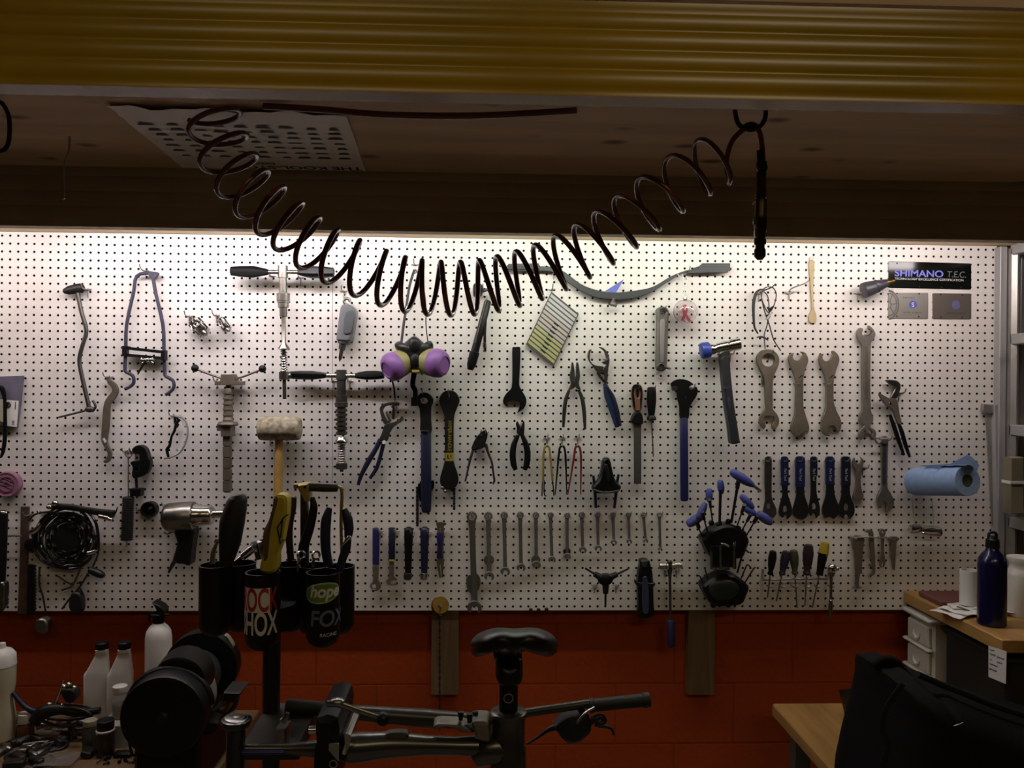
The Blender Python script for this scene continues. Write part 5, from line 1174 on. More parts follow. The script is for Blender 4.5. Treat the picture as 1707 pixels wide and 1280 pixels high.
pl('stub_wrench', 'short pale grey tapered wrench, last on the thin wire rail', 'wrench', 'small spanners on the thin wire rail', [('body', fl('T', [(1155,262),(1185,255),(1212,262),(1225,275),(1205,300),(1196,400),(1190,515),(1180,520),(1165,400),(1162,300),(1150,285)], .012, .022), brown_steel, None)])
for k,(x,y) in enumerate(((850,262),(1150,268))): hk('T', x, y, ('wire hook at the left end of the thin wire rail','wire hook at the right end of the thin wire rail')[k])

# brass disc and chain at the bottom edge
t = Thing('brass_disc', 'brass disc with a centre hole hanging at the bottom edge of the board', 'disc')
b = MB('I'); b.ax((625,805),(640,800), .02, [(0,52),(1,66),(14,66),(15,62)], 30, dq=.05); t.part('disc', b, brass)
b = MB('I'); b.ax((628,805),(640,800), .045, [(0,14),(16,14)], 10, dq=.05); t.part('hub', b, chrome); t.done()
t = Thing('hanging_chain', 'thin dark chain hanging down from the brass disc', 'chain')
b = MB('I')
for k in range(34): b.flat([(622+(k % 2)*4,880+k*27),(638-(k % 2)*4,880+k*27),(638-(k % 2)*4,902+k*27),(622+(k % 2)*4,902+k*27)], .03, .036, .0008, n=1)
t.part('links', b, blackmetal); t.done()
t = Thing('steel_hook', 'bright small hook hanging through the brass disc', 'hook')
b = MB('I'); b.rod([(622,800),(640,830),(625,860),(645,885)], .055, 6); t.part('wire', b, chrome); t.done()
# ------------------------------------------------------------------ things hung under the rack deck
dH = 1.12
cen = [(356,196),(369,239),(389,280),(414,312),(444,342),(475,369),(505,396),(541,420),(582,441),(629,460),(665,472),(698,478),(733,481),(769,481),(805,478),(838,471),(872,462),(907,450),(944,433),(981,413),(1017,390),(1053,363),(1091,333),(1137,300),(1184,273)]
redhose = mat('dark red brown polyurethane', (96,46,34), .22, spec=.6)
t = Thing('coiled_air_hose', 'dark brown coiled air hose sagging between two points under the overhead rack', 'hose')
Cw = cr([wp(x, y, dH) for x, y in cen], False, 24); Rh = 44*mpp(dH); hp = []
for i in range(-11, len(Cw)+12):
    j = min(max(i, 0), len(Cw)-1)
    T_ = (Cw[min(j+1, len(Cw)-1)]-Cw[max(j-1, 0)]).normalized(); c = Cw[j]+T_*((i-j)*(Cw[1]-Cw[0]).length)
    n1 = Vector((-T_.z, 0, T_.x)); th = 2*PI*i/24
    hp.append(c+n1*(Rh*math.cos(th))+Vector((0, -1, 0))*(Rh*math.sin(th)))
endp = [wp(1211,270,dH), wp(1219,238,dH), wp(1234,220,dH), wp(1252,211,dH), wp(1266,220,dH), wp(1271,250,dH), wp(1272,275,dH)]
b = MB(); b.tubew(hp+cr([hp[-1]]+endp, False, 5)[1:], .0050, 10); t.part('coil', b, redhose)
b = MB('ZZ'); b.ax((1005,400),(1018,560), dH, [(0,28),(80,30),(90,40),(140,42),(150,34),(160,34)], 14); t.part('strain_relief', b, black)
b = MB('ZZ'); b.ax((1012,560),(1000,1205), dH, [(0,36),(190,40),(195,30),(200,44),(300,42),(340,46),(430,46),(440,40),(490,38),(500,44),(530,44),(535,34),(560,34),(570,42),(620,42),(645,20)], 18); t.part('quick_coupler', b, mat('dull brass fitting', (70,60,44), .4, .8))
b = MB('ZZ'); b.ball((962,785), dH+.02, 14); b.flat([(955,890),(970,890),(968,945),(952,945)], dH+.028, dH+.034); b.flat([(962,970),(980,970),(984,1035),(962,1035)], dH+.028, dH+.034); t.part('release_catch', b, steel)
t.done()
t = Thing('hose_strap', 'dark looped strap tying the right end of the coiled hose to the deck', 'strap')
b = MB('ZZ'); b.rod([(818,95),(822,140),(850,215),(930,245),(1005,220),(1040,160),(1045,110)], dH, [16,17,18,20,18,17,16], 10); b.ball((935,228), dH, 62, 1, .5, .62); t.part('strap', b, black); t.done()
t = Thing('rubber_hose', 'straight dark hose running along under the front of the deck', 'hose')
b = MB(); b.rod([(440,177),(530,182),(640,191),(780,193),(880,189),(960,184)], [1.13,1.15,1.17,1.17,1.15,1.13], 5.5, 10, 6); t.part('hose', b, redhose); t.done()
t = Thing('deck_hook', 'thin wire hook hanging under the deck at the upper left', 'hook')
b = MB('W'); b.rod([(230,452),(228,500),(214,540),(210,600),(210,655)], .915, 4, 8); b.ball((209,655), .915, 6); t.part('wire', b, zinc); t.done()
t = Thing('cable_loop', 'black cable loop hanging at the top left corner', 'cable')
b = MB('W'); b.rod([(-20,330),(10,345),(30,390),(30,460),(15,495),(-20,500)], 1.1, 7, 8); t.part('cable', b, black); t.done()

# poster glued upside down to the underside of the deck
zq = zDeck-.0012
def dk(p): q = MB('Y').px(p); return zp(q[0], q[1], zq)
A0, A1, A2, A3 = dk((1535,425)), dk((490,405)), dk((60,40)), dk((1420,88))     # text side: starts at A0, runs to A1
def ps(u, v, dz=0): return A0*(1-u)*(1-v)+A1*u*(1-v)+A2*u*v+A3*(1-u)*v+Vector((0,0,-dz))
t = Thing('wall_chart', 'crumpled white product chart stuck upside down under the deck', 'poster')
b = MB(); n_ = 22; m_ = 22; rnd = random.Random(5); vs = []
def sag(u, v): return .0012+max(0, v-.55)*(.014*math.sin(u*9+v*4)**2+.010*math.sin(u*19+v*27)**2)
for i in range(n_+1):
    for j in range(m_+1): vs.append(ps(i/n_, j/m_, sag(i/n_, j/m_)))
b.add(vs, [(i*(m_+1)+j, (i+1)*(m_+1)+j, (i+1)*(m_+1)+j+1, i*(m_+1)+j+1) for i in range(n_) for j in range(m_)])
t.part('sheet', b, mat('chart paper', (232,228,222), .6))
xd_ = (A1-A0).normalized(); zd_ = (A3-A0); zd_ = (zd_-xd_*zd_.dot(xd_)).normalized()
W0 = (A1-A0).length; Dp = (A3-A0).length
for body, u, v, sz, nm in (('THE KOOL-STOP', .015, .012+.066*W0/Dp, W0*.088, 'headline'), ('DISC', .47, .03+.11*W0/Dp, W0*.055, 'subheading')):
    b = MB(); b.text(body, ps(u, v, .0018), xd_, -zd_, sz, depth=.0003, sx=1.02, bold=.02)
    t.part(nm, b, mat('chart ink', (44,40,38), .7))
for r in range(7):
    for c in range(9):
        u0 = .05+c*.103; v0 = .24+r*.088; w_ = rnd.uniform(.05,.085); h_ = rnd.uniform(.018,.034)
        q = [ps(u0,v0), ps(u0+w_,v0), ps(u0+w_*.8,v0+h_), ps(u0+w_*.2,v0+h_)]
        dz = max(sag(u0+a*w_, v0+bb*h_) for a in (0,.5,1) for bb in (0,1))+.0008
        b = MB(); b.add([p+Vector((0,0,-dz)) for p in q], [(0,1,2,3)]); t.part('pad_picture', b, mat('chart ink', (44,40,38), .7))
t.done()

# ------------------------------------------------------------------ right: shelving unit, counter, table
Xs = wp(1664, 640, .02).x
t = Thing('shelving_unit', 'pale aluminium shelving unit beside the right end of the board', 'shelving')
am = mat('pale aluminium', (168,166,166), .5, .4)
b = MB(); b.boxw(Vector((Xs+.006, -.02, CAM_H-.11)), (.024, .03, 1.145), bev=.002); t.part('post', b, am)
b = MB(); b.boxw(Vector((Xs+.035, -.04, CAM_H-.11)), (.030, .05, 1.145), bev=.012); t.part('post', b, alu)
b = MB(); b.boxw(Vector((Xs+.072, -.02, CAM_H-.11)), (.018, .03, 1.145), bev=.004); t.part('post', b, alu)
for y_, nm in ((418,'top'),(566,'b'),(716,'c'),(868,'d')):
    z_ = wp(1672, y_, .03).z
    b = MB(); b.boxw(Vector((Xs+.43, -.27, z_)), (.82, .45, .035), bev=.003); t.part('shelf', b, am)
b = MB(); b.add([wp(1673,586,.05),wp(1678,578,.05),wp(1668,598,.05),wp(1664,600,.05)]+[wp(1673,586,.06),wp(1678,578,.06),wp(1668,598,.06),wp(1664,600,.06)], [(0,1,2,3),(7,6,5,4),(0,4,5,1),(1,5,6,2),(2,6,7,3),(3,7,4,0)]); t.part('brace', b, am)
b = MB(); b.boxw(Vector((Xs+.5, .0, CAM_H-.11)), (.9, .012, 1.14)); t.part('back_panel', b, mat('beige panel', (150,138,118), .7))
t.done()
t = Thing('clear_box', 'tall clear plastic box on the third shelf of the shelving unit', 'box')
b = MB('S'); b.flat([(1470,600),(1578,596),(1578,1060),(1466,1060)], .10, .14, .004, n=1); t.part('box', b, mat('milky plastic', (120,112,92), .35)); 
b = MB('S'); b.box((1462,790),(1582,815), .098, .143); t.part('band', b, white); t.done()

# counter: left edge runs out from the wall
Zc = CAM_H-.685; Xc = wp(1507, 998, .01).x
Yc = zp(1670, 1066, Zc).y
t = Thing('work_counter', 'upper wooden counter at right running out from the wall under the shelving', 'counter')
b = MB(); b.boxw(Vector((Xc+.5, (Yc-.004)/2, Zc-.019)), (1.0, -Yc-.004, .038), bev=.003); t.part('top', b, tablewood)
b = MB(); b.boxw(Vector((Xc+.68, (Yc)/2, Zc/2-.02)), (.5, .42, Zc-.04)); t.part('cabinet', b, mat('dark green cabinet', (24,28,25), .6))
t.done()
def onc(px, py, z=None): return zp(px, py, Zc if z is None else z)
t = Thing('red_binder', 'flat dark red folder lying at the back of the counter', 'folder')
p = onc(1560, 1001); b = MB(); b.boxw(Vector((Xc+.165, -.135, Zc+.009)), (.30, .13, .016), bev=.003); t.part('folder', b, mat('dull maroon card', (110,62,58), .7)); t.done()
t = Thing('paper_napkins', 'crumpled white paper napkins under the paper tube on the counter', 'napkins')
b = MB(); rnd = random.Random(2)
for k in range(5):
    c = onc(1600+k*13, 1018+rnd.uniform(-3,4)); a = rnd.uniform(-.5,.5); s_ = .075; vs = []
    for i in range(6):
        for j in range(6):
            x, y = (i/5-.5)*s_*2, (j/5-.5)*s_*1.3
            vs.append(c+Vector((x*math.cos(a)-y*math.sin(a), x*math.sin(a)+y*math.cos(a), .003+k*.0025+rnd.uniform(0,.007))))
    b.add(vs, [(i*6+j,(i+1)*6+j,(i+1)*6+j+1,i*6+j+1) for i in range(5) for j in range(5)])
t.part('napkins', b, paper); t.root_stuff = True; r = t.done(); 
t = Thing('paper_tube', 'short white cardboard tube standing on the napkins', 'tube')
p = onc(1615, 1016); R_ = 14.2*(p-CAM).dot(FWD)/F; b = MB(); b.vlathe(p+Vector((0,0,.016)), [(0,R_),(.106,R_),(.106,R_*.88),(.01,R_*.88),(.01,0)], 28); t.part('tube', b, paper); t.done()
t = Thing('blue_bottle', 'dark blue metal drinking bottle with a black cap on the counter', 'bottle')
p = onc(1653, 1041); k_ = (p-CAM).dot(FWD)/F; R_ = 22*k_; H_ = 148*k_
b = MB(); b.vlathe(p, [(0,R_*.9),(.004,R_),(H_*.68,R_),(H_*.74,R_*.96),(H_*.80,R_*.72),(H_*.835,R_*.5),(H_*.87,R_*.45),(H_*.87,0)], 32); t.part('body', b, mat('deep blue enamel', (17,15,60), .25, .2, coat=.4))
b = MB(); b.vlathe(p+Vector((0,0,H_*.87)), [(0,R_*.5),(H_*.09,R_*.46),(H_*.10,R_*.36),(H_*.13,R_*.3),(H_*.13,0)], 20); b.tubew(cr([p+Vector((-R_*.3,0,H_*.96)),p+Vector((-R_*.25,0,H_*1.03)),p+Vector((R_*.25,0,H_*1.03)),p+Vector((R_*.3,0,H_*.96))],False,4), .004, 8); t.part('cap', b, black, 'black cap'); t.done()
t = Thing('white_bottle', 'white plastic bottle at the far right edge, right of the blue bottle', 'bottle')
p = onc(1703, 1026); k_ = (p-CAM).dot(FWD)/F; R_ = 23*k_; H_ = 98*k_
b = MB(); b.vlathe(p, [(0,R_*.92),(.004,R_),(H_*.70,R_),(H_*.76,R_*.98),(H_*.80,R_*.84),(H_*.88,R_*.82),(H_*.90,R_*.86),(H_*.96,R_*.98),(H_,R_*.98),(H_,0)], 32); t.part('body', b, white)
b = MB(); cc = Vector((p.x, p.y, p.z+H_*.20)); b.text('8', cc, xd, zd, 22*k_, wrap=(cc, R_+.0004, -.42), depth=.0003); t.part('print', b, mat('grey print', (110,112,112), .5)); t.done()
t = Thing('black_case', 'black case with clips standing behind the blue bottle', 'case')
p = onc(1690, 990); b = MB(); b.boxw(Vector((p.x+.03, -.235, Zc+.10)), (.15, .11, .20), bev=.008); t.part('case', b, black)
b = MB(); b.boxw(Vector((p.x-.015, -.294, Zc+.165)), (.02,.012,.03), bev=.003); t.part('clip', b, black); t.done()

# small drawer tower under the counter edge
Zt = CAM_H-1.017
Xt = Xc+.004
t = Thing('drawer_tower', 'small white plastic drawer tower under the counter', 'drawers')
pw = mat('translucent white plastic', (186,180,170), .4)
z1 = CAM_H-.735; y0_, y1_ = -.02, -.165
b = MB(); b.boxw(Vector((Xt+.105, (y0_+y1_)/2, (Zt+z1)/2)), (.19, y0_-y1_, z1-Zt), bev=.006); t.part('body', b, pw)
b = MB(); b.boxw(Vector((Xt+.095, (y0_+y1_)/2, z1-.007)), (.215, y0_-y1_+.02, .016), bev=.006); t.part('lid', b, pw)
nd = 3; hd = (z1-.02-Zt-.012)/nd
for k in range(nd):
    zc = z1-.02-hd*(k+.5)
    b = MB(); b.boxw(Vector((Xt+.004, (y0_+y1_)/2, zc)), (.014, (y0_-y1_)*.86, hd*.80), bev=.004); q = t.part('drawer', b, pw)
    b = MB(); b.boxw(Vector((Xt-.002, (y0_+y1_)/2, zc-hd*.46)), (.022, (y0_-y1_)*1.06, .010), bev=.004); t.part('ledge', b, pw)
    b = MB(); yc = (y0_+y1_)/2
    b.tubew([Vector((Xt-.006, yc+.018*math.cos(a), zc+.004+.022*math.sin(a))) for a in [PI+PI*i/12 for i in range(13)]], [.0015+.0035*math.sin(PI*i/12) for i in range(13)], 8); t.part('handle', b, white, of=q)
t.done()
t = Thing('storage_bin', 'black plastic bin in the shade under the counter', 'bin')
b = MB(); b.boxw(Vector((Xc+.215, -.34, Zt+.135)), (.36, .30, .27), bev=.01); t.part('bin', b, mat('charcoal bin', (20,23,22), .6))
b = MB(); b.boxw(Vector((Xc+.215, -.34, Zt+.265)), (.38, .32, .012), bev=.004); t.part('rim', b, mat('charcoal bin', (20,23,22), .6)); t.done()
t = Thing('note_card', 'small white handwritten note taped to the edge of the counter', 'note')
q4 = [xp(1647.7,1076.2,Xc-.002), xp(1677.9,1085.7,Xc-.002), xp(1676.5,1140,Xc-.002), xp(1647.7,1128,Xc-.002)]
b = MB(); b.add(q4+[p+Vector((.0006,0,0)) for p in q4], [(0,1,2,3),(7,6,5,4),(0,4,5,1),(1,5,6,2),(2,6,7,3),(3,7,4,0)]); t.part('card', b, paper)
b = MB(); rnd = random.Random(9)
def nt(u, v): return q4[0]*(1-u)*(1-v)+q4[1]*u*(1-v)+q4[2]*u*v+q4[3]*(1-u)*v+Vector((-.0008,0,0))
for v, u0, u1 in ((.10,.10,.35),(.24,.08,.42),(.26,.5,.9),(.42,.1,.2),(.42,.5,.8),(.56,.08,.55),(.72,.05,.5)):
    n = int((u1-u0)*36); pts = [nt(u0+(u1-u0)*i/n, v+(.03 if i % 2 else -.03)*rnd.uniform(.4,1.2)) for i in range(n+1)]
    b.tubew(pts, .0005, 5)
t.part('handwriting', b, ink); t.done()

# lower table
Tl = zp(1287, 1172, Zt)
t = Thing('butcher_block_table', 'lower wooden table at bottom right with dark metal legs', 'table')
b = MB(); yb = Tl.y; yf = -1.25
b.boxw(Vector(((Tl.x+Xc+.40)/2, (yb+yf)/2, Zt-.02)), (Xc+.40-Tl.x, yb-yf, .04), bev=.004); t.part('top', b, tablewood)
for x, y in ((Tl.x+.06, yb-.08), (Tl.x+.06, yf+.08), (Xc+.34, yb-.08), (Xc+.34, yf+.08)):
    b = MB(); b.boxw(Vector((x, y, (Zt-.04)/2)), (.045, .045, Zt-.04)); t.part('leg', b, mat('grey leg paint', (74,72,68), .5))
t.done()
bagm = mat('black nylon', (8,10,10), .8, bump=.4, bscale=260, spec=.15)
t = Thing('black_bag', 'large black padded bag resting on the lower table at bottom right', 'bag')
dB = .70
b = MB('U'); b.pillow([(700,590),(760,578),(830,570),(880,610),(925,652),(1010,655),(1200,738),(1500,850),(1720,905),(1950,1000),(2000,1300),(1980,1500),(1200,1512),(545,1505),(548,1350),(590,1160),(630,1020),(660,880),(690,740)], dB, .42, n=3, rings=8)
for v in b.v: v.z = max(v.z, Zt+.001)
t.part('body', b, bagm)
b = MB('U'); b.rod([(1000,655),(1150,720),(1330,790),(1500,860),(1720,930)], dB+.10, 22, 10); t.part('top_seam', b, mat('dark grey webbing', (20,24,23), .75, spec=.2))
b = MB('U'); b.rod([(900,720),(800,860),(760,1000),(800,1120),(760,1270)], dB+.2, 20, 10, flat=.4); t.part('strap', b, mat('dark grey webbing', (20,24,23), .75, spec=.2))
b = MB('U'); b.rod([(700,600),(770,560),(840,572),(900,640),(950,700)], dB+.02, 34, 12); t.part('handle', b, bagm)
b = MB('U'); b.rod([(1238,1000),(1270,990),(1300,978)], dB+.212, 4, 8); t.part('zip_pull', b, steel, 'small bright zip pull'); t.done()
t = Thing('black_box', 'small black box on the lower table left of the bag', 'box')
b = MB('U'); b.flat([(520,800),(640,790),(700,850),(690,1000),(560,985),(545,900)], .20, .30, .004, n=1)
for v in b.v: v.z = max(v.z, Zt+.001)
t.part('box', b, black); t.done()

# ------------------------------------------------------------------ repair stand with tool caddy
dP = .90
t = Thing('repair_stand', 'black bicycle repair stand with a clamp holding the frame', 'repair stand')
P0 = wp(453, 1085, dP); 
b = MB(); b.axw([Vector((P0.x, -dP, .02)), Vector((P0.x, -dP, wp(453,925,dP).z))], [.0185, .0185], Vector((0,0,1)), 20); t.part('pole', b, mat('black stand enamel', (22,20,19), .35, spec=.5))
b = MB(); b.boxw(Vector((P0.x, -dP, .01)), (.5, .6, .02), bev=.004); t.part('base_plate', b, blackmetal)
b = MB('F'); b.flat([(495,985),(520,968),(860,965),(855,1075),(490,1075)], .86, 1.06, .004, n=1); t.part('arm_block', b, mat('dark cast iron', (44,42,38), .5, .4))
b = MB('F'); b.ax((855,1018),(1160,1018), 1.08, [(0,26),(305,26)], 16); t.part('clamp_tube', b, chrome, 'chrome clamp tube')
b = MB('F'); b.flat([(960,830),(1090,825),(1095,980),(1060,1010),(1080,1290),(955,1290),(945,1040),(960,980)], 1.05, 1.22, .01, n=2); t.part('clamp_jaw', b, black)
b = MB('F'); b.flat([(985,1108),(1052,1108),(1050,1225),(1030,1205),(985,1150)], 1.218, 1.2215, .0004, n=1); b.ring((1015,1245), 1.221, 24, 4); t.part('sticker', b, mat('grey print', (110,112,112), .5), 'pale triangular sticker')
b = MB('F'); b.flat([(1098,985),(1155,990),(1150,1040),(1120,1120),(1100,1100)], 1.1, 1.2, .008); t.part('jaw_lining', b, chrome)
b = MB('F'); b.rod([(975,840),(1060,850),(1180,890),(1310,930)], 1.20, [26,24,20,14], 12, flat=.5); b.ball((1040,828), 1.2, 50, 1, .8, .45); t.part('clamp_lever', b, steel, 'steel clamp lever')
b = MB('F'); b.ball((1345,945), 1.2, 46); t.part('lever_knob', b, black, 'black ball knob')
b = MB('F'); b.flat([(650,985),(718,980),(722,1155),(645,1160)], 1.04, 1.075, .006, n=1); b.rod([(680,960),(700,935),(712,905)], 1.07, [24,18,14], 10); t.part('hose_clamp', b, steel, 'bright band clamp')
t.done()
caddy = Thing('tool_caddy', 'ring of black cups on the repair stand pole, stickered, full of tools', 'tool caddy')
cupm = mat('black caddy plastic', (9,9,10), .42, spec=.3)
cups = [(359,941,1060,dP,26.5),(437,953,1083,dP+.075,27.5),(538,953,1078,dP+.065,27.5),(400,938,1052,dP-.05,25),(484,940,1052,dP-.085,25),(566,943,1056,dP-.01,24),(523,942,1058,dP-.06,25)]
CUP = []
for x, ty, by, d, r in cups:
    R_ = r*mpp(d); zt = wp(x, ty, d).z; zb = wp(x, by, d).z; c = wp(x, by, d); H_ = zt-zb
    b = MB(); b.vlathe(Vector((c.x, -d, zb)), [(0,R_*.25),(R_*.12,R_*.55),(R_*.35,R_*.85),(R_*.7,R_),(H_-.004,R_),(H_,R_*1.03),(H_,R_*.92),(R_*.8,R_*.9),(R_*.4,0)], 30)
    e = caddy.part('cup', b, cupm); CUP.append((Vector((c.x, -d, zb)), R_, H_, e))
b = MB(); b.vlathe(Vector((P0.x, -dP, CUP[0][0].z+.02)), [(0,.02),(0,.05),(.05,.05),(.05,.02)], 24); caddy.part('hub', b, cupm)
wht = mat('sticker white', (200,196,190), .5); rdm = mat('sticker red', (150,34,30), .5); grm = mat('sticker green', (92,120,44), .5)
def band(c, R_, a0, a1, z0, z1, off=.0006):
    b = MB(); n = 14; vs = []
    for i in range(n+1):
        a = a0+(a1-a0)*i/n
        for z_ in (z0, z1): vs.append(c+Vector((math.sin(a)*(R_+off), -math.cos(a)*(R_+off), z_)))
    b.add(vs, [(i*2, i*2+2, i*2+3, i*2+1) for i in range(n)]); return b
c, R_, H_, e = CUP[1]
kz = mpp(dP+.075)
def zrow(py): return wp(437, py, dP+.075).z-c.z
caddy.part('sticker', band(c, R_, -1.45, .72, zrow(1014), zrow(974)), wht, 'white sticker with red letters', of=e)
b = MB(); z_ = Vector((c.x, c.y, c.z+zrow(1011))); b.text('ROCK', z_, xd, zd, 52*kz, wrap=(z_, R_+.0009, -1.30), sx=.49, bold=.02, depth=.0003); caddy.part('lettering', b, rdm, 'red lettering', of=e)
b = MB(); z_ = Vector((c.x, c.y, c.z+zrow(1050))); b.text('SHOX', z_, xd, zd, 52*kz, wrap=(z_, R_+.0009, -1.30), sx=.50, bold=.02, depth=.0003); caddy.part('lettering', b, wht, 'white lettering', of=e)
c, R_, H_, e = CUP[2]; kz = mpp(dP+.065)
def zrow2(py): return wp(538, py, dP+.065).z-c.z
def ell(rx, rz, off, m, nm, lab, zc):
    b = MB(); vs = [Vector((0,0,0))]; n = 32; a0 = .12; ring = []
    for q in range(1, 5):
        for i in range(n):
            th = 2*PI*i/n; x = rx*q/4*math.cos(th); z_ = rz*q/4*math.sin(th)+x*.10; a = a0+x/R_
            ring.append(c+Vector((math.sin(a)*(R_+off), -math.cos(a)*(R_+off), zc+z_)))
    fs = [tuple(range(n))]
    for q in range(3):
        for i in range(n): fs.append((q*n+i, q*n+(i+1) % n, (q+1)*n+(i+1) % n, (q+1)*n+i))
    b.add(ring, fs); caddy.part(nm, b, m, lab, of=e)
zc = zrow2(982)
ell(33*kz, 17*kz, .0005, mat('sticker pale green', (150,168,120), .5), 'sticker', 'pale rim of the oval sticker', zc); ell(31*kz, 14.5*kz, .0009, grm, 'sticker', 'green oval sticker', zc)
b = MB(); z_ = Vector((c.x, c.y, c.z+zrow2(988))); b.text('hope', z_, xd, zd, 27*kz, wrap=(z_, R_+.0013, -.62), sx=.95, shear=.2, bold=.03, depth=.0003); caddy.part('lettering', b, wht, 'white lettering', of=e)
b = MB(); z_ = Vector((c.x, c.y, c.z+zrow2(1036))); b.text('FOX', z_, xd, zd, 36*kz, wrap=(z_, R_+.0009, -.62), sx=.92, shear=.1, bold=.02, depth=.0003); caddy.part('lettering', b, mat('faded grey blue print', (90,96,118), .5), of=e)
b = MB(); z_ = Vector((c.x, c.y, c.z+zrow2(1053))); b.text('RACING', z_, xd, zd, 8*kz, wrap=(z_, R_+.0009, .0), sx=1.0, shear=.15, depth=.0003); caddy.part('lettering', b, wht, of=e)
caddy.done()
# tools standing in the caddy
t = Thing('black_handle_brush', 'big black handle standing in the left cup of the caddy', 'handle')
b = MB('E'); b.rod([(300,1060),(310,1000),(330,880),(345,760),(372,650),(385,600),(382,575)], dP, [40,48,72,80,70,58,40], 18, 4); t.part('grip', b, rubber); t.done()
t = Thing('utility_knife', 'yellow and brown folding handle standing in the front lettered cup', 'knife')
b = MB('E'); b.flat([(640,575),(690,568),(720,590),(718,700),(700,800),(685,880),(655,960),(640,1075),(545,1070),(560,960),(568,840),(600,740),(628,650)], dP+.055, dP+.095, .006); t.part('handle', b, yellow)
b = MB('E'); b.flat([(640,580),(668,590),(640,700),(615,830),(600,980),(572,1000),(566,860),(572,800),(605,730),(628,650)], dP+.05, dP+.10, .006); t.part('grip_inlay', b, mat('brown rubber', (84,62,34), .6), 'brown rubber inlay')
b = MB('E'); b.rod([(718,705),(690,720),(645,790),(665,900),(685,870)], dP+.097, 5, 6, 1); b.rod([(680,730),(665,860)], dP+.097, 5, 6, 1); t.part('blade_slot', b, ink); t.done()
t = Thing('pliers_handles', 'red-brown plier handle standing behind the yellow knife', 'pliers')
b = MB('E'); b.rod([(755,590),(745,660),(725,760),(722,860),(735,1010)], dP-.06, [16,24,26,24,22], 14, flat=.6); t.part('grip', b, mat('dark maroon grip', (40,22,20), .5)); t.done()
t = Thing('hacksaw', 'brass-coloured hacksaw frame with a dark grip upside down in the caddy', 'hacksaw')
bsm = mat('brassy olive enamel', (136,120,56), .4, .5)
b = MB('E'); b.ax((858,520),(1045,528), dP-.05, [(0,26),(3,30),(90,31),(180,27),(187,22)], 18); t.part('grip', b, mat('dark brown grip', (48,36,36), .5), 'dark brown grip')
b = MB('E'); b.flat([(795,500),(862,492),(860,618),(840,612),(800,535)], dP-.075, dP-.025, .003, n=1); b.box((757,500),(800,530), dP-.06, dP-.04); t.part('bracket', b, bsm)
b = MB('E'); b.ylathe((826,524), [(dP-.03,10),(dP-.022,9)]); t.part('bolt', b, blackmetal)
b = MB('E'); b.rod([(1045,522),(1066,530),(1072,580),(1068,660),(1066,780),(1070,920),(1072,1040)], dP-.05, 11, 8, 3); t.part('frame', b, bsm)
b = MB('E'); b.flat([(800,545),(845,605),(852,700),(850,1040),(800,1040),(800,700)], dP-.06, dP-.045, .002, n=1); t.part('back_bar', b, blackmetal); t.done()
t = Thing('cutter_handles', 'black handle curving beside the hacksaw back bar in the caddy', 'pliers')
b = MB('E'); b.rod([(876,590),(885,660),(862,780),(820,910),(800,1010)], dP-.02, [14,26,30,34,26], 14, flat=.6); t.part('grip', b, black); t.done()
t = Thing('cable_shears', 'pair of curved navy black handles standing in the right of the caddy', 'shears')
b = MB('E'); b.rod([(990,660),(968,740),(962,860),(968,960),(985,1045)], dP+.02, [18,34,34,32,30], 14, flat=.6); t.part('grip', b, navy)
b = MB('E'); b.rod([(1085,668),(1108,730),(1118,800),(1112,860)], dP+.02, [20,34,32,24], 14, flat=.6); t.part('grip', b, navy); t.done()
t = Thing('diagonal_cutters', 'dark handled cutter with a bright pivot leaning at the right of the caddy', 'cutters')
b = MB('E'); b.rod([(1115,860),(1100,930),(1075,1000),(1050,1090)], dP+.06, [20,30,28,24], 14, flat=.6); t.part('grip', b, navy)
b = MB('E'); b.ball((1120,860), dP+.07, 16); b.rod([(1125,850),(1090,890),(1068,915)], dP+.075, [10,8,4], 8); t.part('pivot', b, chrome, 'bright pivot'); t.done()
for k,(x,lab) in enumerate(((802,'left of two chrome ring spanners standing in the caddy'),(900,'right of two chrome ring spanners standing in the caddy'))):
    t = Thing('ring_spanner', lab, 'spanner', 'chrome ring spanners in the caddy')
    b = MB('E'); b.ring((x,975), dP+.03, 25, 8, 20, tilt=.7); t.part('ring', b, chrome)
    b = MB('E'); b.rod([(x-12,998),(x-22,1030),(x-24,1080)], dP+.03, [9,10,9], 10, flat=.5); t.part('shank', b, chrome); t.done()
t = Thing('socket_extension', 'shiny tube-ended socket leaning out of the caddy behind the black handle', 'socket')
b = MB('E'); b.ax((365,1020),(490,925), dP-.04, [(0,14),(60,14),(64,26),(140,28),(157,30),(157,20),(130,19)], 18); t.part('socket', b, chrome); t.done()
t = Thing('socket_cluster', 'knobbly steel socket ends showing above the rear cups', 'sockets')
b = MB('E'); b.ax((530,1000),(500,880), dP-.07, [(0,24),(60,24),(70,34),(110,36),(124,20)], 12, flut=(6,.15)); t.part('socket', b, steel)
b = MB('E'); b.ax((560,990),(545,870), dP-.08, [(0,16),(80,16),(90,20),(124,18)], 12); t.part('socket', b, brown_steel); t.done()
t = Thing('small_hook_tool', 'small pale loop showing left of the black handle in the caddy', 'hook')
b = MB('E'); b.rod([(215,1030),(220,960),(235,915),(250,880),(240,870),(228,890)], dP-.02, [18,16,12,8,6,5], 10); t.part('loop', b, brown_steel); t.done()

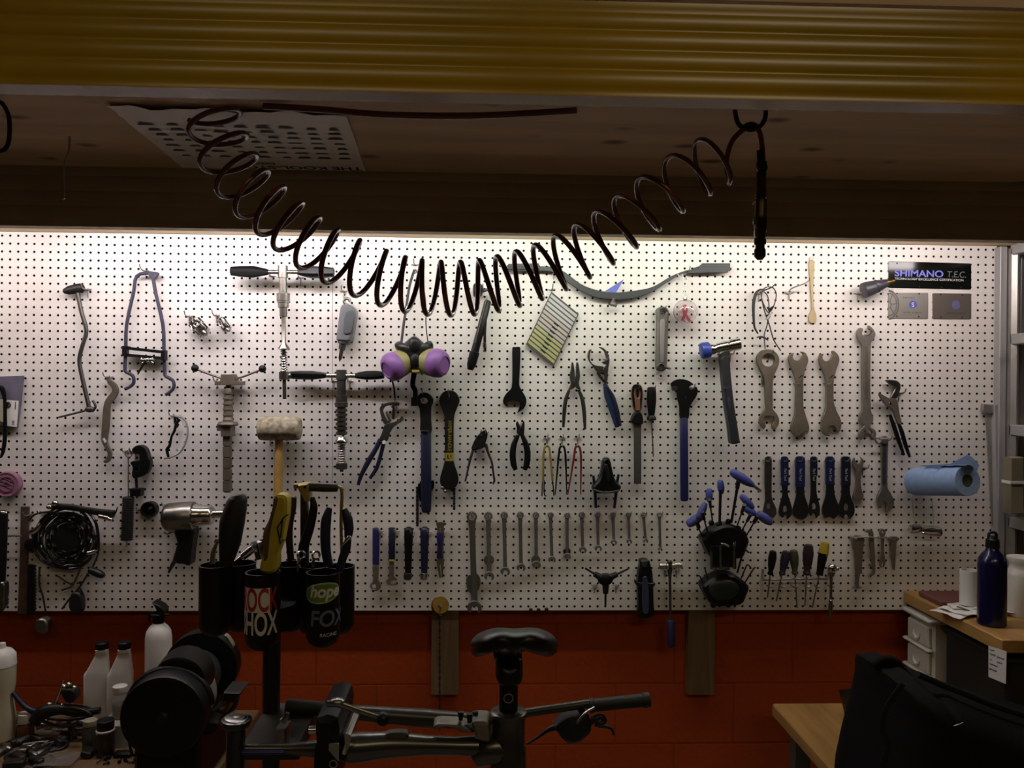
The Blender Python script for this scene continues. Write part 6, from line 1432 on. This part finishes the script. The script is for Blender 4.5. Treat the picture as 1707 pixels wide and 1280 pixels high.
# ------------------------------------------------------------------ bicycle
dK = 1.15
t = Thing('bicycle', 'dark grey bicycle frame with black saddle clamped in the stand', 'bicycle')
frm = mat('dark raw grey frame', (92,90,88), .27, .85, .1, 12)
b = MB('ZC'); b.rod([(820,470),(900,468),(1100,452),(1350,455),(1550,460),(1700,462)], dK, [98,98,84,64,60,72], 24, 3); b.rod([(100,480),(400,480),(640,478),(830,470)], dK, [34,34,60,90], 18, 3); t.part('top_tube', b, frm)
b = MB('ZC'); b.flat([(1040,392),(1100,362),(1200,360),(1222,375),(1225,400),(1050,405)], dK-.008, dK+.012, .003); t.part('gusset', b, frm)
b = MB('ZC'); b.ax((100,505),(380,505), dK+.03, [(0,14),(280,14)], 12); t.part('cable_tube', b, mat('blue anodised tube', (60,62,110), .3, .8), 'bluish lower tube')
b = MB('M'); b.ax((826,690),(822,1160), dK, [(0,112),(6,120),(34,120),(40,108),(240,108),(260,118),(470,118),(1150,105),(1240,120)], 28); t.part('seat_tube', b, frm)
b = MB('M'); b.rod([(600,1010),(680,960),(760,940),(830,950)], dK, [60,100,110,108], 20, 3); t.part('junction', b, frm)
b = MB('M'); b.ax((826,430),(824,700), dK, [(0,70),(60,70),(64,62),(270,62)], 22); t.part('seat_post', b, black)
b = MB('M'); b.ring((824,612), dK+.072, 30, 3); t.part('post_mark', b, mat('grey print', (110,112,112), .5))
b = MB('M'); b.pillow([(745,330),(820,340),(905,330),(918,400),(915,470),(890,500),(770,500),(740,460),(740,400)], dK, .09); t.part('saddle_clamp', b, black)
b = MB('M')
for x in (735,900): b.rod([(x,300),(x+4,345),(x+2,350)], [dK-.06,dK,dK+.08], 11)
t.part('saddle_rails', b, dsteel)
sadm = mat('black saddle cover', (12,11,11), .36, bump=.2, spec=.35)
b = MB('M'); b.pillow([(572,255),(585,220),(620,185),(690,155),(760,143),(860,150),(960,143),(1030,152),(1095,180),(1135,220),(1146,270),(1130,315),(1085,337),(1030,325),(970,292),(925,300),(880,330),(800,335),(740,310),(700,292),(660,325),(615,338),(582,318)], dK, .24, n=3, rings=8)
for v in b.v: v.z -= (v.y+dK)*.33
t.part('saddle', b, sadm)
b = MB('M'); b.flat([(330,775),(360,757),(440,758),(520,765),(570,785),(600,800),(590,812),(520,808),(470,785),(400,775),(340,790)], dK-.02, dK+.02, .003); t.part('shock_link', b, steel, 'silver shock link')
b = MB('M'); b.flat([(580,745),(600,730),(680,732),(705,750),(705,860),(620,850),(600,800)], dK-.02, dK+.035, .005); t.part('pivot_bracket', b, steel)
b = MB('M')
for x,y in ((508,700),(565,715),(605,698)): b.ax((x,y),(x,y+55), dK, [(0,18),(10,20),(55,14)], 10)
t.part('cable_stop', b, blackmetal)
b = MB('F'); b.ax((375,935),(362,1300), dK+.01, [(0,60),(12,96),(26,98),(60,82),(70,60),(560,60),(570,72),(620,72)], 28); t.part('head_tube', b, mat('black gloss head', (24,23,22), .2))
b = MB(); b.rod([(385,1335),(500,1390),(650,1460),(815,1560)], dK, [15,17,18,19], 18, 4); t.part('down_tube', b, frm)
b = MB('F'); b.ax((380,930),(379,938), dK+.01, [(0,30),(2,64),(8,80)], 26); b.ax((380,924),(380,932), dK+.01, [(0,14),(3,24),(8,24)], 18); t.part('top_cap', b, steel, 'bright top cap')
t.done()
dG = .92
t = Thing('handlebar', 'black flat handlebar with rubber grips crossing behind the saddle', 'handlebar')
b = MB('P'); b.rod([(482,1181),(540,1181),(600,1188),(700,1196),(800,1200),(877,1188),(984,1172)], dG, [7,7,12,15,12,7.5,7], 16, 4); t.part('bar', b, mat('dark grey bar', (72,68,64), .35, .7))
b = MB('V'); b.ax((470,645),(868,605), dG, [(0,28),(6,46),(30,46),(34,40),(350,42),(356,48),(396,48),(400,36)], 22); t.part('grip', b, rubber, 'black rubber grip')
b = MB('F'); b.ax((700,864),(1000,884), dG, [(0,30),(4,46),(20,50),(300,46)], 22); t.part('grip', b, rubber, 'black rubber grip')
b = MB('V'); b.flat([(245,770),(330,705),(400,690),(460,680),(480,780),(440,830),(400,860),(350,870),(300,840),(270,800)], dG-.03, dG+.02, .008); q = t.part('shifter', b, blackmetal)
b = MB('V'); b.rod([(75,890),(140,850),(210,800),(270,780)], dG, [8,9,16,24], 10); t.part('cable', b, black)
b = MB('V'); b.rod([(470,760),(510,730),(550,715),(575,745),(520,770),(590,780),(622,800),(632,832)], dG, [22,24,20,14,14,12,9,8], 10); t.part('brake_lever', b, blackmetal)
b = MB('V'); b.rod([(395,760),(440,700),(510,655)], dG+.02, 9, 8); t.part('clamp_screw', b, steel); b = MB('V'); b.ax((410,650),(440,700), dG, [(0,22),(58,22)], 10); t.part('clamp', b, black)
t.done()

# ------------------------------------------------------------------ bench at left with grinder, bottles and clutter
Zb = CAM_H-1.06
Xr = zp(372, 1272, Zb).x
t = Thing('workbench', 'cluttered wooden workbench at bottom left', 'bench')
b = MB(); b.boxw(Vector(((Xr-1.7)/2, -.43, Zb-.02)), (Xr+1.7, .80, .04), bev=.003); t.part('top', b, benchwood)
for x, y in ((Xr-.06,-.78),(Xr-.06,-.10),(-1.6,-.78),(-1.6,-.10)):
    b = MB(); b.boxw(Vector((x, y, (Zb-.04)/2)), (.07, .07, Zb-.04)); t.part('leg', b, lumber)
t.done()
def onb(px, py): return zp(px, py, Zb)
def kk(p): return (p-CAM).dot(FWD)/F
# bench grinder
gx = wp(270, 1197, .62); zc = gx.z; gm = mat('grinder black enamel', (9,10,9), .42, spec=.3)
gx2 = wp(345, 1128, .20); axg = Vector((gx2.x-gx.x, gx2.y-gx.y, 0)).normalized(); Lg = (Vector((gx2.x-gx.x, gx2.y-gx.y, 0))).length
G0 = Vector((gx.x, gx.y, zc))
t = Thing('bench_grinder', 'black bench grinder with round wheel covers at the front of the bench', 'grinder')
b = MB(); b.axw([G0+axg*s for s in (-.004,0,.003,.010,.055,.06)], [.02,.090,.100,.104,.104,.098], axg, 40); t.part('wheel_cover', b, gm)
b = MB(); u_ = Vector((0,0,1)); v_ = axg.cross(u_); pts = [G0+axg*.062+(u_*math.cos(a)+v_*math.sin(a))*.098 for a in [-1.5+3.0*i/24 for i in range(25)]]
b.tubew(pts, .014, 10); t.part('spark_guard', b, gm)
b = MB(); b.axw([G0+axg*s for s in (.06,.062,.083,.085)], [.05,.094,.094,.05], axg, 36); t.part('wheel', b, mat('grey abrasive', (120,116,110), .9, bump=.4, bscale=300), 'grey stone wheel')
b = MB(); b.axw([G0+axg*s for s in (.0855,.087,.165,.17)], [.05,.092,.092,.05], axg, 36); t.part('drum', b, mat('dusty grey drum', (122,118,108), .8), 'dusty grey drum')
b = MB(); b.axw([G0+axg*s for s in (.17,.18,.19,.30,.33,.34)], [.04,.062,.070,.070,.062,.04], axg, 32); t.part('motor', b, mat('dark grey enamel', (40,42,40), .45))
hc = G0+axg*.07+Vector((.020,0,.062)); b = MB(); b.axw([hc+axg*s for s in (-.012,-.008,.075,.08)], [.060,.068,.072,.062], axg, 32); t.part('guard_hood', b, gm)
b = MB(); b.axw([G0+axg*s for s in (.34,.345,.40,.405)], [.05,.104,.104,.05], axg, 36); t.part('wheel_cover', b, gm)
b = MB(); b.boxw(Vector((G0.x, G0.y, (zc-.06+Zb)/2))+axg*.2, (.17, .26, zc-.06-Zb), bev=.01); t.part('base', b, gm)
b = MB('C'); b.flat([(1510,732),(1620,738),(1580,800),(1500,790)], .42, .50, .003, n=1); b.rod([(1550,800),(1530,870),(1440,905),(1400,960)], .45, [34,30,24,20], 10); t.part('tool_rest', b, blackmetal)
b = MB('C'); b.rod([(1455,890),(1500,880),(1540,810)], .475, [16,18,20], 10); t.part('wing_bolt', b, brass, 'brassy wing bolt')
b = MB('C'); b.flat([(1340,940),(1460,930),(1480,960),(1440,1010),(1360,1020)], .45, .52, .004); t.part('rest_bracket', b, blackmetal)
b = MB(); o_ = G0-axg*.0052+Vector((-.022, -.001, .004)); b.ball; b.axw([G0-axg*.008, G0-axg*.001], [.012,.02], axg, 16); t.part('centre_bolt', b, blackmetal)
b = MB('C'); b.rod([(850,1085),(875,1180),(895,1185),(915,1155)], .6, [8,9,10,8], 8); t.part('cord', b, black)
b = MB('C'); b.flat([(1490,385),(1515,400),(1548,455),(1540,470),(1505,430)], .38, .40, .001); t.part('eye_shield', b, mat('dusty clear plastic', (128,120,104), .4), 'dusty eye shield')
t.done()
# oil bottles
for k,(x0,x1,y0,y1,yn,xn,lab) in enumerate(((548,735,640,870,480,675,'white oil bottle with a black cap, left of two at the back of the bench'),(700,890,645,865,478,822,'white oil bottle with a black cap, right of two at the back of the bench'))):
    t = Thing('oil_bottle', lab, 'bottle', 'white oil bottles on the bench')
    q = MB('C').px(((x0+x1)/2, 895)); c = onb(*q); c.y = -.13-.004*k; q2 = wp(q[0], q[1], -c.y); c.x = q2.x; s_ = kk(c)/3.9698
    hw = (x1-x0)/2*s_*.82; hd = hw*.55
    ztop = wp(*MB('C').px((xn, yn)), -c.y).z; zs = wp(*MB('C').px((x0, y0)), -c.y).z; xo = (xn-(x0+x1)/2)*s_*.9
    b = MB(); b.loft([(Vector((c.x,c.y,Zb)),hw*.95,hd*.95),(Vector((c.x,c.y,Zb+.004)),hw,hd),(Vector((c.x,c.y,zs)),hw,hd),(Vector((c.x+xo*.12,c.y,zs+.004)),hw*.93,hd*.98),(Vector((c.x+xo,c.y,ztop-.016)),hw*.50,hd*.62),(Vector((c.x+xo,c.y,ztop-.010)),.017,.017),(Vector((c.x+xo,c.y,ztop)),.017,.017)], 36, 9, rot=.28); t.part('body', b, white)
    b = MB(); b.vlathe(Vector((c.x+xo,c.y,ztop)), [(0,.019),(.018,.019),(.02,.017),(.02,0)], 20); t.part('cap', b, black, 'black cap'); t.done()
t = Thing('spray_bottle', 'tall white round bottle with a black pump head, behind the grinder', 'bottle')
c = wp(*MB('C').px((1046, 900)), .16); c.z = Zb; s_ = (BD-.16)/F/3.9698; R_ = 82*s_
zn = wp(*MB('C').px((1046,310)), .16).z
b = MB(); b.vlathe(c, [(0,R_*.94),(.005,R_),(zn-Zb-.045,R_),(zn-Zb-.025,R_*.93),(zn-Zb-.012,R_*.72),(zn-Zb-.003,R_*.48),(zn-Zb,R_*.44),(zn-Zb,0)], 30); t.part('body', b, white)
b = MB('C'); b.ax((1050,318),(1050,240), .16, [(0,34),(50,36),(54,50),(70,50),(78,40)], 18); b.flat([(1020,165),(1045,172),(1085,195),(1100,225),(1090,250),(1040,250),(1050,215)], .14, .18, .003); b.rod([(1030,240),(995,240),(985,265),(992,300)], .17, 7); b.rod([(1080,255),(1120,258)], .17, 10); t.part('pump_head', b, black, 'black pump head'); t.done()
t = Thing('sport_bottle', 'pale frosted sport bottle at the left edge of the bench', 'bottle')
c = onb(2, 1232); dS = -c.y; R_ = 21*mpp(dS); zt = wp(2, 1083, dS).z-Zb
b = MB(); b.vlathe(c, [(0,R_*.9),(.004,R_),(zt*.28,R_),(zt*.42,R_*.86),(zt*.5,R_*.86),(zt*.62,R_*.98),(zt*.80,R_),(zt*.83,R_*.97)], 30); t.part('body', b, mat('frosted plastic', (168,158,136), .4, trans=.0))
b = MB(); b.vlathe(c, [(zt*.83,R_*1.03),(zt*.95,R_*.98),(zt,R_*.7),(zt+.006,R_*.3),(zt+.02,R_*.26),(zt+.02,0)], 28); t.part('cap', b, white); t.done()
jarm = mat('clear jar plastic', (170,166,156), .15, alpha=.42)
def jar(lab, xa, xb, ya, yl, yb, d, cap_m, body_m, cont=None, z0=None):
    t = Thing('jar', lab, 'jar', 'small jars on the bench'); xc = (xa+xb)/2
    q = MB('C').px((xc, yb)); p = onb(*q) if z0 is None else wp(q[0], q[1], d); p.z = Zb if z0 is None else z0
    d = -p.y; s_ = mpp(d)/3.9698; R_ = (xb-xa)/2*s_
    zt = wp(*MB('C').px((xc, ya)), d).z-p.z; zl = wp(*MB('C').px((xc, yl)), d).z-p.z
    b = MB(); b.vlathe(p, [(0,R_*.94),(.003,R_),(zl-.010,R_),(zl-.003,R_*.8),(zl,R_*.78),(zl,0)], 26); t.part('body', b, body_m)
    if cont: b = MB(); b.vlathe(p, [(.002,R_*.9),(zl*.55,R_*.9),(zl*.55,0)], 22); t.part('contents', b, cont)
    b = MB(); b.vlathe(p, [(zl,R_*.9),(zl+.001,R_*.92),(zt-.001,R_*.92),(zt,R_*.86),(zt,0)], 26); t.part('lid', b, cap_m); t.done()
jar('clear jar with a white lid, next to the grinder cover', 745, 842, 725, 765, 905, .24, white, jarm, brown_steel, Zb+.0645)
jar('orange tinted jar with a white lid, left on the bench', 118, 220, 905, 965, 1075, .42, white, mat('amber plastic', (92,54,34), .25), None)
jar('dim jar with an off white lid beside the black-lidded jar', 548, 642, 950, 985, 1140, .44, mat('cream plastic', (150,144,126), .5), mat('smoky jar', (58,56,50), .25), None)
jar('brown jar with a white collar and black lid at the front of the bench', 640, 755, 950, 1000, 1185, .47, black, mat('brown glass', (40,32,26), .2), None)
t = Thing('jar_collar', 'white ring collar around the neck of the black-lidded jar', 'collar')
p = onb(*MB('C').px((697.5,1185))); p = wp(*MB('C').px((697.5,1022)), -p.y); b = MB(); b.vlathe(Vector((p.x,p.y,p.z-.006)), [(0,.0236),(.002,.0246),(.009,.0246),(.011,.0225),(.0,.0225)], 26); t.part('collar', b, white); t.done()
t = Thing('white_carton', 'pale flat carton lying on the bench behind the jars', 'carton')
p = wp(*MB('C').px((752,1000)), .28); b = MB(); b.boxw(Vector((p.x, -.24, Zb+.032)), (.078, .12, .064), rot=None, bev=.001); t.part('carton', b, mat('pale card', (150,146,136), .7))
t.done()
# brake parts heap and clutter
t = Thing('brake_set', 'black brake lever set with coiled hose lying on the bench', 'brake')
b = MB('C'); pts = [(430+190*math.cos(a), 900+52*math.sin(a)) for a in [2*PI*i/20 for i in range(20)]]; b.rod(pts, .22, 9, 8, 2, closed=True); t.part('hose', b, hose)
b = MB('C'); pts = [(440+165*math.cos(a), 935+60*math.sin(a)) for a in [2*PI*i/20 for i in range(20)]]; b.rod(pts, .26, 10, 8, 2, closed=True); t.part('hose', b, hose)
b = MB('C'); b.rod([(230,960),(290,900),(400,880),(520,905),(660,890)], .25, [40,46,36,26,22], 14); t.part('lever_body', b, blackmetal)
b = MB('C'); b.rod([(345,880),(375,820),(405,740),(420,690)], .25, [16,13,9,6], 8); t.part('lever_blade', b, chrome, 'bright lever blade')
for x,y,r in ((425,735,20),(455,718,18),(490,738,16),(325,850,18),(410,855,14)):
    b = MB('C'); b.ball((x,y), .25, r); t.part('bolt', b, chrome)
b = MB('C'); b.flat([(420,745),(500,740),(515,800),(480,830),(440,815)], .23, .26, .004); t.part('caliper', b, blackmetal)
b = MB('C'); b.rod([(85,770),(150,850),(210,890),(270,900)], .24, [14,18,20,20], 10); t.part('cable_end', b, navy)
t.done()
rnd = random.Random(11)
clut = mat('dark shop grime metal', (52,48,44), .45, .6, .3, 60); pbg = mat('crinkled plastic bag', (120,112,106), .25, alpha=.6, bump=.8, bscale=60)
for k,(x,y,w_,d_,lab) in enumerate(((390,1235,.10,.08,'crinkled clear plastic bag at the very front of the bench, larger of two'),(330,1060,.09,.06,'crinkled clear plastic bag lying in front of the brake set'))):
    t = Thing('plastic_bag', lab, 'bag'); c = onb(*MB('C').px((x,y))); b = MB(); vs = []
    for i in range(9):
        for j in range(9): vs.append(c+Vector(((i/8-.5)*w_, (j/8-.5)*d_, .004+.016*rnd.random()*math.sin(PI*i/8)*math.sin(PI*j/8)+.006)))
    b.add(vs, [(i*9+j,(i+1)*9+j,(i+1)*9+j+1,i*9+j+1) for i in range(8) for j in range(8)]); t.part('bag', b, pbg); t.done()
def bent(nm, lab, pts, r, m, cat, group=None, zz=.006):
    t = Thing(nm, lab, cat, group); b = MB(); b.tubew(cr([onb(*MB('C').px(p))+Vector((0,0,zz)) for p in pts], False, 3), r, 8); t.part('body', b, m); t.done()
bent('allen_wrench', 'thin bright L-shaped rod lying across the front left of the bench', [(150,1200),(240,1185),(320,1178)], .003, chrome, 'hex key', None, .035)
bent('steel_punch', 'short bright punch lying left of the thin bright rod', [(110,1165),(150,1150),(185,1132)], .006, steel, 'punch', None, .03)
bent('black_lever', 'short black lever standing tilted between the bags and the jars', [(450,1040),(470,1085),(495,1140)], .007, black, 'lever', None, .03)
bent('bent_wire', 'thin bent wire on the bare wood at the front of the bench', [(640,1250),(690,1215),(740,1190)], .002, dsteel, 'wire')
t = Thing('wire_brush', 'dark oily wire brush on the bare wood at the front of the bench', 'brush'); c = onb(*MB('C').px((815,1195))); b = MB(); b.boxw(c+Vector((0,0,.008)), (.05,.025,.016), bev=.005); t.part('brush', b, black); t.done()
for k in range(34):
    px, py = (rnd.uniform(0,75), rnd.uniform(1228,1279)) if k < 16 else (rnd.uniform(5,150), rnd.uniform(1205,1262)); c = onb(px, py); 
    t = Thing('small_part', 'small dark bike part in the heap at the bottom left of the bench', 'bike part', 'heap of small bike parts')
    b = MB(); R3 = Matrix.Rotation(rnd.uniform(0,3), 3, 'Z') @ Matrix.Rotation(rnd.uniform(-.4,.4), 3, 'X')
    kd = k % 3
    if kd == 0: b.boxw(c+Vector((0,0,.012)), (rnd.uniform(.03,.06), rnd.uniform(.015,.03), .018), R3, .003)
    elif kd == 1:
        a = R3 @ Vector((1,0,0)); b.axw([c+Vector((0,0,.012))-a*.025, c+Vector((0,0,.012))-a*.02, c+Vector((0,0,.012))+a*.02, c+Vector((0,0,.012))+a*.03], [.006,.010,.010,.004], a, 12)
    else:
        b.tubew([c+Vector((0,0,.006+.004*math.sin(q)))+Vector((math.cos(q)*.022, math.sin(q)*.022, 0)) for q in [2*PI*i/16 for i in range(16)]], .0045, 8, closed=True)
    t.part('body', b, (clut, blackmetal, steel)[(k*2) % 3]); t.done()
for k in range(10):
    px, py = rnd.uniform(160,235), rnd.uniform(1258,1279); c = onb(px, py)
    t = Thing('bolt', 'tiny dark bolt scattered on the bare wood at the front of the bench', 'bolt', 'tiny bolts on the bench')
    b = MB(); a = Vector((math.cos(k*1.7), math.sin(k*1.7), 0)); b.axw([c+Vector((0,0,.005)), c+Vector((0,0,.005))+a*.004, c+Vector((0,0,.005))+a*.004, c+Vector((0,0,.005))+a*.016], [.005,.005,.0025,.0025], a, 8); t.part('body', b, blackmetal); t.done()
